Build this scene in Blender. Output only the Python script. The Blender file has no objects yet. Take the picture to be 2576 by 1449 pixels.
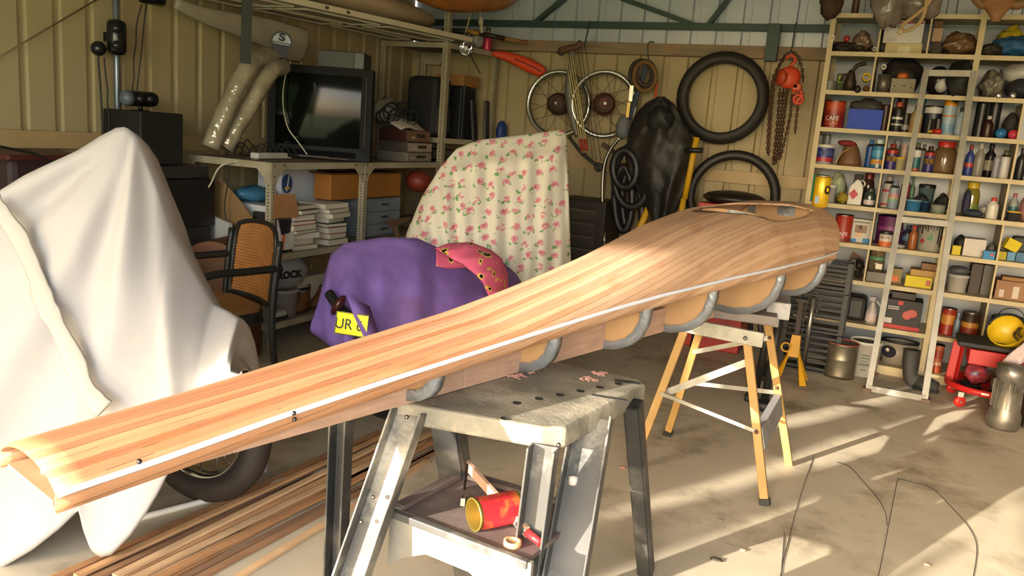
import bpy, math, random
import numpy as np
from mathutils import Matrix, Vector, Euler
random.seed(7); rng = np.random.default_rng(7)
SC = bpy.context.scene; COL = SC.collection
PI = math.pi; R = math.radians; V = Vector

# ---------------------------------------------------------------- camera
YAW, PITCH, ROLL, FPX, CAMH = R(-25.0), R(10.95), R(4.43), 2040.0, 1.42
_cy, _sy = math.cos(YAW), math.sin(YAW)
_fw = np.array([_sy*math.cos(PITCH), _cy*math.cos(PITCH), -math.sin(PITCH)])
_rt = np.array([_cy, -_sy, 0.0]); _up = np.cross(_rt, _fw)
_r2 = _rt*math.cos(ROLL)+_up*math.sin(ROLL); _u2 = -_rt*math.sin(ROLL)+_up*math.cos(ROLL)
CAM = np.array([0, 0, CAMH])
def ray(x, y): return _r2*((x-1288)/FPX)-_u2*((y-724.5)/FPX)+_fw
def FZ(x, y, z): d = ray(x, y); return V(CAM+d*(z-CAMH)/d[2])
def FY(x, y, Y): d = ray(x, y); return V(CAM+d*Y/d[1])
def FX(x, y, X): d = ray(x, y); return V(CAM+d*X/d[0])
cam = bpy.data.cameras.new('camera'); co = bpy.data.objects.new('camera', cam); COL.objects.link(co)
co.matrix_world = Matrix(((_r2[0], _u2[0], -_fw[0], 0), (_r2[1], _u2[1], -_fw[1], 0), (_r2[2], _u2[2], -_fw[2], CAMH), (0, 0, 0, 1)))
cam.sensor_width = 36; cam.lens = FPX/2576*36; cam.clip_start = .02; cam.clip_end = 200
SC.camera = co

# ---------------------------------------------------------------- materials
def lin(h):
    h = h.lstrip('#'); out = []
    for i in (0, 2, 4):
        c = int(h[i:i+2], 16)/255; out.append(c/12.92 if c <= .04045 else ((c+.055)/1.055)**2.4)
    return out
_MC = {}
def mk(col, rough=.6, metal=0.0, var=.12, sc=6.0, bump=0.0, bsc=60.0, trans=0.0, alpha=1.0, emit=0, spec=.5, stretch=None, dirt=None, dsc=3.0, damt=.5):
    key = (col, rough, metal, var, sc, bump, bsc, trans, alpha, emit, spec, stretch, dirt, dsc, damt)
    if key in _MC: return _MC[key]
    m = bpy.data.materials.new('m_'+col.lstrip('#')); m.use_nodes = True
    nt = m.node_tree; N = nt.nodes; L = nt.links; b = N['Principled BSDF']
    c = lin(col)
    tc = N.new('ShaderNodeTexCoord'); mp = N.new('ShaderNodeMapping'); L.new(tc.outputs['Object'], mp.inputs[0])
    if stretch: mp.inputs['Scale'].default_value = stretch
    nz = N.new('ShaderNodeTexNoise'); nz.inputs['Scale'].default_value = sc; nz.inputs['Detail'].default_value = 5
    L.new(mp.outputs[0], nz.inputs[0])
    rp = N.new('ShaderNodeValToRGB'); rp.color_ramp.elements[0].position = .3; rp.color_ramp.elements[1].position = .7
    rp.color_ramp.elements[0].color = [max(0, x*(1-var)) for x in c]+[1]
    rp.color_ramp.elements[1].color = [min(1, x*(1+var)) for x in c]+[1]
    L.new(nz.outputs[0], rp.inputs[0]); out = rp.outputs[0]
    if dirt:
        n2 = N.new('ShaderNodeTexNoise'); n2.inputs['Scale'].default_value = dsc; n2.inputs['Detail'].default_value = 8; n2.inputs['Roughness'].default_value = .65
        L.new(tc.outputs['Object'], n2.inputs[0])
        r2 = N.new('ShaderNodeValToRGB'); r2.color_ramp.elements[0].position = .5; r2.color_ramp.elements[1].position = .68
        r2.color_ramp.elements[0].color = (0, 0, 0, 1); r2.color_ramp.elements[1].color = (damt, damt, damt, 1)
        L.new(n2.outputs[0], r2.inputs[0])
        mx = N.new('ShaderNodeMixRGB'); L.new(r2.outputs[0], mx.inputs[0]); L.new(out, mx.inputs[1]); mx.inputs[2].default_value = lin(dirt)+[1]; out = mx.outputs[0]
    L.new(out, b.inputs['Base Color'])
    b.inputs['Roughness'].default_value = rough; b.inputs['Metallic'].default_value = metal
    b.inputs['Specular IOR Level'].default_value = spec
    if trans: b.inputs['Transmission Weight'].default_value = trans
    if alpha < 1: b.inputs['Alpha'].default_value = alpha
    if emit: b.inputs['Emission Color'].default_value = c+[1]; b.inputs['Emission Strength'].default_value = emit
    if bump:
        n3 = N.new('ShaderNodeTexNoise'); n3.inputs['Scale'].default_value = bsc; L.new(mp.outputs[0], n3.inputs[0])
        bp = N.new('ShaderNodeBump'); bp.inputs['Strength'].default_value = bump; bp.inputs['Distance'].default_value = .01
        L.new(n3.outputs[0], bp.inputs['Height']); L.new(bp.outputs[0], b.inputs['Normal'])
    _MC[key] = m; return m
def plas(c, r=.4): return mk(c, r, var=.06)
def metal(c='#b8b8b4', r=.3): return mk(c, r, 1.0, var=.12, sc=9)
BLACK = mk('#161616', .5, var=.25); BLK2 = mk('#1e1d1b', .75, var=.3, bump=.2); CHROME = mk('#d8d8d8', .12, 1.0, var=.05)
CREAMSTEEL = mk('#b7ab8d', .5, var=.08, dirt='#6d5a40', dsc=4, damt=.35)
RUBBER = mk('#1b1a19', .7, var=.25, bump=.15, bsc=90); CARD = mk('#96703f', .85, var=.1); PAPER = mk('#d8d2c4', .85, var=.06)
WHITEP = mk('#d9d6d0', .45, var=.06); RUST = mk('#4d3324', .85, var=.35, sc=25, bump=.3); STEEL = mk('#8f8d88', .38, .9, var=.2, sc=12)
GLASS = mk('#e8efe9', .05, var=.02, trans=.92); CLEARP = mk('#cfcac0', .25, var=.1, trans=.55, bump=.6, bsc=25)

# ---------------------------------------------------------------- mesh builder
def fr(o, z=(0, 0, 1), x=None):
    z = V(z).normalized()
    if x is None: x = V((1, 0, 0)) if abs(z.x) < .9 else V((0, 1, 0))
    x = V(x); x = (x-z*x.dot(z)).normalized(); y = z.cross(x)
    return Matrix(((x.x, y.x, z.x, o[0]), (x.y, y.y, z.y, o[1]), (x.z, y.z, z.z, o[2]), (0, 0, 0, 1)))
def rz(o, a=0, rx=0, ry=0): return Matrix.Translation(V(o)) @ Euler((rx, ry, a)).to_matrix().to_4x4()
class MB:
    def __init__(s): s.v = []; s.f = []; s.mi = []; s.sm = []; s.uv = None
    def add(s, vs, fs, mi=0, sm=False, M=None):
        o = len(s.v)
        s.v += [tuple(M @ V(p)) if M else tuple(p) for p in vs]
        for f in fs: s.f.append(tuple(i+o for i in f)); s.mi.append(mi); s.sm.append(sm)
        return s
    def box(s, c, d, a=0, mi=0, M=None):
        x, y, z = [q/2 for q in d]
        vs = [(i*x, j*y, k*z) for k in (-1, 1) for j in (-1, 1) for i in (-1, 1)]
        fs = [(0, 2, 3, 1), (4, 5, 7, 6), (0, 1, 5, 4), (2, 6, 7, 3), (0, 4, 6, 2), (1, 3, 7, 5)]
        T = rz(c, a)
        return s.add(vs, fs, mi, False, (M @ T) if M else T)
    def hexa(s, p, mi=0):   # 4 bottom, 4 top (same winding)
        return s.add(p, [(3, 2, 1, 0), (4, 5, 6, 7), (0, 1, 5, 4), (1, 2, 6, 5), (2, 3, 7, 6), (3, 0, 4, 7)], mi)
    def bar(s, p, q, w, h, up=(0, 0, 1), mi=0):
        p, q = V(p), V(q); M = fr((p+q)/2, q-p, up); return s.box((0, 0, 0), (w, h, (q-p).length), 0, mi, M)
    def lathe(s, prof, M=None, n=20, mi=0, sm=True, mis=None):
        vs = []; fs = []; k = len(prof)
        for i in range(n):
            a = 2*PI*i/n; c, d = math.cos(a), math.sin(a)
            for r, z in prof: vs.append((r*c, r*d, z))
        o = len(s.v)
        s.v += [tuple(M @ V(p)) if M else p for p in vs]
        for i in range(n):
            j = (i+1) % n
            for q in range(k-1):
                if prof[q][0] < 1e-6 and prof[q+1][0] < 1e-6: continue
                f = (o+i*k+q, o+j*k+q, o+j*k+q+1, o+i*k+q+1)
                s.f.append(f); s.mi.append(mis[q] if mis else mi); s.sm.append(sm)
        return s
    def cyl(s, p, q, r, r2=None, n=14, mi=0, sm=True):
        p, q = V(p), V(q); r2 = r if r2 is None else r2; h = (q-p).length; M = fr(p, q-p)
        vs = []; 
        for i in range(n):
            a = 2*PI*i/n; vs += [(r*math.cos(a), r*math.sin(a), 0), (r2*math.cos(a), r2*math.sin(a), h)]
        o = len(s.v); s.v += [tuple(M @ V(x)) for x in vs]
        for i in range(n):
            j = (i+1) % n; s.f.append((o+2*i, o+2*j, o+2*j+1, o+2*i+1)); s.mi.append(mi); s.sm.append(sm)
        s.f.append(tuple(o+2*i for i in range(n))[::-1]); s.mi.append(mi); s.sm.append(False)
        s.f.append(tuple(o+2*i+1 for i in range(n))); s.mi.append(mi); s.sm.append(False)
        return s
    def tube(s, pts, r, n=8, closed=False, mi=0, flat=1.0, up=None):
        pts = [V(p) for p in pts]; m = len(pts); rr = r if isinstance(r, (list, tuple)) else [r]*m
        o = len(s.v); t0 = None; xa = None
        for i in range(m):
            a = pts[(i-1) % m] if (closed or i > 0) else pts[i]; b = pts[(i+1) % m] if (closed or i < m-1) else pts[i]
            t = (b-a).normalized() if (b-a).length > 1e-9 else V((0, 0, 1))
            if xa is None:
                ref = V(up) if up else (V((0, 0, 1)) if abs(t.z) < .9 else V((1, 0, 0)))
                xa = (ref-t*ref.dot(t)).normalized()
            else:
                xa = xa-t*xa.dot(t); xa = xa.normalized() if xa.length > 1e-6 else V((1, 0, 0))
            ya = t.cross(xa)
            for k in range(n):
                an = 2*PI*k/n; s.v.append(tuple(pts[i]+xa*(rr[i]*math.cos(an))+ya*(rr[i]*flat*math.sin(an))))
        for i in range(m if closed else m-1):
            j = (i+1) % m
            for k in range(n):
                l = (k+1) % n; s.f.append((o+i*n+k, o+i*n+l, o+j*n+l, o+j*n+k)); s.mi.append(mi); s.sm.append(True)
        if not closed:
            s.f.append(tuple(o+k for k in range(n))[::-1]); s.mi.append(mi); s.sm.append(False)
            s.f.append(tuple(o+(m-1)*n+k for k in range(n))); s.mi.append(mi); s.sm.append(False)
        return s
    def prism(s, poly, h, M=None, mi=0, sm=False):
        n = len(poly); vs = [(x, y, 0) for x, y in poly]+[(x, y, h) for x, y in poly]
        fs = [tuple(range(n))[::-1], tuple(range(n, 2*n))]
        s.add(vs, fs, mi, False, M); o = len(s.v)-2*n
        for i in range(n):
            j = (i+1) % n; s.f.append((o+i, o+j, o+n+j, o+n+i)); s.mi.append(mi); s.sm.append(sm)
        return s
    def grid(s, nu, nv, fn, mi=0, sm=True, closeu=False):
        o = len(s.v)
        for i in range(nu):
            for j in range(nv): s.v.append(tuple(fn(i/(nu if closeu else nu-1), j/(nv-1))))
        for i in range(nu if closeu else nu-1):
            k = (i+1) % nu
            for j in range(nv-1): s.f.append((o+i*nv+j, o+k*nv+j, o+k*nv+j+1, o+i*nv+j+1)); s.mi.append(mi); s.sm.append(sm)
        return s
    def ball(s, c, r, nu=14, nv=9, mi=0, M=None, noise=0, seed=0):
        r = (r, r, r) if isinstance(r, (int, float)) else r; rg = random.Random(seed)
        ph = [rg.uniform(0, 6) for _ in range(6)]
        def fn(u, v):
            a = 2*PI*u; b = PI*(v-.5)
            k = 1+noise*(math.sin(3*a+ph[0])*math.cos(2*b+ph[1])+.6*math.sin(5*a+ph[2]+3*b)+.5*math.sin(7*b+2*a+ph[3]))
            p = V((r[0]*math.cos(a)*math.cos(b)*k, r[1]*math.sin(a)*math.cos(b)*k, r[2]*math.sin(b)*k))
            return (M @ p if M else p)+V(c)
        return s.grid(nu, nv, fn, mi, True, True)
    def torus(s, c, Rr, r, z=(0, 0, 1), n=28, m=8, mi=0, x=None, ry=None):
        M = fr(c, z, x); ry = ry or Rr
        return s.tube([M @ V((Rr*math.cos(2*PI*i/n), ry*math.sin(2*PI*i/n), 0)) for i in range(n)], r, m, True, mi)
def link(o): COL.objects.link(o); return o
def mesh(name, mb, mats, off=V((0, 0, 0))):
    me = bpy.data.meshes.new(name); me.from_pydata([tuple(V(p)-off) for p in mb.v], [], mb.f)
    mats = mats if isinstance(mats, (list, tuple)) else [mats]
    for m in mats: me.materials.append(m)
    me.polygons.foreach_set('material_index', [min(i, len(mats)-1) for i in mb.mi]); me.polygons.foreach_set('use_smooth', mb.sm)
    if mb.uv:
        uv = me.uv_layers.new(name='UVMap')
        for l in me.loops: uv.data[l.index].uv = mb.uv[l.vertex_index]
    me.update(); return me
def wpos(o):
    p = V((0, 0, 0))
    while o: p = p+V(o.location); o = o.parent
    return p
def tag(o, label, cat, group=None):
    o['label'] = label; o['category'] = cat
    if group: o['group'] = group
    return o
def thing(name, label, cat, loc, group=None):
    o = bpy.data.objects.new(name, None); o.location = V(loc); o.empty_display_size = .05; link(o); return tag(o, label, cat, group)
def _mods(o, bevel, solid, sub, seg=2):
    if solid: m = o.modifiers.new('s', 'SOLIDIFY'); m.thickness = solid; m.offset = -1
    if sub: m = o.modifiers.new('u', 'SUBSURF'); m.levels = m.render_levels = sub
    if bevel: m = o.modifiers.new('b', 'BEVEL'); m.width = bevel; m.segments = seg; m.limit_method = 'ANGLE'; m.angle_limit = R(40); m.harden_normals = False
def part(name, mb, mats, parent, bevel=0, solid=0, sub=0, label=None):
    o = bpy.data.objects.new(name, mesh(name, mb, mats, wpos(parent))); link(o); o.parent = parent
    if label: o['label'] = label
    _mods(o, bevel, solid, sub); return o
def solo(name, mb, mats, label, cat, group=None, bevel=0, solid=0, sub=0, kind=None):
    a = np.array(mb.v); c = V(((a[:, 0].min()+a[:, 0].max())/2, (a[:, 1].min()+a[:, 1].max())/2, a[:, 2].min()))
    o = bpy.data.objects.new(name, mesh(name, mb, mats, c)); o.location = c; link(o); _mods(o, bevel, solid, sub)
    if label: tag(o, label, cat, group)
    if kind: o['kind'] = kind
    return o
def struct(name, mb, mats, bevel=0): return solo(name, mb, mats, None, None, bevel=bevel, kind='structure')
def text(s, size, M, mat, parent, name='lettering', ext=.0006, sx=1.0, al='CENTER', bend=0, bold=0.0):
    cu = bpy.data.curves.new('t', 'FONT'); cu.body = s; cu.size = size; cu.extrude = ext; cu.align_x = al; cu.align_y = 'CENTER'; cu.offset = bold
    t = bpy.data.objects.new('t', cu); link(t); bpy.context.view_layer.update()
    me = bpy.data.meshes.new_from_object(t.evaluated_get(bpy.context.evaluated_depsgraph_get()))
    bpy.data.objects.remove(t); bpy.data.curves.remove(cu)
    off = wpos(parent); me.materials.clear(); me.materials.append(mat)
    for v in me.vertices:
        p = V((v.co.x*sx, v.co.y, v.co.z))
        if bend: a = p.x/bend; p = V(((bend+p.z)*math.sin(a), p.y, (bend+p.z)*math.cos(a)-bend))
        v.co = (M @ p)-off
    o = bpy.data.objects.new(name, me); link(o); o.parent = parent; return o
def face(o, ax, up=(0, 0, 1)):   # text frame: local x right, y up, z out along ax
    z = V(ax).normalized(); y = V(up); y = (y-z*y.dot(z)).normalized(); x = y.cross(z)
    return Matrix(((x.x, y.x, z.x, o[0]), (x.y, y.y, z.y, o[1]), (x.z, y.z, z.z, o[2]), (0, 0, 0, 1)))
def lerp(a, b, t): return a+(b-a)*t
def itp(x, xs, ys): return float(np.interp(x, xs, ys))
def curve(pts, n=24):   # catmull-rom through points
    P = [V(p) for p in pts]; P = [P[0]*2-P[1]]+P+[P[-1]*2-P[-2]]; out = []; m = len(P)-3
    for i in range(m):
        k = max(2, n//m)
        for q in range(k):
            t = q/k; a, b, c, d = P[i:i+4]
            out.append(.5*((2*b)+(c-a)*t+(2*a-5*b+4*c-d)*t*t+(3*b-a-3*c+d)*t**3))
    out.append(P[-2]); return out
_nz = rng.normal(size=(64, 4))
def snoise(x, y, z=0.0):
    return sum(math.sin(x*(1.3+.9*i)*math.cos(i*1.7)+y*(1.3+.9*i)*math.sin(i*1.7+.4)+z*(1+.5*i)+i*2.1)/(1+i*.6) for i in range(6))/2.6
# ---------------------------------------------------------------- the room
XL, YB, XR, YF, HC = -4.1, 6.33, 3.4, -0.95, 2.95
FLOOR = mk('#beb199', .62, var=.14, sc=2.2, dirt='#5f4a35', dsc=2.4, damt=.65, bump=.05, bsc=30)
struct('floor', MB().box(((XL+XR)/2, (YB+YF)/2, -.05), (XR-XL+.2, YB-YF+.2, .1)), FLOOR)
CREAM = mk('#a8966f', .55, var=.05, sc=1.5, dirt='#7d6540', dsc=1.2, damt=.25); SILV = mk('#b5b9c0', .38, .2, var=.08, sc=3)
def corrug(axis, fixed, a0, a1, z0, z1, out, mb, mi, pitch=.19, ph=0.0, w=.036, dep=.024, zs=None):
    # vertical ribs pressed outward, every `pitch`
    xs = []; t = a0
    k = math.floor((a0-ph)/pitch)
    xs.append((a0, 0))
    while True:
        c = ph+k*pitch; k += 1
        if c-w < a0: continue
        if c+w > a1: break
        xs += [(c-w*.5-.008, 0), (c-w*.5, dep), (c+w*.5, dep), (c+w*.5+.008, 0)]
    xs.append((a1, 0)); vs = []
    for z in (z0, z1):
        for a, d in xs: vs.append((a, fixed+out*d, z) if axis == 'x' else (fixed+out*d, a, z))
    n = len(xs); mb.add(vs, [(i, i+1, n+i+1, n+i) for i in range(n-1)], mi)
m = MB(); corrug('y', XL, YF, YB, 0, HC, -1, m, 0, ph=.08); struct('wall_left', m, CREAM)
m = MB(); corrug('x', YB, XL, XR, 0, 2.1, 1, m, 0, ph=.11); corrug('x', YB+.012, XL, XR, 2.1, HC, 1, m, 1, ph=.11, w=.05, dep=.03)
struct('wall_back', m, [CREAM, SILV])
m = MB(); corrug('y', XR, YF, YB, 0, HC, 1, m, 0); struct('wall_right', m, CREAM)
m = MB(); m.box((-3.98, YF-.05, HC/2), (.24, .1, HC)); m.box((3.2, YF-.05, HC/2), (.6, .1, HC)); m.box((-.45, YF-.05, 2.72), (7.0, .1, .46)); struct('wall_front', m, CREAM)
m = MB(); m.box(((XL+XR)/2, (YB+YF)/2, HC+.02), (XR-XL+.4, YB-YF+.5, .03)); struct('ceiling', m, mk('#8a8a86', .6, var=.1))
m = MB(); m.box((-3.5, -30, -.07), (90, 57.9, .1)); struct('trim_1', m, mk('#7d8a52', .9, var=.3, sc=1))
# girts and rails
m = MB(); m.box((XL+.03, (YF+YB)/2, 1.19), (.05, YB-YF-.1, .088)); struct('trim_2', m, mk('#a98f63', .5, var=.06))
m = MB(); m.box((-1.0, YB-.03, 1.205), (6.0, .05, .088)); struct('trim_3', m, mk('#a98f63', .5, var=.06))
WOODOLD = mk('#85735a', .8, var=.25, sc=9, dirt='#a56d45', dsc=6, damt=.4, stretch=(.4, 3, 3))
m = MB(); m.box((-1.3, YB-.03, 2.115), (5.4, .058, .088)); struct('trim_4', m, WOODOLD, bevel=.004)
GREEN = mk('#2f423b', .5, var=.12)
tr = thing('roof_truss', 'dark green steel truss along the top of the back wall', 'truss', (-1.3, YB-.16, 2.26))
part('bottom_chord', MB().bar((-4.0, YB-.03, 2.29), (1.6, YB-.03, 2.29), .05, .05), GREEN, tr, bevel=.003)
def tweb(a, b):
    lo, hi = (a, b) if a.z < b.z else (b, a); b = lo+(hi-lo)*((HC-.02-lo.z)/(hi.z-lo.z)); a = lo
    part('web_member', MB().bar(a, b, .032, .05), GREEN, tr)
def pY(x, y, Y=YB-.035): return FY(x, y, Y)
tweb(pY(1345, 58), pY(1440, -20)); tweb(pY(1560, -5), pY(1745, 62)); tweb(pY(1780, 66), pY(1850, -25)); tweb(pY(2290, 70), pY(2180, -15))
tp = MB(); a = pY(1952, 72); tp.box((a.x, YB-.09, 2.18), (.085, .06, .26)); solo('steel_bracket', tp, GREEN, 'dark green steel bracket between the truss and the weathered timber rail', 'bracket', bevel=.003)
# conduit pole on the left wall
a = FX(310, 0, XL+.06); b = FX(313, 290, XL+.06)
solo('conduit_pipe', MB().cyl((XL+.045, 3.25, .2), (XL+.045, 3.25, 2.9), .018), mk('#7f8790', .35, .7), 'grey vertical conduit pipe fixed to the cream corrugated left wall', 'pipe')

# ---------------------------------------------------------------- light
W = bpy.data.worlds.new('sky'); SC.world = W; W.use_nodes = True
wn = W.node_tree.nodes; wl = W.node_tree.links; bg = wn['Background']
sky = wn.new('ShaderNodeTexSky'); sky.sky_type = 'NISHITA'; sky.sun_disc = False; sky.sun_elevation = R(17); sky.sun_rotation = R(200); sky.air_density = 1.0; sky.dust_density = 3
mixw = wn.new('ShaderNodeMixRGB'); mixw.inputs[0].default_value = .6; mixw.inputs[2].default_value = (1.0, .98, .95, 1)
wl.new(sky.outputs[0], mixw.inputs[1]); wl.new(mixw.outputs[0], bg.inputs[0]); bg.inputs[1].default_value = 3.9
SUNEL = R(12.5); SUND = V((.471*math.cos(SUNEL), .882*math.cos(SUNEL), -math.sin(SUNEL))).normalized()
sl = bpy.data.lights.new('sun', 'SUN'); sl.energy = 18.5; sl.angle = R(.45); sl.color = (1.0, .92, .80)
so = link(bpy.data.objects.new('sun', sl)); so.rotation_euler = SUND.to_track_quat('-Z', 'Y').to_euler(); so.location = (-4, -6, 4)
fl = bpy.data.lights.new('camera_flash', 'AREA'); fl.energy = 8.0; fl.size = .06; fl.color = (1.0, .97, .95)
fo = link(bpy.data.objects.new('camera_flash', fl)); fo.location = V(CAM)+V(_u2)*.06+V(_r2)*.03-V(_fw)*.02
fo.rotation_euler = V(_fw).to_track_quat('-Z', 'Y').to_euler()
vs_ = SC.view_settings; vs_.view_transform = 'Standard'; vs_.look = 'None'; vs_.gamma = 1; vs_.use_curve_mapping = False; vs_.exposure = 0.0
SC.cycles.max_bounces = 6; SC.cycles.use_denoising = True
# ---------------------------------------------------------------- the strip-planked boat
BA = V((-1.09, 1.69, 0)); BD = V((.241, .9705, 0)).normalized(); BN = V((BD.y, -BD.x, 0))
bS = [-.87, -.7, -.45, -.2, .28, .68, 1.0, 1.4, 1.8, 2.3, 2.6, 2.74, 2.83, 2.86]
bW = [.125, .131, .139, .148, .168, .198, .22, .252, .27, .265, .235, .18, .08, .01]
bZ = [.775, .79, .817, .84, .878, .914, .935, .955, .964, .97, .97, .97, .97, .97]
bC = [.812, .826, .842, .862, .905, .972, 1.036, 1.118, 1.172, 1.190, 1.182, 1.150, 1.06, .985]
def bp(s, n, z): return BA+BD*s+BN*n+V((0, 0, z))
def bsec(s, t, ins=0.0):
    w = max(.004, itp(s, bS, bW)-ins); zs = itp(s, bS, bZ); zc = itp(s, bS, bC)-ins
    a = itp(s, [-.9, 0, 1.5, 2.8], [1, 1, .75, .75]); bz = itp(s, [-.9, .5, 1.1, 1.7, 2.8], [1.35, 1.5, 1.05, .7, .65]); w *= itp(s, [-.9, -.5, 1, 1.6], [1, .86, .86, 1]) if t < 0 else 1; th = max(-1, min(1, t))*PI/2
    n = w*math.copysign(abs(math.sin(th))**a, th); z = zs+(zc-zs)*max(math.cos(th), 0)**bz
    if abs(t) > 1: z -= (abs(t)-1)*.34; n *= 1-(abs(t)-1)*.25*(.6 if s > 2.3 else .1)
    return n, z
def boat_wood():
    m = bpy.data.materials.new('m_cedar_strips'); m.use_nodes = True; nt = m.node_tree; N = nt.nodes; L = nt.links; b = N['Principled BSDF']
    uv = N.new('ShaderNodeUVMap'); sp = N.new('ShaderNodeSeparateXYZ'); L.new(uv.outputs[0], sp.inputs[0])
    def mt(op, a, bb=None):
        q = N.new('ShaderNodeMath'); q.operation = op
        for i, x in enumerate((a, bb)):
            if x is None: continue
            if isinstance(x, (int, float)): q.inputs[i].default_value = x
            else: L.new(x, q.inputs[i])
        return q.outputs[0]
    u = mt('DIVIDE', sp.outputs[0], .0205); idx = mt('FLOOR', u); fra = mt('FRACT', u)
    wn_ = N.new('ShaderNodeTexWhiteNoise'); wn_.noise_dimensions = '1D'; L.new(idx, wn_.inputs['W'])
    mp = N.new('ShaderNodeMapping'); mp.inputs['Scale'].default_value = (70, 3.2, 1); L.new(uv.outputs[0], mp.inputs[0])
    g = N.new('ShaderNodeTexNoise'); g.inputs['Scale'].default_value = 1.6; g.inputs['Detail'].default_value = 6; L.new(mp.outputs[0], g.inputs[0])
    mix = mt('ADD', mt('MULTIPLY', wn_.outputs[0], .55), mt('MULTIPLY', g.outputs[0], .5))
    rp = N.new('ShaderNodeValToRGB'); e = rp.color_ramp.elements
    e[0].position = .2; e[0].color = lin('#b08a6e')+[1]; e[1].position = .85; e[1].color = lin('#d2ad8e')+[1]; q = e.new(.5); q.color = lin('#c29b7c')+[1]
    L.new(mix, rp.inputs[0])
    # the fore ends of the strips were cut from redder heartwood boards
    rq = N.new('ShaderNodeValToRGB'); e = rq.color_ramp.elements
    e[0].position = .2; e[0].color = lin('#915e3e')+[1]; e[1].position = .85; e[1].color = lin('#bd8a63')+[1]; L.new(mix, rq.inputs[0])
    wn3 = N.new('ShaderNodeTexWhiteNoise'); wn3.noise_dimensions = '1D'; L.new(mt('ADD', idx, 77.5), wn3.inputs['W'])
    jo = N.new('ShaderNodeMapRange'); L.new(mt('ADD', sp.outputs[1], mt('MULTIPLY', wn3.outputs[0], .7)), jo.inputs[0]); jo.inputs[1].default_value = .3; jo.inputs[2].default_value = 1.2
    mj = N.new('ShaderNodeMixRGB'); L.new(jo.outputs[0], mj.inputs[0]); L.new(rq.outputs[0], mj.inputs[1]); L.new(rp.outputs[0], mj.inputs[2]); rp = mj
    # orange-brown glue stains
    mp2 = N.new('ShaderNodeMapping'); mp2.inputs['Scale'].default_value = (11, 4, 1); L.new(uv.outputs[0], mp2.inputs[0])
    st = N.new('ShaderNodeTexNoise'); st.inputs['Scale'].default_value = 1; st.inputs['Detail'].default_value = 3; L.new(mp2.outputs[0], st.inputs[0])
    r2 = N.new('ShaderNodeValToRGB'); r2.color_ramp.elements[0].position = .56; r2.color_ramp.elements[1].position = .72
    r2.color_ramp.elements[0].color = (0, 0, 0, 1); r2.color_ramp.elements[1].color = (.55, .55, .55, 1); L.new(st.outputs[0], r2.inputs[0])
    m1 = N.new('ShaderNodeMixRGB'); L.new(r2.outputs[0], m1.inputs[0]); L.new(rp.outputs[0], m1.inputs[1]); m1.inputs[2].default_value = lin('#a06c42')+[1]
    # dark seams, broken up
    ed = mt('LESS_THAN', mt('ABSOLUTE', mt('SUBTRACT', fra, .5)), .5); d0 = mt('GREATER_THAN', mt('ABSOLUTE', mt('SUBTRACT', fra, .5)), .455)
    s2 = N.new('ShaderNodeTexNoise'); s2.inputs['Scale'].default_value = 2.2; L.new(mp2.outputs[0], s2.inputs[0])
    wn2 = N.new('ShaderNodeTexWhiteNoise'); wn2.noise_dimensions = '1D'; L.new(mt('ADD', idx, 31.5), wn2.inputs['W'])
    sm = mt('MULTIPLY', d0, mt('MULTIPLY', mt('GREATER_THAN', mt('ADD', s2.outputs[0], mt('MULTIPLY', wn2.outputs[0], .35)), .66), .6))
    m2 = N.new('ShaderNodeMixRGB'); L.new(sm, m2.inputs[0]); L.new(m1.outputs[0], m2.inputs[1]); m2.inputs[2].default_value = lin('#4d3325')+[1]
    L.new(m2.outputs[0], b.inputs['Base Color']); b.inputs['Roughness'].default_value = .55
    bm = N.new('ShaderNodeBump'); bm.inputs['Strength'].default_value = .12; bm.inputs['Distance'].default_value = .004; L.new(g.outputs[0], bm.inputs['Height']); L.new(bm.outputs[0], b.inputs['Normal'])
    return m
CEDAR = boat_wood(); PLY = mk('#b08a60', .7, var=.1, sc=8); TAPE = mk('#8d9096', .28, .55, var=.12, sc=14, bump=.3, bsc=40)
PINKWOOD = mk('#b3907b', .65, var=.14, sc=10, stretch=(2, .5, 6), dirt='#7d5a4a', dsc=9, damt=.3)
boat = thing('strip_planked_boat', 'long half-built cedar strip boat hull lying across the black sawhorse and yellow-legged trestle', 'boat', bp(1.0, 0, .72))
def in_poly(p, poly):
    c = False; j = len(poly)-1
    for i in range(len(poly)):
        a, q = poly[i], poly[j]
        if (a[1] > p[1]) != (q[1] > p[1]) and p[0] < (q[0]-a[0])*(p[1]-a[1])/(q[1]-a[1])+a[0]: c = not c
        j = i
    return c
HOLE = [(1.70, -.08), (1.82, -.12), (2.02, -.11), (2.2, .03), (2.40, .16), (2.2, .195), (1.95, .2), (1.84, .185), (1.72, .06)]
m = MB(); ns, ntt = 150, 61; uvs = []; g = []
svals = sorted(set(list(np.linspace(-.87, 1.7, 52))+list(np.linspace(1.72, 2.7, 70))+list(np.linspace(2.71, 2.86, 22))))
tv = [-1.1, -1.05]+list(np.linspace(-1, 1, 61))+[1.05, 1.1]
for s in svals:
    row = []; gl = 0; pr = None; tmp = []
    for t in tv:
        n, z = bsec(s, t); p = (n, z); gl += 0 if pr is None else math.dist(p, pr); pr = p; tmp.append((n, z, gl))
    mid = tmp[len(tmp)//2][2]
    for n, z, gl in tmp: m.v.append(tuple(bp(s, n, z))); uvs.append((gl-mid, s)); row.append((s, n))
    g.append(row)
nt_ = len(tv); kill = set()
for i in range(len(svals)-1):
    for j in range(nt_-1):
        c = ((g[i][j][0]+g[i+1][j][0])/2, (g[i][j][1]+g[i+1][j+1][1])/2)
        if 3 < j < nt_-4 and in_poly(c, HOLE): kill.add((i, j)); continue
        m.f.append((i*nt_+j, i*nt_+j+1, (i+1)*nt_+j+1, (i+1)*nt_+j)); m.mi.append(0); m.sm.append(True)
bv = set()
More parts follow.
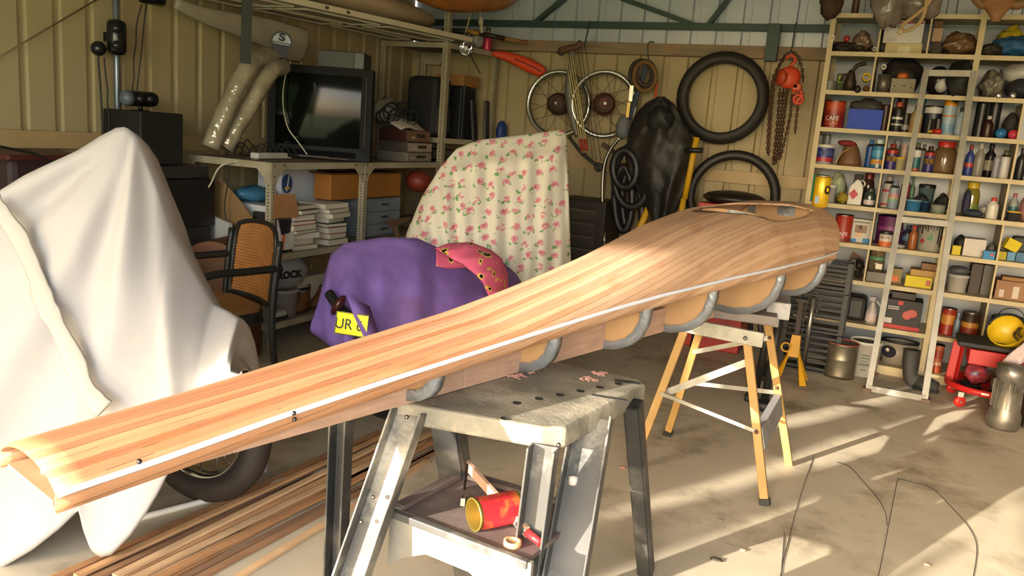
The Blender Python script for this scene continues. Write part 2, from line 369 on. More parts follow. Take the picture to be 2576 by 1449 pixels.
for (i, j) in kill:
    for a, c in ((i, j), (i+1, j), (i, j+1), (i+1, j+1)):
        if not all(q in kill for q in ((a, c), (a-1, c), (a, c-1), (a-1, c-1))): bv.add((a, c))
for (i, j) in bv:      # snap the rim of the opening to a clean outline
    s, n = g[i][j]; best = None
    for k in range(len(HOLE)):
        a, q = np.array(HOLE[k]), np.array(HOLE[(k+1) % len(HOLE)]); e = q-a; t = max(0, min(1, ((np.array((s, n))-a)@e)/(e@e))); c = a+e*t; dd = ((c-(s, n))**2).sum()
        if best is None or dd < best[0]: best = (dd, c)
    s2, n2 = best[1]; lo = -1.0; hi = 1.0
    for _ in range(30):
        mid = (lo+hi)/2
        if bsec(s2, mid)[0] < n2: lo = mid
        else: hi = mid
    nn, zz = bsec(s2, lo); m.v[i*nt_+j] = tuple(bp(s2, nn, zz))
m.uv = uvs
deck = part('deck', m, CEDAR, boat, solid=.007)
def along(off, dz, r, flat, s0=-.868, s1=2.82, side=1, k=90):
    return [bp(s, side*(bsec(s, 1)[0]+off), bsec(s, 1)[1]+dz) for s in np.linspace(s0, s1, k)]
for sd in (1,):
    m = MB(); m.tube(along(.0015, 0, 0, 0, side=sd), .0065, 6, up=(0, 0, 1), flat=.45); part('sheer_strip', m, mk('#d9dae6', .35, var=.04), boat, label='white strip along the sheer')
# plywood moulds under the deck, rims wrapped in silver tape
def form_poly(s, ins, zb, k=14):
    top = []
    for t in np.linspace(-1, 1, 25): top.append(bsec(s, t, ins))
    w = top[-1][0]; zs = itp(s, bS, bZ)-.03; low = []
    for q in np.linspace(0, PI, 2*k+1):
        c, d = math.cos(q), math.sin(q); low.append((w*math.copysign(abs(c)**.75, c), zs-(zs-zb)*abs(d)**.85))
    return top, low
for s, zb in ((.0, .738), (.45, .730), (.9, .728), (1.31, .728), (1.88, .728), (2.43, .745), (2.73, .84)):
    top, low = form_poly(s, .012, zb); poly = [(n, z) for n, z in top]+low[1:-1]
    M = Matrix(((BN.x, 0, BD.x, 0), (BN.y, 0, BD.y, 0), (0, 1, 0, 0), (0, 0, 0, 1))); M.translation = BA+BD*(s-.008)
    f = part('plywood_mould', MB().prism(poly, .016, M), PLY, boat)
    tb = MB(); rows = []
    for k, (n, z) in enumerate(low):
        a = low[max(k-1, 0)]; c = low[min(k+1, len(low)-1)]; tn = V((c[0]-a[0], c[1]-a[1])).normalized(); on = V((-tn.y, tn.x)); 
        if on.dot(V((n, z-(zb+.15)))) < 0: on = -on
        wv = .0012*math.sin(k*2.3+s*9); o = .006+wv; i = -.022+2*wv; hw = .016
        rows.append([bp(s+e*hw, n+on.x*q, z+on.y*q) for e, q in ((-1, i), (-1, o), (1, o), (1, i))])
    o = len(tb.v)
    for r_ in rows: tb.v += [tuple(p) for p in r_]
    for k in range(len(rows)-1):
        for q in range(3): tb.f.append((o+k*4+q, o+k*4+q+1, o+k*4+5+q, o+k*4+4+q)); tb.mi.append(0); tb.sm.append(True)
    part('silver_tape', tb, TAPE, f)
    if s > 1.5 and s < 2.6:
        for t in (-.35, .05, .45):
            a, b_ = bsec(s, t-.07, .013), bsec(s, t+.07, .013)
            part('silver_tape', MB().hexa([tuple(bp(s-.012, a[0], a[1]-.05)), tuple(bp(s+.012, a[0], a[1]-.05)), tuple(bp(s+.012, b_[0], b_[1]-.05)), tuple(bp(s-.012, b_[0], b_[1]-.05)), tuple(bp(s-.012, a[0], a[1])), tuple(bp(s+.012, a[0], a[1])), tuple(bp(s+.012, b_[0], b_[1])), tuple(bp(s-.012, b_[0], b_[1]))]), TAPE, f)
m = MB()
def sbq(s, z0, z1, w): return [tuple(bp(s, -w, z0)), tuple(bp(s, w, z0)), tuple(bp(s, w, z1)), tuple(bp(s, -w, z1))]
m.hexa(sbq(-.84, .722, .738, .05)+sbq(-.5, .722, .77, .05)); m.hexa(sbq(-.5, .722, .77, .05)+sbq(.2, .722, .815, .05)); m.hexa(sbq(.2, .722, .815, .05)+sbq(1.72, .722, .815, .05)); part('strongback_beam', m, PINKWOOD, boat, bevel=.003)
m = MB(); top, low = form_poly(-.83, .012, .74)
ring = [(n, z) for n, z in top]; M = Matrix(((BN.x, 0, BD.x, 0), (BN.y, 0, BD.y, 0), (0, 1, 0, 0), (0, 0, 0, 1))); M.translation = BA+BD*(-.835)
inner = [(n*.80, .764+(z-.772)*.62) for n, z in ring]
o = len(m.v); m.v += [tuple(M @ V((n, z, q))) for q in (0, .016) for n, z in ring+inner]; k = len(ring)
for i in range(k-1):
    for f in ((i, i+1, k+i+1, k+i), (2*k+i, 3*k+i, 3*k+i+1, 2*k+i+1), (k+i, k+i+1, 3*k+i+1, 3*k+i)): m.f.append(tuple(o+q for q in f)); m.mi.append(0); m.sm.append(False)
m.box(tuple(bp(-.83, -.018, .768)), (.012, .016, .034), .24); part('bow_mould', m, mk('#a89c86', .7, var=.08), boat)
m = MB(); m.box((0, 0, 0), (.2, .2, .01), 0, 0, Matrix(((BN.x, BD.x, 0, 0), (BN.y, BD.y, 0, 0), (0, 0, 1, 0), (0, 0, 0, 1))) @ Matrix.Translation((0, 0, 0)))
m.v = [tuple(V(p)+bp(-.765, 0, .749)) for p in m.v]; part('bow_plate', m, mk('#9c7f5c', .7, var=.12), boat)
st_s = list(np.linspace(-.75, 2.6, 34))
sp = MB(); p0 = bp(0, 0, 0)
for i, s in enumerate(st_s):
    n, z = bsec(s, 1); zz = z-.018-.007*math.sin(i*2.7); q = MB(); a = bp(s, n+.001, zz) if i % 3 else bp(s, n+.0052, z); q.bar(a+V((0, 0, .007)), a-V((0, 0, .007)), .0018, .0024); part('staple', q, mk('#3a3430', .4, .6), boat)
for s, dz in ((-.735, .012), (-.42, .0), (-.418, -.014)):
    n, z = bsec(s, 1); part('nail_head', MB().ball(bp(s, n+.004, z+dz), .005, 8, 6), metal('#5a5754'), boat)

# ---------------------------------------------------------------- black folding sawhorse
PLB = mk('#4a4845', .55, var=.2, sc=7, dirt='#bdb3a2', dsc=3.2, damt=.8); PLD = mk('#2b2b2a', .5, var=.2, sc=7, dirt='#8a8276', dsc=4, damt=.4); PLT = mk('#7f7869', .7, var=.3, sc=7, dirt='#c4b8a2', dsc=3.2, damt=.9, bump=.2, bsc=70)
saw = thing('folding_sawhorse', 'dusty black plastic folding sawhorse with lower tray holding up the boat bow', 'sawhorse', (-.85, 1.95, 0))
FLc, FRc, BRc, BLc = (-1.095, 1.67), (-.655, 1.745), (-.59, 2.29), (-1.03, 2.29)
def inset(c, k): cx, cy = -.845, 2.0; return (cx+(c[0]-cx)*k, cy+(c[1]-cy)*k)
chn = [FLc, (-.70, 1.738), (-.652, 1.775), (-.592, 2.25), (-.625, 2.292), BLc]
m = MB(); m.prism(chn, .056, Matrix.Translation((0, 0, .664))); part('top', m, PLT, saw, bevel=.008)
for k in range(7):
    q = MB(); c = lerp(V((-.86, 1.79, .721)), V((-.66, 2.2, .721)), k/6) if k else V((-.80, 1.735, .7205)); q.lathe([(0, 0), (.011, 0), (.012, .0012)], Matrix.Translation(c)); part('screw_recess', q, mk('#24221f', .8), saw)
m = MB(); m.box((-.645, 2.235, .7212), (.075, .022, .0022), .25); part('grip_slot', m, mk('#22211f', .8), saw)
m = MB(); m.box((-.64, 2.06, .7212), (.1, .012, .0022), .15); part('clamp_groove', m, mk('#22211f', .8), saw)
def legplate(top, foot, w, d, dirv=(1, 0, 0), name='leg', mat=None):
    top, foot = V(top), V(foot); x = V(dirv).normalized(); m = MB()
    ax = (foot-top).normalized(); y = ax.cross(x).normalized()
    prof = [(-w/2, d), (-w/2, 0), (-w*.16, 0), (-w*.12, .004), (w*.02, .004), (w*.06, 0), (w/2, 0), (w/2, d), (w/2-.006, d), (w/2-.006, .007), (-w/2+.006, .007), (-w/2+.006, d)]
    Mx = Matrix(((x.x, y.x, ax.x, top.x), (x.y, y.y, ax.y, top.y), (x.z, y.z, ax.z, top.z), (0, 0, 0, 1)))
    m.prism(prof, (foot-top).length, Mx); return part(name, m, mat or PLB, saw, bevel=.002)
X1 = (1, .15, 0)
lg = legplate((-1.04, 1.69, .70), (-1.13, 1.44, 0), .085, .05, X1)
legplate((-.645, 1.965, .69), (-.555, 1.50, 0), .105, .05, (1, .1, 0))
legplate((-.685, 1.735, .68), (-.70, 1.70, 0), .07, .05, (1, .12, 0))
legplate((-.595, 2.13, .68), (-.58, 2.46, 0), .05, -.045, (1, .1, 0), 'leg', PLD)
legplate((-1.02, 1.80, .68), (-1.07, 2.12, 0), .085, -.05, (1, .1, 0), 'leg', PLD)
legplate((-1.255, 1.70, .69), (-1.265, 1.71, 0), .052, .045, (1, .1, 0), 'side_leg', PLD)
m = MB(); m.bar((-1.275, 1.72, .70), (-1.05, 1.74, .70), .04, .05); part('bracket', m, PLB, saw)
tz = .44
m = MB(); m.hexa([(-1.04, 1.66, tz-.012), (-.66, 1.62, tz-.012), (-.63, 1.93, tz-.012), (-1.01, 1.93, tz-.012), (-1.04, 1.66, tz), (-.66, 1.62, tz), (-.63, 1.93, tz), (-1.01, 1.93, tz)])
m.bar((-1.02, 1.93, tz+.008), (-.63, 1.93, tz+.008), .012, .03); m.bar((-1.045, 1.66, tz+.008), (-1.015, 1.93, tz+.008), .012, .03)
tray = part('tray', m, mk('#5d4e48', .75, var=.2, dirt='#8d7d70', dsc=5), saw)
m = MB(); m.prism([(0, 0), (.42, 0), (.42, -.12), (.33, -.12), (.25, -.085), (.12, -.085), (.05, -.12), (0, -.16)], .018, Matrix(((1, 0, 0, -1.06), (-.1, 0, -1, 1.655), (0, 1, 0, tz+.005), (0, 0, 0, 1)))); part('front_brace', m, mk('#7d776c', .6, var=.12, dirt='#a89e8c', dsc=4), saw, bevel=.003)
m = MB(); m.bar((-1.05, 1.635, tz-.002), (-.65, 1.60, tz-.002), .02, .018); part('tray_lip', m, PLB, saw, bevel=.003)
for p in ((-1.035, 1.655, .695), (-1.07, 1.575, .50), (-1.085, 1.55, .44), (-.655, 1.74, .685)): part('bolt', MB().ball(p, .006, 8, 6), metal('#8a857a'), saw)
# things in the tray
t = thing('food_tin', 'open red food tin lying on its side in the sawhorse tray', 'tin', (-.79, 1.70, tz))
ax = V((.56, .83, 0)).normalized(); c0 = V((-.836, 1.668, tz+.041)); M = fr(c0, ax); GOLD = mk('#c9b45a', .25, .8, var=.1)
part('can_body', MB().lathe([(.0385, 0), (.0415, 0), (.0415, .004), (.040, .006), (.040, .12), (.0415, .124), (0, .123)], M, 28), GOLD, t)
part('inside', MB().lathe([(.0385, 0)]+[(.038+.0008*(k % 2), .0075*k) for k in range(1, 16)]+[(0, .116)], M, 28), GOLD, t)
part('label', MB().lathe([(.0408, .009), (.0408, .06), (.0408, .06), (.0408, .118)], M, 28, mis=[0, 0, 0]), mk('#a8232b', .4, var=.25, sc=14, dirt='#c58a33', dsc=11, damt=.9), t)
solo('wood_offcut', MB().bar((-1.0, 1.93, tz+.04), (-.70, 1.70, tz+.02), .028, .01), mk('#c79d80', .7, var=.1), 'thin pale pointed wood offcut lying across the sawhorse tray', 'wood strip')
t = thing('screwdriver', 'small red-handled tool in the sawhorse tray beside the red tin', 'screwdriver', (-.70, 1.72, tz))
part('handle', MB().cyl((-.70, 1.70, tz+.02), (-.655, 1.68, tz+.014), .011, .009), mk('#b3262a', .35), t); part('blade', MB().cyl((-.74, 1.725, tz+.02), (-.70, 1.70, tz+.02), .007), STEEL, t)
solo('tape_roll', MB().lathe([(.013, 0), (.022, 0), (.022, .014), (.013, .014), (.013, 0)], Matrix.Translation((-.718, 1.655, tz)), 24), mk('#c59a70', .7), 'small tan tape roll at the front of the sawhorse tray', 'tape')
solo('pocket_knife', MB().bar((-.965, 1.86, tz+.002), (-.93, 1.80, tz+.1), .012, .006).bar((-.93, 1.80, tz+.005), (-.915, 1.76, tz+.015), .02, .012), metal('#6d665c', .4), 'slim old metal chisel leaning behind the red tin in the tray', 'chisel')
solo('glue_bottle', MB().lathe([(0, 0), (.018, 0), (.018, .07), (.008, .085), (.008, .1), (.012, .1), (.012, .12), (0, .122)], Matrix.Translation((-.652, 1.86, tz)), 16, mis=[0, 0, 1, 1, 1, 2, 2]), [mk('#d8b21c', .4), WHITEP, mk('#d8c9b8', .5)], 'small yellow bottle behind the dark front leg of the sawhorse', 'bottle')
SHAV = mk('#c79384', .8, var=.2)
for i, (px, py, rr) in enumerate(((1300, 948, .03), (1335, 938, .022), (1480, 955, .03), (1510, 943, .022))):
    p = FZ(px, py, .7205); m = MB()
    for k in range(26):
        a = random.uniform(0, 6.3); r0 = rr*random.random(); c = p+V((r0*math.cos(a), r0*math.sin(a), .003)); b_ = random.uniform(0, 6.3)
        m.tube([c+V((.004*math.cos(b_+q)*(1+.2*q), .004*math.sin(b_+q), .0035*abs(math.sin(q)))) for q in np.linspace(0, 4, 6)], .0012, 4)
    o = solo('wood_shavings', m, SHAV, ['heap of pink cedar shavings on the sawhorse top nearest the boat', 'small curl of shavings beside the heap nearest the boat', 'pale shavings in the middle of the sawhorse top', 'shavings near the slot at the far right of the sawhorse top'][i], 'shavings', kind='stuff')

# ---------------------------------------------------------------- yellow legged trestle
YW = mk('#a07c42', .6, var=.14, sc=10, dirt='#8a5a26', dsc=5, damt=.4); ALU = mk('#a09c90', .4, .5, var=.2, sc=12, dirt='#5f5a52', dsc=9, damt=.5)
tre = thing('folding_trestle', 'folding trestle with yellow wooden legs and metal braces under the boat stern', 'trestle', (-.58, 3.53, 0))
LG = [((-.745, 3.38, .66), (-.888, 3.295, 0)), ((-.49, 3.38, .66), (-.314, 3.275, 0)), ((-.73, 3.68, .66), (-.869, 3.81, 0)), ((-.47, 3.70, .72), (-.284, 3.788, 0))]
for i, (a, b_) in enumerate(LG):
    l = part('leg', MB().bar(a, b_, .022, .034, up=(0, 1, 0)), YW, tre, bevel=.002)
    if i in (1, 2): d = V(b_)-V(a); part('rubber_foot', MB().bar(V(b_)-d.normalized()*.028, b_, .032, .042, up=(0, 1, 0)), RUBBER, l)
def on(i, z): a, b_ = V(LG[i][0]), V(LG[i][1]); return a+(b_-a)*((a.z-z)/(a.z-b_.z))
fy = V((0, -.014, 0)); by = V((0, .014, 0))
def brace(p, q, w=.024, mt=ALU): part('brace', MB().bar(p, q, .005, w, up=(0, 1, 0)), mt, tre)
brace(on(0, .36)+fy, on(1, .29)+fy, .016); brace(on(2, .47)+fy, on(3, .60)+fy, .022); brace(on(0, .345)+by, on(1, .56)+by, .03); brace(on(2, .30)+by, on(3, .34)+by, .02)
m = MB(); m.hexa([tuple(on(1, .25)+V((.0, .015, -.035))), tuple(on(1, .25)+V((.03, .015, -.035))), tuple(on(3, .33)+V((.03, -.012, -.08))), tuple(on(3, .33)+V((0, -.012, -.08))), tuple(on(1, .30)+V((-.01, .015, .0))), tuple(on(1, .30)+V((.02, .015, .0))), tuple(on(3, .36)+V((.02, -.012, -.02))), tuple(on(3, .36)+V((-.01, -.012, -.02)))])
part('step', m, mk('#8d8c8c', .55, .2, var=.12, dirt='#4a4746', dsc=20, damt=.6), tre)
m = MB(); m.bar((-.80, 3.36, .67), (-.42, 3.36, .66), .062, .02, up=(0, 0, 1)); part('front_rail', m, ALU, tre, bevel=.003)
m = MB(); m.bar((-.79, 3.72, .68), (-.41, 3.72, .68), .062, .02); part('back_rail', m, ALU, tre, bevel=.003)
for p in ((-.745, 3.343, .665), (-.49, 3.343, .66)): part('rivet', MB().ball(p, .009, 8, 6), STEEL, tre)
for p in (on(3, .60)+fy, on(1, .29)+fy*1.4, on(3, .37)+fy): part('bolt', MB().ball(p, .009, 8, 6), RUST, tre)
GW = mk('#8e8a88', .7, var=.15, sc=10, dirt='#c9c4be', dsc=6, damt=.7)
solo('packing_block', MB().box((-.56, 3.62, .7), (.30, .12, .04), .15), mk('#7d736c', .8, var=.2), 'dusty brown timber packing block on the trestle under the stern', 'timber block', bevel=.003)
solo('packing_block', MB().box((-.43, 3.78, .73), (.10, .20, .075), .15), GW, 'white-painted timber block at the right end of the trestle', 'timber block', bevel=.004)

# ---------------------------------------------------------------- lumber on the floor
SW = [mk(c, .75, var=.18, sc=12, stretch=(.6, .6, 6)) for c in ('#b98d62', '#a87a52', '#8f6a4c', '#c4a078', '#7d5e48')]
lay = [(k, 0) for k in range(10)]+[(k*1.25+.6, 1) for k in range(6)]+[(2.2, 2), (4.6, 2)]
places = ['lowest on the floor', 'in the second layer', 'on top of the bundle']
for i, (k, l) in enumerate(lay):
    jt = random.uniform(-9, 9); a = FZ(105+41*k+jt, 1475, 0); b_ = FZ(930+27*k+random.uniform(-14, 14), 1112-2.2*k+random.uniform(-16, 14), 0); z = .0065+.0135*l
    solo('cedar_strip', MB().bar((a.x, a.y, z), (b_.x, b_.y, z), .011, .023 if l else .026, up=(0, 0, 1)), SW[(i*3+l) % 5], 'long thin cedar strip in the bundle on the floor, '+places[l], 'wood strip', 'cedar strips on the floor '+places[l])
a, b_ = FZ(560, 1475, .0065), FZ(1075, 1160, .0065); solo('cedar_strip', MB().bar(a, b_, .011, .026), SW[3], 'pale cedar strip lying apart at the near edge of the bundle on the floor', 'wood strip')
solo('plastic_conduit', MB().cyl(FZ(340, 1306, .011), FZ(880, 1165, .011), .011), mk('#c9c6c0', .4), 'white plastic pipe on the floor behind the cedar strips', 'pipe')
def rad(c, xs, rs): return [float(q) for q in np.interp(np.linspace(0, 1, len(c)), xs, rs)]
# ---------------------------------------------------------------- sheets and covered motorcycles
def drape(name, top, bot, mats, nu=70, nv=34, bulge=.1, bdir=(.6, -.8, 0), fold=None, back=.35, bdrop=.5, thick=.005, seam=0, uvs=None, root=None, plabel=None):
    tu = [k[0] for k in top]; bu = [k[0] for k in bot]; bd = V(bdir).normalized()
    def line(ks, us, u): return V([itp(u, us, [k[1][i] for k in ks]) for i in range(3)])
    m = MB(); nb = 8 if back else 0; uv = []
    for i in range(nu):
        u = i/(nu-1); T = line(top, tu, u); B = line(bot, bu, u)
        for j in range(-nb, nv):
            if j < 0:
                q = -j/nb; p = T-bd*(back*math.sin(q*PI/2))-V((0, 0, bdrop*(1-math.cos(q*PI/2)))); v = 0
            else:
                v = j/(nv-1); p = T.lerp(B, v)+bd*(bulge*math.sin(min(1, v*1.0)*PI)**.7 if v < 1 else 0)
                if fold: p += bd*fold(u, v, p)
            m.v.append(tuple(p)); uv.append((p.y*.5+p.x, p.z))
    n = nv+nb
    for i in range(nu-1):
        for j in range(n-1): m.f.append((i*n+j, i*n+j+1, (i+1)*n+j+1, (i+1)*n+j)); m.mi.append(0); m.sm.append(True)
    m.uv = uv; return m
SP0 = V((-2.05, 1.55, 0)); SPN = V((.52, -.85, 0)).normalized()
def FP(x, y, off=0.0): d = ray(x, y); d = V(d); return V(CAM)+d*((SP0-SPN*off-V(CAM)).dot(SPN)/d.dot(SPN))
def L(ks, plane=None):
    out = []; n = len(ks)
    for i, k in enumerate(ks):
        u = i/(n-1)
        if plane is not None: out.append((k[2] if len(k) > 2 else u, FP(k[0], k[1], plane)))
        else: out.append((k[3] if len(k) > 3 else u, V(CAM+ray(k[0], k[1])*k[2])))
    return out
SHEET = mk('#a19c9a', .85, var=.03, dirt='#cfc4ae', dsc=1.3, damt=.35, spec=.2)
top = L([(-260, 700, 0), (-60, 545, .1), (0, 488, .16), (70, 442, .22), (190, 383, .30), (250, 344, .34), (290, 321, .37), (318, 319, .39), (345, 347, .42), (370, 410, .46), (400, 480, .51), (430, 575, .57), (480, 678, .66), (530, 768, .74), (565, 785, .80), (598, 805, .87), (598, 850, .92), (578, 890, .96), (610, 935, 1)], .26)
bot = L([(-300, 1600, 0), (-60, 1470, .1), (0, 1432, .16), (80, 1385, .22), (150, 1330, .28), (196, 1285, .32), (207, 1335, .35), (226, 1385, .375), (250, 1403, .40), (280, 1396, .43), (330, 1345, .48), (370, 1290, .54), (400, 1240, .60), (428, 1185, .66), (480, 1100, .74), (530, 1030, .84), (575, 980, .92), (610, 935, 1)], 0)
pk = FP(318, 319, .2); ST = V((.85, .52, 0)).normalized()
def wf(u, v, p):
    h = (p-pk).dot(ST); a = math.atan2(h, pk.z-p.z); r = math.hypot(h, pk.z-p.z)
    s = min(1, r/.35)*min(1, (1-v)*6+.4)
    return s*(.020*math.sin(a*11+.6)+.012*math.sin(a*19+r*4)+.014*snoise(h*5, p.z*5)) + .02*math.exp(-((h-.05-(pk.z-p.z)*.16)/.03)**2)*s
m = drape('c', top, bot, SHEET, 120, 60, .05, (.52, -.85, .1), wf, .5, .7)
cov = thing('dust_sheet', 'large white sheet draped over the nearest motorcycle at the left', 'sheet', (-2.1, 1.6, .05))
part('cloth', m, SHEET, cov, solid=.004)
hp = []
for (px, py) in [(-20, 500), (12, 545), (48, 600), (80, 668), (104, 735), (132, 800), (168, 865), (196, 930), (222, 985), (262, 1030)]:
    hp.append(FP(px, py, .26*max(0, 1-(py-430)/700)-.062))
hc = curve(hp, 60); m = MB(); m.tube([p+V((.002*snoise(i*.9, 3), 0, .006*snoise(i*.5, 1))) for i, p in enumerate(hc)], [.026+.008*snoise(i*.35, 5) for i in range(len(hc))], 10, flat=.2, up=(.85, .52, 0)); part('folded_hem', m, mk('#a8a298', .85, var=.06), cov)
mot = thing('motorcycle', 'motorcycle under the white sheet with its front wheel showing', 'motorcycle', (-2.2, 1.95, 0))
wc = V((-2.16, 2.06, .305)); WN = V((.05, -1, 0)).normalized(); WH = V((1, .05, 0)).normalized(); Mx = fr(wc, WN, WH)
part('tyre', MB().torus(wc, .255, .052, WN, 44, 12), mk('#2a231d', .65, var=.3, bump=.2, bsc=70), mot)
part('rim', MB().lathe([(.205, -.03), (.214, -.026), (.205, -.012), (.196, 0), (.205, .012), (.214, .026), (.205, .03), (.192, .0), (.205, -.03)], Mx, 44), CHROME, mot)
part('hub', MB().lathe([(0, -.05), (.05, -.05), (.055, -.02), (.055, .02), (.05, .05), (0, .05)], Mx, 24), STEEL, mot)
for k in range(16):
    a = k*PI/8; p = wc+WN*((-1)**k*.035)+WH*(.05*math.cos(a+.5))+V((0, 0, .05*math.sin(a+.5))); q = wc+WH*(.197*math.cos(a))+V((0, 0, .197*math.sin(a))); part('spoke', MB().cyl(p, q, .0022, n=6), CHROME, mot)
part('fork_leg', MB().cyl(wc+WN*.07, wc+WN*.07+V((-.12, 0, .35)), .022), STEEL, mot)
part('fork_leg', MB().cyl(wc-WN*.07, wc-WN*.07+V((-.12, 0, .35)), .022), STEEL, mot)
part('engine', MB().ball((-2.72, 1.76, .36), (.22, .17, .2), 18, 12, noise=.04).ball((-2.8, 1.7, .62), (.24, .16, .1), 16, 10), mk('#2a2826', .5, .4), mot)
part('frame', MB().bar((-2.38, 2.0, .75), (-2.9, 1.66, .5), .05, .05).bar((-3.1, 1.55, .3), (-2.7, 1.76, .34), .06, .06), BLACK, mot)
part('rear_tyre', MB().torus((-3.3, 1.42, .31), .25, .06, (.5, -.86, 0), 32, 10), RUBBER, mot)
# purple sheet over the second motorcycle
def purple():
    m = mk('#7d62a2', .9, var=.22, sc=3.0, stretch=(3, 3, .7), spec=.15, dirt='#7a5a70', dsc=2.5, damt=.7, bump=.25, bsc=220); return m
PUR = purple()
top = L([(813, 760, 3.66, 0), (818, 690, 3.66, .05), (832, 640, 3.68, .12), (868, 612, 3.72, .2), (960, 597, 3.80, .34), (1050, 599, 3.92, .46), (1100, 622, 4.0, .54), (1150, 634, 4.1, .6), (1200, 640, 4.2, .68), (1260, 655, 4.28, .8), (1300, 690, 4.33, .9), (1345, 770, 4.4, 1)])
bot = L([(789, 838, 3.52, 0), (820, 862, 3.50, .05), (850, 888, 3.45, .12), (905, 975, 3.42, .22), (1000, 1020, 3.48, .36), (1100, 1020, 3.55, .5), (1160, 1000, 3.62, .6), (1200, 980, 3.7, .68), (1250, 960, 3.8, .78), (1300, 940, 3.95, .9), (1350, 900, 4.15, 1)])
def pf(u, v, p): return min(1, v*3)*(.016*math.sin(u*31+2*v)+.012*math.sin(u*53+3*v+1)+.02*snoise(u*6, v*4))
cov = thing('dust_sheet', 'purple cloth draped over a motorcycle with a yellow number plate', 'sheet', (-1.95, 3.4, .3))
m = drape('p', top, bot, PUR, 90, 40, .12, (.45, -.89, .1), pf, .45, .35); part('cloth', m, PUR, cov, solid=.004)
def P3(px, py, t): return V(CAM+ray(px, py)*t)
bk = thing('motorcycle', 'motorcycle hidden by the purple cloth with tail light and yellow number plate showing', 'motorcycle', (-2.0, 3.5, 0))
pn = (V(CAM)-P3(875, 815, 3.3)); pn.z *= .3; pn = (pn.normalized()+V((-.25, -.1, 0))).normalized()
Mp = face(P3(884, 816, 3.325), pn, (.06, .0, 1)); PLY_ = mk('#f2e818', .35, var=.03)
pl = part('number_plate', MB().box((0, 0, 0), (.135, .094, .002), 0, 0, Mp), PLY_, bk, bevel=.0009, label='yellow number plate with black letters UR 6')
text('UR 6', .062, Mp @ Matrix.Translation((-.01, -.004, .0016)), mk('#1a1a12', .5), pl, sx=.92, ext=.0012)
for q in ((0, .045, .13, .0025), (0, -.045, .13, .0025), (-.065, 0, .0025, .09)): part('plate_border', MB().box((q[0], q[1], .0016), (q[2], q[3], .0008), 0, 0, Mp), mk('#1a1a12', .5), pl)
part('tail_light', MB().ball(P3(852, 768, 3.36), (.02, .04, .05), M=rz((0, 0, 0), .3, ry=.5)), mk('#3a1512', .25), bk)
part('rear_mudguard', MB().tube(curve([P3(828, 738, 3.46), P3(850, 770, 3.42), P3(880, 800, 3.40), P3(905, 850, 3.4)]), .022, 8), BLACK, bk)
part('rear_tyre', MB().torus((-2.08, 3.22, .3), .25, .055, (1, 0, 0), 32, 10), RUBBER, bk)
part('front_tyre', MB().torus((-1.95, 4.5, .3), .25, .045, (1, .1, 0), 32, 10), RUBBER, bk)
part('seat', MB().ball((-2.02, 3.55, .66), (.1, .4, .08)), BLACK, bk); part('engine', MB().ball((-2.0, 3.9, .4), (.14, .28, .22), noise=.05), mk('#3a3836', .5, .5), bk)
# flap of the purple cloth over the plate
m = MB(); fl_ = [P3(872, 742, 3.31), P3(890, 790, 3.305), P3(918, 850, 3.30), P3(960, 860, 3.37), P3(930, 770, 3.40)]
m.v = [tuple(p) for p in fl_]; m.f = [(0, 1, 2, 3, 4)]; m.mi = [0]; m.sm = [True]; part('cloth_flap', m, PUR, cov, solid=.004)
# pink patterned cloth
def pinkcloth():
    m = mk('#d96480', .8, var=.12, sc=5, spec=.15); nt = m.node_tree; N = nt.nodes; Lk = nt.links; b = N['Principled BSDF']
    src = b.inputs['Base Color'].links[0].from_socket; tc = N.new('ShaderNodeTexCoord')
    def blot(scale, th, col, src, off):
        mp = N.new('ShaderNodeMapping'); mp.inputs['Location'].default_value = (off, off*.7, 0); Lk.new(tc.outputs['Object'], mp.inputs[0])
        vo = N.new('ShaderNodeTexNoise'); vo.inputs['Scale'].default_value = scale; vo.inputs['Detail'].default_value = 1; Lk.new(mp.outputs[0], vo.inputs[0])
        r = N.new('ShaderNodeValToRGB'); r.color_ramp.interpolation = 'CONSTANT'; r.color_ramp.elements[0].color = (0, 0, 0, 1); r.color_ramp.elements[1].position = th; r.color_ramp.elements[1].color = (1, 1, 1, 1); Lk.new(vo.outputs[0], r.inputs[0])
        mx = N.new('ShaderNodeMixRGB'); Lk.new(r.outputs[0], mx.inputs[0]); Lk.new(src, mx.inputs[1]); mx.inputs[2].default_value = lin(col)+[1]; return mx.outputs[0]
    c = blot(17, .60, '#d9b35a', src, 0); c = blot(17, .655, '#1d1a1c', c, 0); c = blot(17, .735, '#d8d2c8', c, 0); Lk.new(c, b.inputs['Base Color']); return m
top = L([(1096, 624, 3.78), (1130, 611, 3.82), (1185, 609, 3.87), (1235, 628, 3.92), (1262, 650, 3.96), (1278, 690, 3.98), (1280, 735, 3.98)])
bot = L([(1098, 628, 3.76), (1135, 652, 3.74), (1165, 668, 3.74), (1195, 690, 3.74), (1215, 712, 3.75), (1228, 745, 3.78), (1235, 760, 3.82)])
m = drape('k', top, bot, None, 50, 20, .05, (.45, -.89, .2), lambda u, v, p: .014*math.sin(u*24+v*7)*math.sin(v*3.1), .1, .12)
solo('patterned_cloth', m, pinkcloth(), 'bright pink cloth with black and yellow blotches lying on the purple cloth', 'cloth', solid=.004)
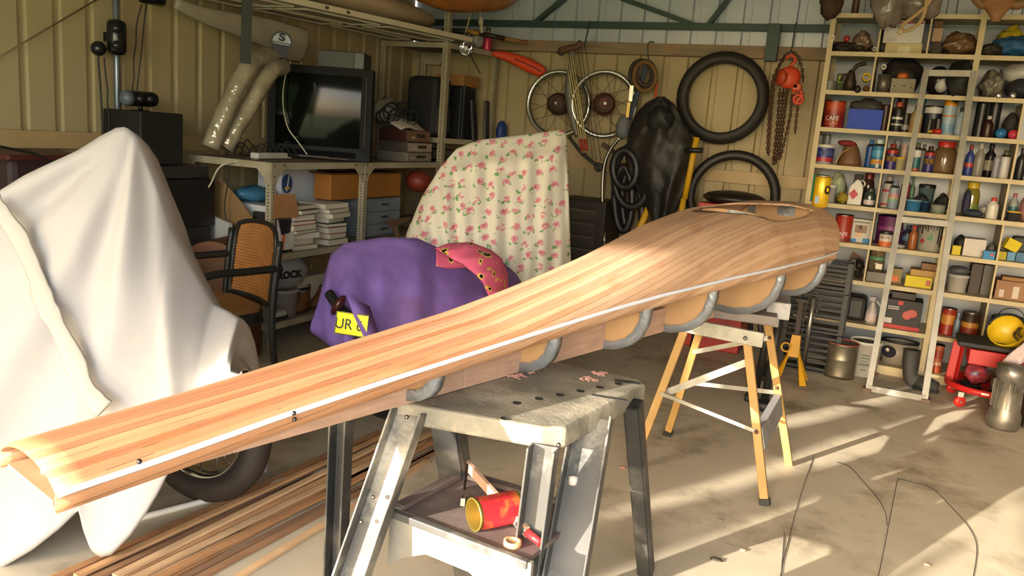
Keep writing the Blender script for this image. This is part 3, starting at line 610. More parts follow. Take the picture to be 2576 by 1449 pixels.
# floral sheet
def floral():
    m = mk('#d3ccba', .85, var=.03, spec=.15); nt = m.node_tree; N = nt.nodes; Lk = nt.links; b = N['Principled BSDF']
    src = b.inputs['Base Color'].links[0].from_socket; uv = N.new('ShaderNodeUVMap')
    nz = N.new('ShaderNodeTexNoise'); nz.inputs['Scale'].default_value = 38; Lk.new(uv.outputs[0], nz.inputs[0])
    def layer(src, off, rad, col, nth, sc=13.5):
        mp = N.new('ShaderNodeMapping'); mp.inputs['Location'].default_value = off+(0,); Lk.new(uv.outputs[0], mp.inputs[0])
        vo = N.new('ShaderNodeTexVoronoi'); vo.voronoi_dimensions = '2D'; vo.inputs['Scale'].default_value = sc; vo.inputs['Randomness'].default_value = .55; Lk.new(mp.outputs[0], vo.inputs['Vector'])
        lt = N.new('ShaderNodeMath'); lt.operation = 'LESS_THAN'; Lk.new(vo.outputs['Distance'], lt.inputs[0]); lt.inputs[1].default_value = rad
        g = N.new('ShaderNodeMath'); g.operation = 'GREATER_THAN'; Lk.new(nz.outputs[0], g.inputs[0]); g.inputs[1].default_value = nth
        mu = N.new('ShaderNodeMath'); mu.operation = 'MULTIPLY'; Lk.new(lt.outputs[0], mu.inputs[0]); Lk.new(g.outputs[0], mu.inputs[1])
        mx = N.new('ShaderNodeMixRGB'); Lk.new(mu.outputs[0], mx.inputs[0]); Lk.new(src, mx.inputs[1]); mx.inputs[2].default_value = lin(col)+[1]; return mx.outputs[0]
    c = layer(src, (.014, .016), .24, '#6f9560', .54); c = layer(c, (-.012, .012), .2, '#7c9f6a', .56); c = layer(c, (0, 0), .26, '#cf8f95', .46); c = layer(c, (.003, -.002), .12, '#c06f7a', .5)
    Lk.new(c, b.inputs['Base Color']); return m
FLO = floral()
top = L([(1020, 592, 4.40, 0), (1060, 497, 4.44, .13), (1108, 420, 4.48, .26), (1148, 374, 4.52, .36), (1205, 352, 4.56, .47), (1310, 340, 4.64, .68), (1400, 328, 4.72, .88), (1416, 326, 4.74, .93), (1424, 336, 4.75, .96), (1430, 410, 4.75, 1)])
bot = L([(1060, 650, 4.2, 0), (1100, 680, 4.2, .15), (1150, 715, 4.22, .3), (1210, 735, 4.26, .45), (1280, 740, 4.32, .6), (1340, 735, 4.40, .75), (1400, 710, 4.5, .88), (1430, 690, 4.6, .96), (1438, 685, 4.64, 1)])
def ff(u, v, p): return .05*math.exp(-((v-.17)/.05)**2)*(.35 < u < .95)*.5 + min(1, v*4)*(.012*math.sin(u*44+v*5)+.008*math.sin(u*71)) + .03*math.exp(-((u-.9+v*.2)/.03)**2)*v
m = drape('f', top, bot, FLO, 100, 50, .06, (.35, -.93, .05), ff, .3, .1)
m.uv = [(p[0]*1.0+p[1]*.25, p[2]) for p in m.v]
solo('floral_sheet', m, FLO, 'cream sheet printed with pink roses draped over a tall windscreen', 'sheet', solid=.004)
wsn = thing('covered_machine', 'machine standing under the cream floral sheet', 'machine', (-2.0, 4.75, 0))
part('windscreen', MB().hexa([tuple(P3(x, y, t)) for x, y, t in ((1090, 600, 4.75), (1400, 600, 4.85), (1400, 600, 4.9), (1090, 600, 4.8), (1170, 372, 4.75), (1395, 350, 4.9), (1395, 350, 4.95), (1170, 372, 4.8))]), mk('#4a4a4a', .3), wsn)
part('stand', MB().bar((-2.05, 4.7, 0), (-2.05, 4.7, .9), .06, .06), BLACK, wsn)

# ---------------------------------------------------------------- cane armchair
CANE = mk('#a06a34', .7, var=.14, sc=18)
def canemat():
    m = mk('#a8713a', .7, var=.15, sc=14, alpha=.999); nt = m.node_tree; N = nt.nodes; Lk = nt.links; b = N['Principled BSDF']
    uv = N.new('ShaderNodeUVMap'); ck = N.new('ShaderNodeTexBrick'); ck.offset = .0; ck.inputs['Scale'].default_value = 1; ck.inputs['Brick Width'].default_value = .016; ck.inputs['Row Height'].default_value = .016; ck.inputs['Mortar Size'].default_value = .0042; ck.inputs['Mortar Smooth'].default_value = 0
    ck.inputs['Color1'].default_value = (.25, .25, .25, 1); ck.inputs['Color2'].default_value = (.25, .25, .25, 1); ck.inputs['Mortar'].default_value = (1, 1, 1, 1)
    Lk.new(uv.outputs[0], ck.inputs[0]); Lk.new(ck.outputs[0], b.inputs['Alpha']); return m
cf = V((-.32, -.95, 0)).normalized(); ce = V((-.95, .32, 0)).normalized()
CH0 = V((-2.74, 3.04, 0)); W_ = .47
def cp(a, f, z): return CH0+ce*a+cf*f+V((0, 0, z))
ch = thing('cane_armchair', 'armchair with woven cane back and seat and black bent arms beside the white sheet', 'chair', cp(W_/2, .2, 0))
BLM = mk('#23211f', .4, var=.2)
bkm = MB(); uv = []
def bkf(u, v):
    zz = lerp(.47, .86, v); k = 1-.13*max(0, (v-.75)/.25)**2; a = W_/2+(u-.5)*(W_-.05)*k; sag = -.045*math.sin(u*PI); return cp(a, -.02+sag*.8-.10*(zz-.45), zz-.025*abs(2*u-1)**3*(v > .7))
nb = 25
for i in range(nb):
    for j in range(nb): bkm.v.append(tuple(bkf(i/(nb-1), j/(nb-1)))); uv.append((i/(nb-1)*.44, j/(nb-1)*.4))
for i in range(nb-1):
    for j in range(nb-1): bkm.f.append((i*nb+j, i*nb+j+1, (i+1)*nb+j+1, (i+1)*nb+j)); bkm.mi.append(0); bkm.sm.append(True)
bkm.uv = uv; part('cane_back', bkm, canemat(), ch, solid=.004)
ring = [bkf(u, 0) for u in np.linspace(0, 1, 14)]+[bkf(1, v) for v in np.linspace(0, 1, 10)][1:]+[bkf(u, 1) for u in np.linspace(1, 0, 14)][1:]+[bkf(0, v) for v in np.linspace(1, 0, 10)][1:-1]
part('back_frame', MB().tube(ring, .013, 8, True), BLM, ch)
sm_ = MB(); poly = [(W_/2+(W_/2)*math.copysign(abs(math.cos(t))**.5, math.cos(t)), .21+.22*math.copysign(abs(math.sin(t))**.5, math.sin(t))) for t in np.linspace(0, 2*PI, 28)[:-1]]
part('seat', MB().prism([(a, f) for a, f in poly], .02, Matrix(((ce.x, cf.x, 0, CH0.x), (ce.y, cf.y, 0, CH0.y), (0, 0, 1, .445), (0, 0, 0, 1)))), mk('#8d6238', .7, var=.15, sc=15), ch)
part('seat_rail', MB().prism([(W_/2+(a-W_/2)*1.05, .21+(f-.21)*1.05) for a, f in poly], .045, Matrix(((ce.x, cf.x, 0, CH0.x), (ce.y, cf.y, 0, CH0.y), (0, 0, 1, .398), (0, 0, 0, 1)))), BLM, ch)
for a in (-.012, W_+.012):
    part('rear_leg', MB().tube(curve([cp(a, -.06, .0), cp(a, -.02, .3), cp(a, -.02, .5), cp(a, -.05, .80)]), .017, 8), BLM, ch)
    part('arm', MB().tube(curve([cp(a, -.06, .665), cp(a, .12, .66), cp(a, .30, .655), cp(a, .39, .60), cp(a, .415, .45), cp(a, .40, .2), cp(a, .42, 0)], 40), .019, 8), BLM, ch)

# ---------------------------------------------------------------- slotted steel bench and tall rack by the left wall
def slotmat():
    m = mk('#b3a78b', .5, var=.08); nt = m.node_tree; N = nt.nodes; Lk = nt.links; b = N['Principled BSDF']
    ge = N.new('ShaderNodeNewGeometry'); sp = N.new('ShaderNodeSeparateXYZ'); Lk.new(ge.outputs['Position'], sp.inputs[0])
    a = N.new('ShaderNodeMath'); a.operation = 'DIVIDE'; Lk.new(sp.outputs[2], a.inputs[0]); a.inputs[1].default_value = .02
    f = N.new('ShaderNodeMath'); f.operation = 'FRACT'; Lk.new(a.outputs[0], f.inputs[0]); g = N.new('ShaderNodeMath'); g.operation = 'GREATER_THAN'; Lk.new(f.outputs[0], g.inputs[0]); g.inputs[1].default_value = .45
    mx = N.new('ShaderNodeMixRGB'); Lk.new(g.outputs[0], mx.inputs[0]); mx.inputs[1].default_value = lin('#b3a78b')+[1]; mx.inputs[2].default_value = lin('#2a2620')+[1]; Lk.new(mx.outputs[0], b.inputs['Base Color']); return m
SLOT = slotmat(); CSD = mk('#a39980', .55, var=.1, dirt='#6d5a40', dsc=5, damt=.4)
def post(p, z0, z1, sx, sy, root, w=.04):
    x, y = p; m = MB(); m.box((x+sx*w/2, y, (z0+z1)/2), (w, .003, z1-z0)); m.box((x, y+sy*w/2, (z0+z1)/2), (.003, w, z1-z0)); o = part('post', m, CSD, root)
    m = MB(); m.box((x+sx*w/2, y-.0002*1, (z0+z1)/2), (.007, .0042, z1-z0-.02)); m.box((x, y+sy*w/2, (z0+z1)/2), (.0042, .007, z1-z0-.02)); part('slot_row', m, SLOT, o); return o
BX0, BX1, BY0, BY1 = -3.93, -3.33, 3.70, 5.60
bench = thing('steel_bench', 'cream slotted-angle steel bench carrying the television along the left wall', 'bench', (-3.63, 4.65, 0))
for p, sx, sy in (((BX1, BY0), -1, 1), ((BX1, 4.61), -1, 1), ((BX0, BY0-.05), 1, 1), ((BX0, 5.5), 1, -1)): post(p, 0, 1.125, sx, sy, bench)
def beam(p, q, root, h=.04, mat=CSD): m = MB(); m.bar(p, q, .003, h, up=(0, 0, 1)) if 0 else m.bar(p, q, .006, h, up=((V(q)-V(p)).cross(V((0, 0, 1))))); return part('beam', m, mat, root)
for z in (1.11, .56, .135):
    beam((BX1, BY0, z), (BX1, BY1, z), bench); beam((BX0, BY0-.05, z), (BX1, BY0, z), bench)
    m = MB(); m.hexa([(BX0, BY0-.05, z+.005), (BX1-.004, BY0+.01, z+.005), (BX1-.004, BY1, z+.005), (BX0, BY1, z+.005), (BX0, BY0-.05, z+.021), (BX1-.004, BY0+.01, z+.021), (BX1-.004, BY1, z+.021), (BX0, BY1, z+.021)])
    part('bench_top' if z > 1 else 'shelf', m, mk('#6f5d4c', .8, var=.2, dirt='#3c2f26', dsc=6, damt=.5) if z > 1 else mk('#8d8570', .7, var=.12), bench)
for y, d in ((BY0, 1), (4.61, 1), (4.61, -1)):
    m = MB(); m.add([(BX1+.004, y, 1.13), (BX1+.004, y+d*.13, 1.13), (BX1+.004, y+d*.12, 1.10), (BX1+.004, y+d*.05, 1.04), (BX1+.004, y+d*.035, 1.0), (BX1+.004, y, 1.0)], [(0, 1, 2, 3, 4, 5)]); g = part('gusset_plate', m, CSD, bench, solid=.003)
    for q in ((.02, 1.115), (.10, 1.115), (.02, 1.05)): part('bolt', MB().ball((BX1+.006, y+d*q[0], q[1]), .006, 8, 6), RUST, g)
m = MB(); m.add([(BX1-.003, BY0-.004, 1.13), (BX1-.13, BY0-.016, 1.13), (BX1-.11, BY0-.014, 1.10), (BX1-.05, BY0-.009, 1.04), (BX1-.035, BY0-.007, 1.0), (BX1, BY0-.004, 1.0)], [(0, 1, 2, 3, 4, 5)]); part('gusset_plate', m, CSD, bench, solid=.003)
RX0, RX1, RY0, RY1 = -3.95, -3.3, 5.63, 6.24
rack = thing('steel_rack', 'tall cream slotted-angle rack standing in the back left corner', 'rack', (-3.62, 5.95, 0))
for p, sx, sy, zt in (((RX1-.03, RY0), -1, 1, 2.42), ((RX1+.1, RY1), -1, -1, 2.05), ((RX0, RY0), 1, 1, 2.05), ((RX0, RY1), 1, -1, 2.05)): post(p, 0, zt, sx, sy, rack, .045)
for z in (2.03, 1.30, 1.11, .6):
    beam((RX1-.03, RY0, z), (RX1+.1, RY1, z), rack); beam((RX0, RY0, z), (RX1-.03, RY0, z), rack)
    m = MB(); v4 = [(RX0, RY0), (RX1-.034, RY0+.004), (RX1+.096, RY1), (RX0, RY1)]; m.hexa([(x, y, z+.002) for x, y in v4]+[(x, y, z+.016) for x, y in v4]); part('shelf', m, mk('#77736a', .6, var=.15), rack)
m = MB(); m.add([(RX0+.25, RY1-.02, 2.02), (RX0, RY1-.02, 2.02), (RX0+.05, RY1-.02, 1.93), (RX0+.2, RY1-.02, 1.93)], [(0, 1, 2, 3)]); part('gusset_plate', m, CSD, rack, solid=.003)

# television
TVC = V((-3.60, 4.45, 1.132)); tr_ = V((.905, .425, 0)).normalized(); tf = V((tr_.y, -tr_.x, 0))
TM = Matrix(((tr_.x, tf.x, 0, TVC.x), (tr_.y, tf.y, 0, TVC.y), (0, 0, 1, TVC.z), (0, 0, 0, 1)))   # x right, y towards viewer, z up
tv = thing('television', 'big black box television standing on the steel bench', 'television', TVC)
TVB = mk('#0e0e0d', .6, var=.15, spec=.25)
def lp(M, *p): return tuple(M @ V(p))
w, h = .35, .61
m = MB(); o = .045; 
fr_ = [(-w, 0), (w, 0), (w, h), (-w, h)]; inn = [(-w+.05, .085), (w-.075, .085), (w-.075, h-.05), (-w+.05, h-.05)]
for y0, y1 in ((0, -.09),):
    vs = [lp(TM, x, 0, z) for x, z in fr_]+[lp(TM, x, -.012, z) for x, z in inn]+[lp(TM, x, -.09, z) for x, z in fr_]
    m.add(vs, [(0, 1, 5, 4), (1, 2, 6, 5), (2, 3, 7, 6), (3, 0, 4, 7), (0, 8, 9, 1), (1, 9, 10, 2), (2, 10, 11, 3), (3, 11, 8, 0)])
part('front_bezel', m, TVB, tv, bevel=.004)
m = MB(); m.hexa([lp(TM, -w, -.09, 0), lp(TM, w, -.09, 0), lp(TM, w-.1, -.43, .03), lp(TM, -w+.18, -.40, .03), lp(TM, -w, -.09, h), lp(TM, w, -.09, h), lp(TM, w-.1, -.43, h-.16), lp(TM, -w+.18, -.40, h-.16)]); part('rear_housing', m, TVB, tv, bevel=.01)
m = MB(); m.grid(15, 11, lambda u, v: TM @ V((lerp(-w+.05, w-.075, u), -.012+.016*(1-(2*u-1)**2)*.8+.012*(1-(2*v-1)**2)-.01, lerp(.085, h-.05, v))))
part('screen', m, mk('#0f100e', .08, var=.05, spec=.16), tv)
part('control_flap', MB().box((0, .002, .04), (.5, .006, .035), 0, 0, TM), mk('#0f0f0f', .85, spec=.1), tv)
part('speaker_slot', MB().box((w-.04, .0005, .33), (.008, .004, .45), 0, 0, TM), mk('#0b0b0b', .6), tv)
# cassette recorder on the tv
vb = thing('video_recorder', 'grey box-shaped recorder sitting on top of the television', 'recorder', lp(TM, .12, -.15, h))
part('case', MB().box((.12, -.2, h+.058), (.31, .25, .112), 0, 0, TM), mk('#2f2f2d', .6, var=.1), vb, bevel=.004); part('front_panel', MB().box((.085, -.073, h+.058), (.235, .006, .1), 0, 0, TM), mk('#4b4a47', .6, var=.1), vb)
part('dark_end', MB().box((.24, -.073, h+.058), (.06, .007, .1), 0, 0, TM), mk('#2b2a28', .4), vb)
# remote, cable tangles, white cable
a = TM @ V((.0, .10, .012)); solo('remote_control', MB().box((0, 0, .008), (.20, .05, .016), 0, 0, rz(a, .5)), mk('#1d1b19', .5), 'black remote control lying on the bench in front of the television', 'remote', bevel=.003)
solo('brown_stick', MB().box((0, 0, .006), (.22, .018, .01), 0, 0, rz(TM @ V((.13, .14, .012)), .45)), mk('#4b3626', .7), 'short brown stick lying on the bench under the right of the screen', 'stick')
CABW = mk('#c9c2a8', .5); 
wc_ = [TM @ V(p) for p in ((-.20, -.02, .67), (-.23, .03, .50), (-.235, .035, .35), (-.20, .04, .20), (-.12, .05, .10), (-.05, .07, .02))]
solo('white_cable', MB().tube(curve([FX(712, 130, -3.72)]+wc_, 40), .005, 6), CABW, 'thin white cable hanging in a curve in front of the television screen', 'cable')
solo('white_cable', MB().tube(curve([(-3.58, 4.16, 1.14), (-3.62, 3.95, 1.15), (-3.55, 3.8, 1.13), FY(560, 415, 3.6), FY(525, 470, 3.6), FY(490, 497, 3.62), FY(440, 503, 3.68)], 50), .0055, 6), CABW, 'white cable sagging from the left end of the bench down to the wall', 'cable')
m = MB()
for k in range(9):
    c = V((-3.84+.015*k, 3.86+.045*k, 1.145)); m.tube(curve([c+V((0, 0, -.01)), c+V((.02, .03, .05+.02*(k % 3))), c+V((.05, .07, .04)), c+V((.07, .09, -.01))], 16), .005, 5)
solo('power_cords', m, BLACK, 'tangle of black power cords on the left end of the steel bench', 'cable', kind='stuff')
m = MB(); m.box((-3.60, 3.98, 1.152), (.06, .3, .035), .1); solo('power_board', m, mk('#b9b5aa', .5), 'white power board among the black cords on the bench', 'power board', bevel=.004)
for k, (px, py) in enumerate([(455, 398), (480, 400), (500, 395), (520, 390), (577, 415)]):
    a = FY(px, py, 3.68); solo('electrical_cable', MB().tube(curve([a, a+V((-.012, 0, -.12)), a+V((.005-.01*k, 0, -.25)), a+V((-.02, 0.01, -.36-.03*(k % 3)))], 16), .004, 5), BLACK, 'black cord hanging from the left end of the bench, %s' % ['leftmost by the back post', 'second from the back post', 'third from the back post', 'fourth from the back post', 'nearest the front post'][k], 'cable')
# plastic wrapped tubes leaning beside the tv
PW = mk('#9b9078', .16, .25, var=.25, sc=14, bump=.7, bsc=22)
dt = thing('wrapped_tubes', 'bundle of two long tubes in shiny plastic wrap leaning left of the television', 'tubes', FX(545, 375, -3.72))
b0, b1, b2 = FX(535, 372, -3.72), FX(640, 165, -3.62), FX(690, 140, -3.66)
part('tube', MB().tube(curve([b0+V((0, -.02, 0)), b0.lerp(b1, .5)+V((0, -.04, .01)), b1+V((0, -.02, .02)), b2]), .055, 12), PW, dt); part('tube', MB().tube(curve([b0+V((0, .09, .0)), b0.lerp(b1, .5)+V((.02, .10, 0)), b1+V((.02, .11, -.03)), b2+V((.02, .06, -.06))]), .055, 12), PW, dt)
# panelled door lying overhead
dr = thing('panelled_door', 'old cream panelled door stored flat overhead on the tall rack', 'door', (-3.6, 4.8, 2.07))
DX0, DX1, DY0, DY1, DZ = -4.02, -3.36, 3.5, 5.78, 2.072
sh = lambda x, y: (x+(y-4.8)*.16*(1 if x > -3.7 else .5), y)
q4 = [sh(DX0, DY0), sh(DX1, DY0), sh(DX1, DY1), sh(DX0, DY1)]
DM = mk('#a39a86', .6, var=.06); m = MB(); m.hexa([(x, y, DZ) for x, y in q4]+[(x, y, DZ+.038) for x, y in q4]); part('slab', m, DM, dr)
m = MB(); a, b_ = V((*sh(DX1, DY0), DZ+.019)), V((*sh(DX1, DY1), DZ+.019)); m.bar(a+V((.002, 0, 0)), b_+V((.002, 0, 0)), .004, .036, up=(1, 0, 0)); part('edge', m, mk('#cfc3a6', .55, var=.06), dr)
for y in (4.30, 4.48): p = sh(DX1, y); part('lock_mortise', MB().box((p[0]+.0045, p[1], DZ+.019), (.002, .05, .018)), mk('#5e4630', .7), dr)
for (ya, yb) in ((3.55, 4.1), (4.2, 4.85), (4.95, 5.65)):
    for (xa, xb) in ((DX0+.08, -3.75), (-3.67, DX1-.07)):
        m = MB(); pts = [sh(xa, ya), sh(xb, ya), sh(xb, yb), sh(xa, yb)]
        for i in range(4): a, b_ = pts[i], pts[(i+1) % 4]; m.bar((*a, DZ-.003), (*b_, DZ-.003), .014, .01)
        part('panel_moulding', m, mk('#c2b89f', .6), dr)
# sailboard tail with the round badge
sb = thing('sailboard', 'pale tapered sailboard hanging under the overhead door with a round badge at its tip', 'sailboard', FX(640, 60, -3.8))
pts = [FX(440, 8, -3.92), FX(520, 40, -3.88), FX(600, 62, -3.84), FX(680, 85, -3.8), FX(740, 110, -3.76), FX(772, 118, -3.74)]
part('board', MB().tube(curve(pts, 30), rad(curve(pts, 30), [0, .4, .8, .95, 1], [.03, .07, .12, .11, .06]), 12, flat=.35, up=(.3, 0, 1)), mk('#8e8470', .5, var=.1), sb)
bc = FX(708, 108, -3.60); Mb = face(bc, (.75, -.66, 0), (.12, 0, 1)); 
bd_ = part('badge', MB().prism([(.066*math.cos(t)*(1 if math.sin(t) > -.2 else 1-.45*(-math.sin(t)-.2)), .07*math.sin(t)-(.02 if math.sin(t) < -.6 else 0)) for t in np.linspace(0, 2*PI, 40)[:-1]], .006, Mb), mk('#15161a', .4), sb)
part('badge_face', MB().prism([(.056*math.cos(t), .06*math.sin(t)) for t in np.linspace(.05, PI-.05, 24)], .002, Mb @ Matrix.Translation((0, 0, .006))), mk('#a9adb4', .4), bd_)
text('S', .062, Mb @ Matrix.Translation((0, .032, .009)), mk('#121318', .5), bd_, sx=1.35, bold=.003)
part('badge_band', MB().box((0, -.006, .007), (.1, .006, .002), 0, 0, Mb), mk('#a9adb4', .4), bd_)
solo('hanging_strap', MB().bar(FX(622, -20, -3.45), FX(618, 160, -3.52), .058, .006, up=(.7, .7, 0)), mk('#2f2f2b', .7), 'dark vertical strap hanging from the roof beside the overhead door', 'strap')
# fabric bundle and timber hull on top of the door
m = MB(); m.ball((-3.62, 5.0, 2.21), (.24, .75, .10), 26, 14, noise=.05, seed=3); solo('cloth_bundle', m, mk('#b39c80', .9, var=.08, bump=.3, bsc=9), 'pinkish beige cloth bundle lying on the overhead door', 'bundle')
m = MB(); hc = curve([FX(1010, -35, -3.3), FX(1110, -8, -3.25), FX(1200, -2, -3.2), FX(1270, -6, -3.16), FX(1330, -40, -3.12)], 24); m.tube(hc, rad(hc, [0, .3, .7, 1], [.05, .10, .09, .02]), 12); cn = thing('wooden_canoe', 'orange-brown varnished wooden hull tip hanging near the roof', 'canoe', hc[12]-V((0, 0, .1))); part('hull', m, mk('#a9682c', .4, var=.15, sc=6), cn); [part('sling_rope', MB().cyl(hc[q], (hc[q].x, hc[q].y, HC), .006, n=6), mk('#a89b80', .9), cn) for q in (7, 17)]

# left wall electronics
GBK = mk('#141414', .22, var=.2)
sp_ = thing('wall_speaker', 'black capsule speaker with two domes mounted high on the left wall', 'speaker', (XL+.06, 3.19, 1.66))
m = MB(); c = V((-3.99, 3.20, 1.755)); m.tube([c+V((0, 0, z)) for z in (-.095, -.088, -.07, .07, .088, .095)], [.015, .04, .05, .05, .04, .015], 16); part('body', m, GBK, sp_)
for z in (-.045, .045): part('driver', MB().ball(c+V((.036, -.03, z)), .026, 14, 9), mk('#232325', .12), sp_)
part('bracket', MB().ball(c+V((-.03, -.09, -.07)), .04, 14, 9).box(c+V((-.05, 0, 0)), (.05, .05, .05)), GBK, sp_)
cs = thing('centre_speaker', 'black capsule speaker with grey end cap lying on its stand atop the black box', 'speaker', (-3.9, 3.3, 1.375))
c = V((-3.93, 3.30, 1.437)); dd = V((.15, 1, .02)).normalized(); m = MB(); m.tube([c+dd*z for z in (-.085, -.06, .07, .09, .1)], [.042, .042, .042, .035, .012], 16); part('body', m, GBK, cs)
part('grey_cap', MB().tube([c-dd*q for q in (.06, .09, .105, .112)], [.043, .043, .035, .012], 16), mk('#5a6470', .4), cs)
for q in (-.01, .05): part('driver', MB().ball(c+dd*q+V((.034, -.02, 0)), .02, 12, 8), mk('#2a2625', .3), cs)
part('stand', MB().cyl(c+V((0, 0, -.07)), c+V((0, 0, -.03)), .012).box(c+V((0, 0, -.066)), (.07, .07, .008)), GBK, cs)
solo('subwoofer', MB().box((-3.93, 3.32, 1.225), (.3, .29, .29)), mk('#171614', .55, var=.2), 'black square speaker box behind the peak of the white sheet', 'speaker', bevel=.006)
am = thing('stereo_stack', 'stack of dark stereo units below the black speaker box', 'stereo', (-3.85, 3.45, .6))
part('unit', MB().box((-3.9, 3.45, 1.04), (.3, .36, .07)), mk('#2b2925', .5), am, bevel=.003); part('unit', MB().box((-3.88, 3.47, .86), (.32, .36, .28)), mk('#191816', .4), am, bevel=.004); part('cabinet', MB().box((-3.88, 3.4, .36), (.34, .42, .72)), mk('#262320', .6), am)
m = MB(); m.box((-3.86, 2.62, 1.0), (.4, .5, .24)); ca = thing('hard_case', 'dark maroon hard case behind the white sheet at the left edge', 'case', (-3.86, 2.62, .88)); part('body', m, mk('#2a1c1d', .5, var=.2), ca, bevel=.03); part('lid', MB().box((-3.86, 2.60, 1.125), (.38, .47, .03)), mk('#4a1a18', .5), ca, bevel=.01)
m = MB(); m.box((-3.86, 2.62, .44), (.42, .55, .87)); solo('storage_cabinet', m, mk('#3a3026', .7), 'dark cabinet under the maroon case by the left wall', 'cabinet')
lc = [FX(p[0], p[1], -4.02) for p in ((246, 118), (248, 160), (254, 240), (258, 340), (258, 400))]; solo('speaker_cord', MB().tube(curve(lc, 30), .005, 6), BLACK, 'black cord looping down from the wall speaker, left one', 'cable')
lc = [FX(p[0], p[1], -4.02) for p in ((262, 145), (266, 190), (271, 230), (270, 260), (275, 300), (273, 345))]; solo('speaker_cord', MB().tube(curve(lc, 30), .004, 6), BLACK, 'black cord hanging straight down below the wall speaker bracket', 'cable')
for i, pts in enumerate((((357, 10), (344, 60), (342, 110), (336, 150), (337, 190), (331, 240)), ((370, 5), (362, 60), (357, 120), (350, 180), (343, 240)))):
    solo('speaker_cord', MB().tube(curve([FX(x, y, -4.04) for x, y in pts], 30), .0035, 6), BLACK, ['thin wavy cord right of the grey conduit pipe', 'thin straight cord farther right of the grey conduit pipe'][i], 'cable')
m = MB(); c = FX(382, -4, -3.95); m.tube([c+V((0, q, 0)) for q in (-.09, -.07, .07, .09)], [.012, .035, .035, .012], 12); solo('wall_speaker', m, GBK, 'black capsule speaker at the top edge above the thin cords', 'speaker')
solo('wall_cable', MB().tube(curve([FX(x, y, -3.62) for x, y in ((-30, 362), (30, 375), (80, 385), (115, 400), (140, 422), (160, 470))], 30), .006, 6), BLACK, 'thick black cable curving over the maroon case', 'cable')
solo('bracing_wire', MB().cyl(FX(-40, 165, XL+.02), FX(245, -2, XL+.02), .004, n=6), mk('#6d5c3c', .6), 'thin bracing wire running diagonally across the left wall', 'wire')
# ---------------------------------------------------------------- contents of bench and rack
def bxz(px0, px1, X, pytop, z, d, name, mat, label, cat, bevel=.002, group=None):
    a = FX((px0+px1)/2, 500, X); y0 = FX(px0, pytop, X).y; y1 = FX(px1, pytop, X).y; zt = FX((px0+px1)/2, pytop, X).z
    m = MB(); m.box((X-d/2, (y0+y1)/2, (z+zt)/2), (d, abs(y1-y0), zt-z)); return solo(name, m, mat, label, cat, group, bevel=bevel)
ZB, ZM, ZL = 1.131, .583, .157
def bx(c, d, a=0): return MB().box(c, d, a)
# upper shelf below the bench
o = thing('logo_carton', 'white carton with a blue oval emblem at the back of the bench shelf', 'box', (-3.75, 4.35, ZM)); a = FX(690, 430, -3.62)
part('box', bx((-3.74, 4.32, .83), (.2, .36, .48)), mk('#b9bcc4', .7, var=.05), o, bevel=.003)
Mo = face(FX(722, 462, -3.637), (1, 0, 0)); part('emblem', MB().prism([(.05*math.cos(t), .062*math.sin(t)) for t in np.linspace(0, 2*PI, 30)[:-1]], .002, Mo), mk('#23406f', .5), o); part('emblem_stripe', MB().prism([(-.012, -.05), (.004, -.05), (.02, .055), (.012, .055)], .003, Mo), mk('#c5cad2', .5), o)
part('emblem_stripe', MB().box((0, -.03, .0026), (.05, .014, .001), 0, 0, Mo), mk('#c9a93c', .5), o)
m = MB(); m.ball((-3.60, 4.12, .80), (.06, .16, .10), 18, 12); solo('white_dome', m, mk('#c9c2bc', .6), 'white rounded plastic shell in front of the emblem carton', 'lid')
m = MB(); m.ball((-3.72, 3.98, .90), (.10, .16, .05), 18, 10, noise=.12, seed=2); solo('blue_bag', m, mk('#3f6f8f', .35, var=.3, bump=.4, bsc=25), 'blue plastic bag on top of the white webcam carton under the bench', 'bag')
o = thing('device_carton', 'white carton printed with a small black device behind the bench corner leg', 'box', (-3.6, 3.9, ZM)); part('box', bx((-3.62, 3.88, .72), (.34, .12, .27), 0), mk('#c9c8c6', .6, var=.04), o, bevel=.002)
part('printed_device', bx((-3.585, 3.818, .70), (.045, .003, .07)), BLACK, o); part('printed_device', bx((-3.50, 3.818, .655), (.035, .003, .055)), BLACK, o); part('printed_logo', MB().torus((-3.50, 3.818, .80), .016, .004, (0, 1, 0)), mk('#3a4250', .5), o); part('teal_edge', bx((-3.447, 3.88, .72), (.004, .12, .27)), mk('#2d5a62', .6), o)
m = MB(); q = [FY(x, y, 3.74) for x, y in ((553, 447), (512, 515), (530, 560), (600, 640), (650, 568), (600, 500))]; m.add([tuple(p) for p in q]+[tuple(p+V((.0, .006, 0))) for p in q], [(0, 1, 2, 3, 4, 5), (11, 10, 9, 8, 7, 6)]+[(i, (i+1) % 6, 6+(i+1) % 6, 6+i) for i in range(6)]); solo('cardboard_sheet', m, mk('#8a6a42', .85), 'brown cardboard sheet with a pointed top leaning below the bench', 'cardboard')
m = MB(); q = [FY(x, y, 3.66) for x, y in ((474, 517), (577, 562), (572, 640), (466, 605))]; q2 = [FY(x, y, 3.66) for x, y in ((585, 565), (580, 640))]
m.add([tuple(p) for p in q]+[tuple(p+V((.006, .02, 0))) for p in q], [(0, 1, 2, 3), (7, 6, 5, 4)]+[(i, (i+1) % 4, 4+(i+1) % 4, 4+i) for i in range(4)]); solo('whiteboard', m, mk('#aaa7a3', .6), 'grey-white flat panel leaning in front of the cardboard sheet', 'panel')
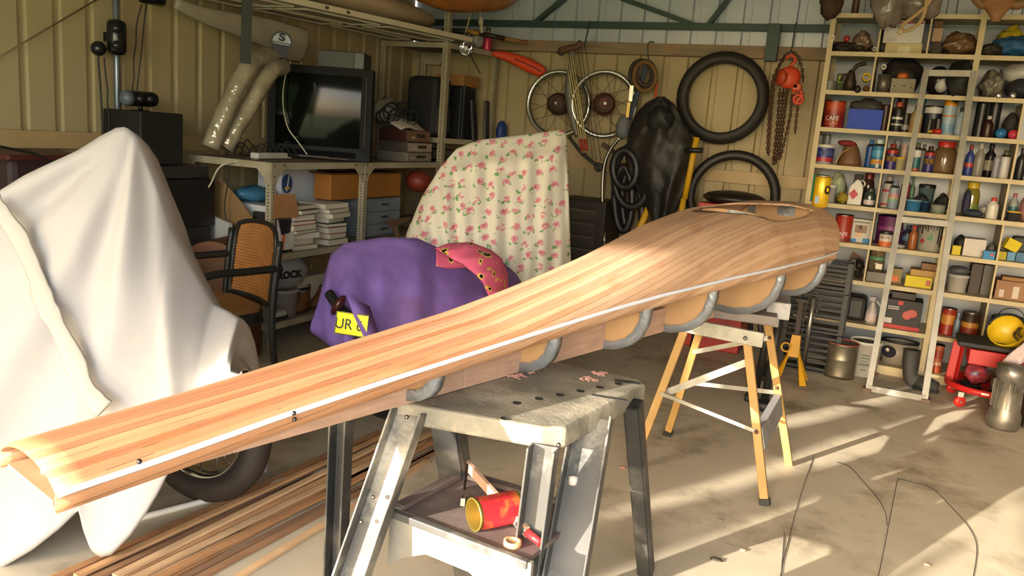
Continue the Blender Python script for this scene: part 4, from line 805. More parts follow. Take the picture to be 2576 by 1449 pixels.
o = thing('wooden_case', 'brown wooden case with arched top standing behind the cane armchair', 'case', (-3.45, 3.35, 0)); m = MB(); m.prism([(-.18, 0), (.18, 0)]+[(.18*math.cos(t), .55+.15*math.sin(t)) for t in np.linspace(0, PI, 18)], .26, Matrix(((.94, -.0, -.34, -3.36), (.34, 0, .94, 3.28), (0, 1, 0, 0), (0, 0, 0, 1)))); part('body', m, mk('#5b341d', .4, var=.2, sc=8), o, bevel=.004)
m = MB(); m.box((-3.55, 2.95, .64), (.34, .34, .03), .2); o = thing('side_table', 'low pale table almost hidden by the white sheet beside the armchair', 'table', (-3.55, 2.95, 0)); part('top', m, mk('#9d9279', .6), o, bevel=.004)
for i, j in ((-1, -1), (1, -1), (1, 1), (-1, 1)): part('leg', bx((-3.55+i*.14, 2.95+j*.14, .312), (.03, .03, .625)), mk('#6d6352', .6), o)
m = MB(); m.box((-3.53, 2.97, .67), (.26, .2, .03), .4); solo('paper_tray', m, mk('#a6967c', .7), 'beige tray lying on the low side table', 'tray')
o = thing('open_carton', 'tan carton with one flap hanging open at the front of the bench shelf', 'box', (-3.38, 3.92, ZM)); part('box', bx((-3.45, 3.86, .70), (.2, .14, .235)), mk('#26221e', .6), o); part('flap', MB().hexa([tuple(FX(x, y, X)) for X in (-3.325, -3.32) for x, y in ((688, 489), (742, 488), (753, 547), (686, 550))]), mk('#a9774a', .8), o)
o2 = FX(725, 590, -3.335); part('printed_side', MB().hexa([tuple(FX(x, y, X)) for X in (-3.342, -3.338) for x, y in ((696, 552), (738, 550), (740, 626), (697, 632))]), mk('#d2cac2', .6), o); part('orange_swoosh', MB().hexa([tuple(FX(x, y, X)) for X in (-3.338, -3.335) for x, y in ((712, 590), (718, 590), (714, 629), (702, 630))]), mk('#d2703a', .6), o); part('printed_photo', MB().hexa([tuple(FX(x, y, X)) for X in (-3.338, -3.335) for x, y in ((700, 552), (734, 551), (730, 585), (708, 592))]), mk('#231f20', .5), o)
random.seed(21)
BK = ['#b8a98c', '#a33a32', '#d5cdbd', '#5b5148', '#c2b79c', '#8c7458', '#39414b', '#cfc8ba', '#a98d60', '#71614e', '#ddd6c8', '#44362b']
pn = {'left': (3.96, 9), 'right': (4.30, 8)}
words = ['lowest', 'second from the bottom', 'third from the bottom', 'fourth from the bottom', 'fifth from the bottom', 'sixth from the bottom', 'seventh from the bottom', 'eighth from the bottom', 'topmost']
for nm, (yc, n) in pn.items():
    z = ZM+.001
    for k in range(n):
        t = random.choice((.024, .03, .036, .042)); 
        if nm == 'left': t *= .95
        ww = random.uniform(.19, .26); dd_ = random.uniform(.2, .27); a = random.uniform(-.18, .18); c = V((-3.46+random.uniform(-.015, .015), yc+.06+random.uniform(-.02, .02), z+t/2)); cc = BK[(k*5+(3 if nm == 'right' else 0)) % 12]
        wd = words[k] if k < n-1 else 'topmost'
        b_ = thing('book', '%s book in the %s pile on the bench shelf' % (wd, nm), 'book', (c.x, c.y, z), 'books on the bench shelf')
        part('pages', MB().box(c, (dd_-.006, ww-.006, t-.005), a), mk('#cfc5ae', .85, var=.1, sc=40, stretch=(1, 1, 20)), b_); m = MB(); m.box((c.x, c.y, c.z+t/2-.0015), (dd_, ww, .003), a).box((c.x, c.y, c.z-t/2+.0015), (dd_, ww, .003), a); part('cover', m, mk(cc, .6), b_); z += t+.0005
o = bxz(752, 880, -3.72, 497, ZM, .12, 'plastic_sheet', mk('#7d8794', .5), 'blue-grey plastic panel behind the piles of books', 'panel', .004)
o = thing('filing_drawers', 'grey set of small filing drawers on the bench shelf behind the steel post', 'drawers', (-3.55, 4.95, ZM)); part('case', bx((-3.56, 4.98, .725), (.30, .44, .28)), mk('#6d7378', .5), o, bevel=.004)
for k in range(3): d = part('drawer', bx((-3.407, 4.98, .635+.09*k), (.008, .41, .08)), mk('#7c8287', .45), o, bevel=.002); part('handle', bx((-3.40, 4.98, .64+.09*k), (.008, .08, .012)), mk('#2d2f31', .4), d)
o = thing('long_box', 'long orange-brown wooden box lying over the filing drawers under the bench', 'box', (-3.6, 4.75, 1.02)); part('body', bx((-3.50, 4.80, .955), (.14, .84, .17), 0), mk('#a0672b', .55, var=.12), o, bevel=.004); part('dark_lid', bx((-3.52, 4.80, 1.045), (.18, .84, .012), 0), mk('#5d3a1a', .5), o)
m = MB(); m.ball((-3.40, 5.42, .98), (.1, .1, .085), 18, 12); solo('red_helmet', m, mk('#7d2f1e', .5), 'orange-red rounded helmet beneath the right end of the bench', 'helmet')
m = MB(); m.hexa([tuple(FX(x, y, X)) for X in (-3.36, -3.33) for x, y in ((965, 555), (1035, 545), (1030, 556), (985, 572))]).bar(FX(990, 565, -3.35), FX(1004, 610, -3.33), .03, .02); solo('wooden_bracket', m, mk('#7f6048', .7), 'weathered wooden bracket sticking out right of the filing drawers', 'bracket')
# lower shelf
o = thing('plastic_bag', 'grey-white plastic bag lettered ROCK on the lowest bench shelf', 'bag', (-3.45, 3.98, .3)); m = MB(); m.ball((-3.46, 3.98, .44), (.12, .17, .12), 22, 14, noise=.05, seed=5); part('bag', m, mk('#9b9896', .35, var=.08, bump=.5, bsc=18), o)
text('ROCK', .062, face(FX(729, 692, -3.335), (1, -.15, 0), (.05, 0, 1)), mk('#17161a', .5), o, sx=1.1, bold=.003)
o = thing('white_tub', 'white plastic tub below the lettered bag on the lowest shelf', 'tub', (-3.45, 3.93, ZL)); part('tub', MB().lathe([(.001, ZL), (.085, ZL), (.095, .31), (.098, .31), (.098, .325), (.08, .325), (.001, .31)], Matrix.Translation((-3.45, 3.96, 0)), 20), mk('#a9a29d', .5), o)
solo('white_carton', bx((-3.55, 4.24, .265), (.2, .3, .215)), mk('#bcb3a0', .7), 'cream carton behind the brown boots on the lowest shelf', 'box', bevel=.003)
def boot(y, lab, a):
    b_ = thing('leather_boot', lab, 'boot', (-3.42, y, ZL)); M = rz((-3.42, y, ZL), a)
    m = MB(); m.grid(18, 12, lambda u, v: M @ V((.042*math.cos(2*PI*u)*(1-.2*v*(v > .5)), (.115-.055*min(1, v*1.4))*math.sin(2*PI*u)+.05*v, .022+.125*v+.02*math.sin(2*PI*u)*v)), closeu=True); part('upper', m, mk('#6d4426', .6, var=.2), b_)
    part('sole', MB().prism([(.045*math.cos(t), .122*math.sin(t)) for t in np.linspace(0, 2*PI, 24)[:-1]], .022, M), mk('#3a2a1c', .7), b_); part('lining', MB().prism([(.03*math.cos(t), .05+.05*math.sin(t)) for t in np.linspace(0, 2*PI, 16)[:-1]], .003, M @ Matrix.Translation((0, .0, .142))), mk('#22201e', .8), b_)
boot(4.10, 'tan leather boot on the lowest shelf, nearer the armchair', .25); boot(4.30, 'tan leather boot on the lowest shelf, nearer the purple cloth', -.1)
solo('book', bx((-3.42, 3.80, ZL+.045), (.17, .13, .03)), mk('#bfb8ae', .7), 'white book lying flat by the boots on the lowest shelf', 'book', bevel=.002); solo('book', bx((-3.43, 3.81, ZL+.015), (.19, .15, .028)), mk('#2f2a28', .7), 'dark book under the white one on the lowest shelf', 'book', bevel=.002)
solo('yellow_packet', bx((-3.40, 3.76, .30), (.06, .05, .16), .3), mk('#b89a45', .6), 'small mustard packet standing against the lettered bag', 'packet')
# electronics on the bench right of the television
def vcr(y, z, w, d, h, c1, c2, lab, a=.0):
    o = thing('video_deck', lab, 'electronics', (-3.5, y, z)); M = rz((-3.50, y, z), a); part('case', MB().box((0, 0, h/2), (d, w, h), 0, 0, M), mk(c1, .45), o, bevel=.003); part('front_panel', MB().box((d/2+.003, 0, h/2), (.006, w-.02, h-.012), 0, 0, M), mk(c2, .3, .3), o); part('display', MB().box((d/2+.007, .05*0+.02, h*.55), (.004, w*.35, h*.3), 0, 0, M), mk('#141414', .2), o)
    for k in range(3): part('button', MB().box((d/2+.008, -w*.3-.02*k+.04, h*.4), (.006, .012, .01), 0, 0, M), mk('#b3aca0', .3, .5), o)
vcr(5.36, ZB, .36, .26, .07, '#6b635a', '#8d857b', 'grey-silver deck at the bottom of the electronics stack right of the television'); vcr(5.37, ZB+.0705, .34, .26, .075, '#4d443d', '#a69a8b', 'silver-fronted deck in the middle of the electronics stack'); vcr(5.35, ZB+.146, .33, .25, .09, '#3d211b', '#7d5a48', 'brown deck at the top of the electronics stack')
m = MB(); m.grid(16, 10, lambda u, v: (-3.42-.12*v, 5.18+.36*u, ZB+.245+.05*v+.02*math.sin(u*5)+.03*u*v)); solo('paper_bag', m, mk('#c3b7ac', .7, bump=.3, bsc=20), 'crumpled white paper bag lying on the electronics stack', 'bag', solid=.02)
m = MB()
for k in range(10):
    c = V((-3.55+.02*(k % 3), 5.12+.035*k, ZB+.32+.02*(k % 4))); m.torus(c, .05+.012*(k % 3), .006, (.5+.2*math.sin(k), -.6, .5*math.cos(k*2)), 16, 5)
solo('cable_heap', m, BLK2, 'heap of dark looped cables on the white paper bag', 'cable', kind='stuff')
m = MB(); m.ball((-3.65, 5.30, ZB+.36), (.09, .14, .1), 16, 10, noise=.1, seed=8); solo('cloth_heap', m, mk('#8d857a', .85), 'greyish cloth heap behind the cables right of the television', 'cloth')
# rack shelf
ZR = 1.317
o = thing('backpack', 'large black backpack with grey panel on the tall rack shelf', 'backpack', (-3.55, 5.8, ZR)); part('body', bx((-3.58, 5.80, ZR+.24), (.3, .24, .48)), BLK2, o, bevel=.05); part('pocket', bx((-3.43, 5.78, ZR+.14), (.06, .17, .22)), mk('#38342f', .8), o, bevel=.02); part('grey_panel', bx((-3.425, 5.80, ZR+.33), (.02, .1, .14)), mk('#4a4741', .8), o, bevel=.004)
o = thing('black_speaker', 'tall black loudspeaker behind the post of the tall rack', 'speaker', (-3.45, 6.08, ZR)); part('cabinet', bx((-3.50, 6.06, ZR+.21), (.28, .24, .42)), BLACK, o, bevel=.006); part('grille', bx((-3.357, 6.06, ZR+.21), (.01, .22, .39)), mk('#0f0f0f', .85), o); part('steel_strip', bx((-3.352, 5.97, ZR+.22), (.014, .025, .44)), mk('#5d6068', .35, .6), o)
solo('cardboard_box', bx((-3.48, 6.08, ZR+.475), (.26, .26, .09)), mk('#9c6c3c', .8), 'brown cardboard box on top of the black loudspeaker', 'box', bevel=.002)
Mq = lambda x, y, z, a, t: rz((x, y, z), a, t, 0)
solo('black_board', MB().box((0, 0, .16), (.02, .13, .33), 0, 0, rz((-3.25, 6.02, ZR), .25, 0, -.12)), mk('#2b2a29', .6), 'dark board leaning on the tall rack in front of the loudspeaker', 'board', bevel=.003); solo('black_board', MB().box((0, 0, .16), (.025, .12, .34), 0, 0, rz((-3.21, 6.14, ZR), .25, 0, -.06)), mk('#3a3635', .6), 'dark grey board at the right end of the tall rack shelf', 'board', bevel=.003)
m = MB(); m.ball((-3.12, 6.24, ZR+.08), (.045, .06, .10), 14, 10); solo('blue_bottle_bag', m, mk('#1f3a7d', .5), 'blue cloth bag at the right end of the tall rack', 'bag')
solo('grey_tray', bx((-3.55, 5.9, 1.2), (.4, .4, .05)), mk('#4f4a44', .6), 'grey tray between the rack shelves above the floral sheet', 'tray', bevel=.004)
# on top of the rack
ZT = 2.047
o = thing('spray_can', 'pink can standing on top of the tall rack', 'can', (-3.28, 6.1, ZT)); c = FY(1224, 136, 6.1); c.z = ZT
part('can_body', MB().lathe([(0, 0), (.033, 0), (.034, .005), (.034, .125), (.028, .14), (.02, .143)], Matrix.Translation(c), 20), mk('#c2354f', .35, .2), o); part('cap', MB().lathe([(.02, .143), (.021, .17), (.014, .18), (0, .18)], Matrix.Translation(c), 16), metal('#8a8680'), o)
m = MB(); m.ball(FY(1198, 100, 6.02), (.06, .06, .075), 16, 10, noise=.12, seed=4); solo('clear_bag', m, mk('#aba49a', .2, var=.15, trans=.4, bump=.6, bsc=30), 'crumpled clear plastic bag next to the pink can on the rack', 'bag')
o = thing('clamp_lamp', 'chrome work lamp hanging at the front corner of the tall rack', 'lamp', FY(1172, 132, 5.75)); c = FY(1172, 122, 5.70)
part('reflector', MB().lathe([(.012, .06), (.025, .045), (.05, .0), (.055, -.005)], fr(c, (-.25, .8, .5)), 20), CHROME, o, solid=.001); part('bulb', MB().ball(c, .02, 10, 8), WHITEP, o); part('clamp', MB().bar(c+V((0, .03, .03)), c+V((-.03, .05, .13)), .02, .012), STEEL, o)
part('cable', MB().tube(curve([c+V((0, .03, .0)), FY(1195, 160, 5.72), FY(1208, 185, 5.72)]), .004, 5), BLACK, o)
o = thing('oar', 'oar with black grip and wooden tip lying across the top of the rack', 'oar', FY(1215, 85, 5.98)); a, b1, b2, b3, c = [FY(x, y, Y) for x, y, Y in ((1112, 76, 5.82), (1175, 79, 5.88), (1205, 84, 5.92), (1270, 97, 6.02), (1326, 108, 6.12))]
part('grip', MB().tube([a, a.lerp(b1, .05), a.lerp(b1, .9), b1], [.012, .021, .021, .017], 10), mk('#1b1714', .6), o); part('yellow_collar', MB().cyl(b1, b2, .016), mk('#a87b2c', .5), o); part('shaft', MB().cyl(b2, b3, .017, .02), mk('#241a13', .5), o); part('wood_tip', MB().cyl(b3, c, .018, .016), mk('#8a5f35', .6), o)
o = thing('hanging_rope', 'pale rope with a knot hanging from the roof above the oar', 'rope', FY(1210, 80, 5.9)); part('rope', MB().tube(curve([FY(1206, -15, 5.9), FY(1208, 25, 5.9), FY(1208, 48, 5.9)]), .008, 6), mk('#a89b80', .9), o); part('knot', MB().ball(FY(1210, 55, 5.9), (.02, .02, .035), 10, 8).cyl(FY(1211, 60, 5.9), FY(1212, 83, 5.9), .014), mk('#b5a98f', .9), o)
solo('hanging_rope', MB().tube(curve([FY(1188, -10, 5.8), FY(1185, 30, 5.8), FY(1170, 85, 5.76)]), .007, 6), mk('#a08f6c', .9), 'thin tan rope hanging left of the knotted rope', 'rope')
o = thing('orange_bag', 'long bright orange bag hanging from the right end of the rack', 'bag', FY(1310, 170, 6.2)); hc = curve([FY(1238, 134, 6.12), FY(1275, 142, 6.16), FY(1320, 160, 6.2), FY(1358, 178, 6.22), FY(1368, 186, 6.22)], 24); part('bag', MB().tube(hc, rad(hc, [0, .2, .55, .9, 1], [.02, .035, .055, .042, .01]), 12, flat=.6, up=(0, 0, 1)), mk('#d8431a', .55, var=.12), o); part('seam_cord', MB().tube([p+V((.0, -.036, .005)) for p in hc[9:-2]], .004, 5), BLACK, o)

# ---------------------------------------------------------------- things hung on the back wall
Yw = YB-.13
def spoked(c, Rr, nrm, lab, drum):
    o = thing('spoked_wheel', lab, 'wheel', V(c)-V((0, 0, Rr)), 'rims on the back wall'); M = fr(c, nrm, (0, 0, 1))
    part('rim', MB().lathe([(Rr-.03, -.03), (Rr-.004, -.034), (Rr, -.03), (Rr-.012, -.012), (Rr-.022, 0), (Rr-.012, .012), (Rr, .03), (Rr-.004, .034), (Rr-.03, .03), (Rr-.036, 0), (Rr-.03, -.03)], M, 44), mk('#b5b1a8', .22, .9, var=.15), o)
    part('hub_drum', MB().lathe([(0, -.05), (.07, -.05), (.085, -.04), (.09, 0), (.085, .04), (.05, .05), (0, .05)], M, 26), mk(drum, .6, .3, var=.3), o); part('axle', MB().cyl(M @ V((0, 0, -.08)), M @ V((0, 0, .08)), .012), STEEL, o)
    part('sprocket_ring', MB().lathe([(.05, .052), (.07, .052), (.07, .058), (.05, .058), (.05, .052)], M, 24), mk('#4a3a30', .5, .6), o)
    for k in range(20):
        a = 2*PI*k/20; b_ = a+(.5 if k % 2 else -.5); s = .035*(1 if k % 4 < 2 else -1); part('spoke', MB().cyl(M @ V((.085*math.cos(b_), .085*math.sin(b_), s)), M @ V(((Rr-.03)*math.cos(a), (Rr-.03)*math.sin(a), 0)), .002, n=5), mk('#57524b', .4, .7), o)
spoked(FY(1405, 262, Yw), .268, (.12, -1, .05), 'bare spoked motorcycle rim hanging on the back wall, the left of two', '#4a2a22'); spoked(FY(1519, 262, Yw), .262, (.5, -1, .05), 'bare spoked motorcycle rim hanging on the back wall, the right of two', '#5a2e22')
o = thing('compound_bow', 'compound bow with a quiver of arrows hanging in front of the two rims', 'bow', FY(1470, 420, Yw-.12)); Yb_ = Yw-.12
def B(x, y, d=0): return FY(x, y, Yb_+d)
m = MB(); hc = curve([B(1440, 128), B(1436, 165), B(1430, 230), B(1440, 300), B(1452, 345)], 20); m.tube(hc, rad(hc, [0, .3, .6, 1], [.02, .03, .035, .015]), 10, flat=.5); part('riser', m, mk('#6b675d', .5, .3), o)
m = MB(); hc = curve([B(1408, 128), B(1430, 122), B(1450, 118), B(1462, 104)], 14); m.tube(hc, rad(hc, [0, .5, 1], [.025, .028, .02]), 10); part('upper_limb', m, mk('#5b3d28', .6), o); m = MB(); hc = curve([B(1432, 345), B(1455, 375), B(1475, 395), B(1500, 415)], 14); m.tube(hc, [.014]*len(hc), 8); part('lower_limb', m, mk('#2e2823', .5), o)
part('cam', MB().torus(B(1412, 130), .018, .012, (.2, -1, 0)), mk('#33302b', .4, .5), o); part('cam', MB().torus(B(1506, 420), .022, .014, (.2, -1, 0)), mk('#3a3833', .4, .6), o)
for i, (x0, x1) in enumerate(((1422, 1464), (1428, 1469), (1434, 1475), (1440, 1479))):
    ar = part('arrow', MB().cyl(B(x0, 138, -.03), B(x1, 385, -.03), .0045, n=6), mk('#c9b276', .5), o); part('fletching', MB().cyl(B(lerp(x0, x1, .86), 350, -.03), B(lerp(x0, x1, .98), 380, -.03), .008, n=6), mk('#a03a2a', .6), ar)
for x0, y0, x1, y1 in ((1455, 128, 1492, 402), (1462, 122, 1500, 408), (1472, 118, 1512, 405)): part('bowstring', MB().cyl(B(x0, y0, .02), B(x1, y1, .02), .0022, n=5), mk('#3a3028', .6), o)
solo('hanging_wire', MB().tube(curve([FY(1484, 52, Yb_), FY(1478, 80, Yb_), FY(1470, 116, Yb_)]), .006, 6), BLACK, 'black wire holding the compound bow from the truss', 'wire')
# coiled straps
o = thing('ratchet_straps', 'coil of orange and black ratchet straps hanging from a hook on the timber rail', 'strap', FY(1600, 340, Yw-.06)); Ys = Yw-.05
def Sx(x, y, d=0): return FY(x, y, Ys+d)
for i, (cx, cy, rx, ry, col, d) in enumerate(((1612, 188, 27, 36, '#2e2722', 0), (1618, 190, 27, 37, '#8a3a1c', .02), (1624, 184, 23, 30, '#3a2c26', -.025), (1622, 192, 28, 36, '#6b4a22', -.04))):
    part('coil', MB().tube([Sx(cx+rx*math.cos(t), cy+ry*math.sin(t), d) for t in np.linspace(0, 2*PI, 26)[:-1]], .016, 8, True, flat=.7), mk(col, .7), o)
part('webbing', MB().tube(curve([Sx(1624, 165), Sx(1615, 200), Sx(1600, 245), Sx(1582, 300)]), .022, 8, flat=.25, up=(1, 0, 0)), mk('#2f3a4a', .7), o); part('orange_tail', MB().tube(curve([Sx(1645, 175), Sx(1651, 205), Sx(1649, 245)]), .012, 6, flat=.4), mk('#b04a22', .7), o); part('buckle', MB().bar(Sx(1590, 215, -.03), Sx(1586, 255, -.03), .03, .012), CHROME, o); part('buckle', MB().bar(Sx(1583, 258, -.03), Sx(1578, 295, -.03), .025, .01), mk('#b39a5a', .3, .7), o)
m = MB(); m.ball(Sx(1568, 320, -.02), (.06, .045, .085), 16, 10, noise=.08, seed=2); part('grey_pad', m, mk('#6d6f74', .8), o)
solo('wire_hook', MB().tube(curve([Sx(1645, 106, .04), Sx(1634, 106), Sx(1629, 118), Sx(1632, 158)]), .005, 6), mk('#3c4a48', .5, .4), 'bent wire hook over the timber rail holding the strap coil', 'hook')
# black coat on the hand truck, hoses
Yj = 5.92
def J(x, y, d=0): return FY(x, y, Yj+d)
ht = thing('hand_truck', 'yellow hand truck standing against the back wall under a black coat', 'hand truck', (-1.75, 5.95, 0))
YEL = mk('#c99a1c', .45, var=.1)
part('side_rail', MB().cyl(J(1753, 345), J(1722, 500), .022), YEL, ht); part('side_rail', MB().cyl(J(1720, 500), J(1705, 585), .022), YEL, ht); part('side_rail', MB().cyl(J(1632, 520, .02), J(1588, 625, .02), .026), YEL, ht); part('grip', MB().cyl(J(1722, 378, -.05), J(1768, 378, -.05), .019), BLACK, ht); part('axle', MB().cyl((-1.98, 5.95, .12), (-1.55, 5.95, .12), .015), STEEL, ht); part('toe_plate', MB().box((-1.76, 5.85, .02), (.42, .2, .01)), YEL, ht)
for x in (-2.0, -1.52): part('wheel', MB().torus((x, 5.95, .12), .08, .04, (1, 0, 0)), RUBBER, ht)
m = MB()
lft = [(1655, 243), (1625, 258), (1600, 285), (1582, 330), (1572, 385), (1578, 430), (1600, 470), (1622, 520), (1640, 560)]; rgt = [(1672, 243), (1698, 262), (1715, 300), (1735, 330), (1745, 362), (1742, 400), (1728, 450), (1712, 505), (1690, 555)]
def coat(u, v):
    k = v*(len(lft)-1); i = min(int(k), len(lft)-2); f = k-i; a = [lerp(lft[i][q], lft[i+1][q], f) for q in (0, 1)]; b_ = [lerp(rgt[i][q], rgt[i+1][q], f) for q in (0, 1)]
    w = (1-math.cos(u*2*PI))/2; dep = -.11*math.sin(u*2*PI) if u < .5 else -.05*math.sin(u*2*PI)
    x = lerp(a[0], b_[0], u*2 if u <= .5 else 2-2*u); y = lerp(a[1], b_[1], u*2 if u <= .5 else 2-2*u)
    return J(x, y, dep*(.5+.5*math.sin(v*PI))+.018*snoise(u*14, v*11)+.012*math.sin(u*30+v*9))
m.grid(60, 40, coat, closeu=True); ct = thing('black_coat', 'black waterproof coat draped over the yellow hand truck at the back wall', 'coat', J(1660, 560)); part('cloth', m, mk('#1f1c18', .55, var=.3, bump=.5, bsc=25), ct)
m = MB(); m.ball(J(1660, 300, -.08), (.1, .06, .09), 18, 12, noise=.15, seed=9); part('hood', m, mk('#171511', .6, var=.3, bump=.4, bsc=30), ct)
o = thing('inner_tubes', 'cluster of black inner tubes hanging left of the black coat', 'inner tube', J(1575, 620)); 
for i, (cx, cy, rx, ry, d, rot) in enumerate(((1572, 425, 30, 46, -.05, .2), (1590, 445, 45, 75, .0, .25), (1568, 500, 22, 80, .03, .05), (1590, 520, 25, 85, .06, -.1))):
    part('tube', MB().tube([J(cx+rx*math.cos(t)*math.cos(rot)-ry*math.sin(t)*math.sin(rot)*.5, cy+ry*math.sin(t)+rx*.3*math.cos(t), d) for t in np.linspace(0, 2*PI, 36)[:-1]], .03, 8, True), mk('#1c1b1a', .45, var=.2), o)
solo('chrome_pipe', MB().tube(curve([J(1560, 345), J(1535, 378), J(1520, 420), J(1515, 500), J(1520, 620)], 30), .014, 8), CHROME, 'thin curved chrome pipe left of the black inner tubes', 'pipe')
solo('brown_bar', MB().bar(FY(1515, 362, 6.1), FY(1550, 388, 6.1), .035, .025), mk('#4a3b30', .7), 'short brown bar sticking out above the chrome pipe', 'bar')
# tyres
def tyre(c, Rr, r, nrm, lab, ry=None, tread=True):
    o = thing('tyre', lab, 'tyre', V(c)-V((0, 0, (ry or Rr)+r))); M = fr(c, nrm, (1, 0, 0)); prof = []
    for k in range(14):
        t = 2*PI*k/14; prof.append((Rr+r*(math.cos(t) if math.cos(t) > -.5 else -.5), r*1.15*math.sin(t)))
    m = MB(); n = 56; mm = len(prof)
    for i in range(n):
        a = 2*PI*i/n
        for q, (pr, pz) in enumerate(prof): k = 1.0+(.008*((i+q) % 2) if tread and pr > Rr+r*.7 else 0); m.v.append(tuple(M @ V((pr*k*math.cos(a), pr*k*math.sin(a)*((ry or Rr)/Rr), pz))))
    for i in range(n):
        j = (i+1) % n
        for q in range(mm): p = (q+1) % mm; m.f.append((i*mm+q, j*mm+q, j*mm+p, i*mm+p)); m.mi.append(0); m.sm.append(True)
    part('casing', m, mk('#211d1a', .65, var=.2), o); return o
tyre(FY(1817, 247, Yw), .278, .056, (.12, -1, .0), 'large motorcycle tyre hung high on the cream back wall'); 
o = thing('inner_tube', 'thin black inner tube leaning on the wall behind the red box', 'inner tube', FY(1842, 560, 6.1)); part('tube', MB().torus(FY(1842, 492, 6.05), .30, .036, (.1, -1, .25), 44, 10, x=(1, 0, 0)), mk('#1e1c1a', .5, var=.2), o)
# chain hoist
def chain(pts, r, w=.004, step=1.7):
    pts = [V(p) for p in pts]; m = MB(); L_ = [0]
    for i in range(1, len(pts)): L_.append(L_[-1]+(pts[i]-pts[i-1]).length)
    n = int(L_[-1]/(r*step)); 
    for k in range(n):
        s = (k+.5)*L_[-1]/n; i = max(j for j in range(len(L_)-1) if L_[j] <= s); t = (s-L_[i])/(L_[i+1]-L_[i]); p = pts[i].lerp(pts[i+1], t); d = (pts[i+1]-pts[i]).normalized(); sd = V((1, 0, 0)) if k % 2 else V((0, 1, 0)); sd = (sd-d*sd.dot(d)).normalized()
        m.tube([p+d*(r*1.25*math.cos(a))+sd*(r*.7*math.sin(a)) for a in np.linspace(0, 2*PI, 9)[:-1]], w, 5, True)
    return m
Yh = Yw-.1
def H(x, y, d=0): return FY(x, y, Yh+d)
ORG = mk('#c2401c', .45, var=.12); CHN = mk('#4a2d1c', .7, .3, var=.3)
o = thing('chain_hoist', 'orange chain hoist with rusty chains hanging on the back wall', 'hoist', H(1980, 400))
c = H(1985, 195); part('body', MB().lathe([(0, -.05), (.06, -.05), (.075, -.03), (.078, 0), (.075, .03), (.05, .045), (0, .05)], fr(c, (.25, -1, 0)), 26), ORG, o); part('gear_cover', MB().lathe([(0, -.02), (.055, -.02), (.06, .01), (.04, .03), (0, .03)], fr(H(1966, 195, -.02), (-.8, -.5, 0)), 20), mk('#a83a1c', .5), o); part('lower_housing', MB().box(H(1992, 216), (.09, .05, .04)).box(H(2005, 220), (.06, .05, .05)), ORG, o, bevel=.008)
def hook(x, y, s, fl=1): return MB().tube(curve([H(x+dx*s*fl, y+dy*s) for dx, dy in ((0, 14), (0, 6), (9, -2), (11, -11), (3, -18), (-8, -16), (-11, -8))], 22), .0115*s, 8)
part('top_hook', hook(1990, 158, 1.0), ORG, o); part('load_hook', hook(2006, 246, 1.05, 1).torus(H(2008, 250), .03, .011, (0, -1, 0)), ORG, o)
for i, pts in enumerate(([(1968, 152), (1958, 168), (1945, 195), (1938, 240), (1934, 300), (1930, 385)], [(1972, 140), (1950, 190), (1942, 260), (1938, 320), (1933, 390)], [(1994, 232), (1988, 290), (1975, 350), (1962, 400)], [(2008, 262), (2004, 290), (2000, 335)], [(1990, 128), (2008, 140), (2018, 175), (2020, 205)], [(1990, 128), (1975, 140), (1962, 165)])): part('chain', chain([H(x, y, -.03 if i < 2 else 0) for x, y in pts], .012, .0038), CHN, o)
for k in range(3): part('load_chain', chain([H(1962+8*k, 225, -.02*k), H(1957+7*k, 300, -.02*k), H(1948+6*k, 390, -.02*k), H(1944+2*k, 412)], .014, .005), CHN, o)
part('wire', MB().tube(curve([H(2003, 56), H(1998, 80), H(1991, 128)]), .004, 5), BLACK, o)
# floor things along the back wall
o = thing('tool_chest', 'dark steel tool chest of drawers behind the floral sheet at the back wall', 'tool chest', (-2.3, 6.05, 0)); part('cabinet', bx((-2.22, 6.08, .47), (.42, .4, .94)), mk('#2b2723', .5, .3), o, bevel=.006)
for k in range(7): d = part('drawer', bx((-2.24, 5.876, .83-.1*k), (.34, .01, .088)), mk('#332e29', .45, .3), o, bevel=.002); part('drawer_pull', bx((-2.24, 5.866, .86-.1*k), (.32, .012, .01)), mk('#5c554b', .35, .6), d)
o = thing('red_box', 'red steel box with a black padded lid below the hung tyre', 'box', (-1.1, 5.75, .55)); a = FY(1757, 520, 5.7); b_ = FY(1905, 520, 5.7); cx = (a.x+b_.x)/2; wd = b_.x-a.x
part('body', bx((cx, 5.86, .516), (wd, .34, 1.03)), mk('#9c1f22', .4), o, bevel=.006); m = MB(); m.ball((cx+.01, 5.86, 1.07), (wd/2+.02, .2, .055), 24, 10); part('padded_lid', m, mk('#1d1714', .4, var=.2, dirt='#8a4a22', dsc=3, damt=.6), o)
for k in range(3): part('mark', bx((cx-wd*.33, 5.685, .985-.02*k), (.04, .004, .009)), mk('#c9c0b4', .5), o)
o = thing('red_stool', 'red padded stool with black legs partly hidden by the trestle', 'stool', (-.95, 4.95, 0)); z0 = .50
part('cushion', bx((-.86, 4.9, z0+.04), (.42, .32, .09)), mk('#a8202a', .5), o, bevel=.02); part('black_band', bx((-.72, 4.735, z0+.045), (.05, .012, .085)), BLACK, o); part('black_band', bx((-.80, 4.735, z0+.045), (.02, .012, .085)), mk('#b5aaa0', .5), o)
for x, y, fx, fy_ in ((-1.03, 4.78, -1.1, 4.62), (-.69, 4.78, -.62, 4.66), (-1.03, 5.02, -1.08, 5.12), (-.69, 5.02, -.6, 5.15)): l = part('leg', MB().cyl((x, y, z0), (fx, fy_, .03), .016), BLACK, o); part('foot', MB().cyl((fx, fy_, 0), (fx, fy_, .035), .024), RUBBER, l)
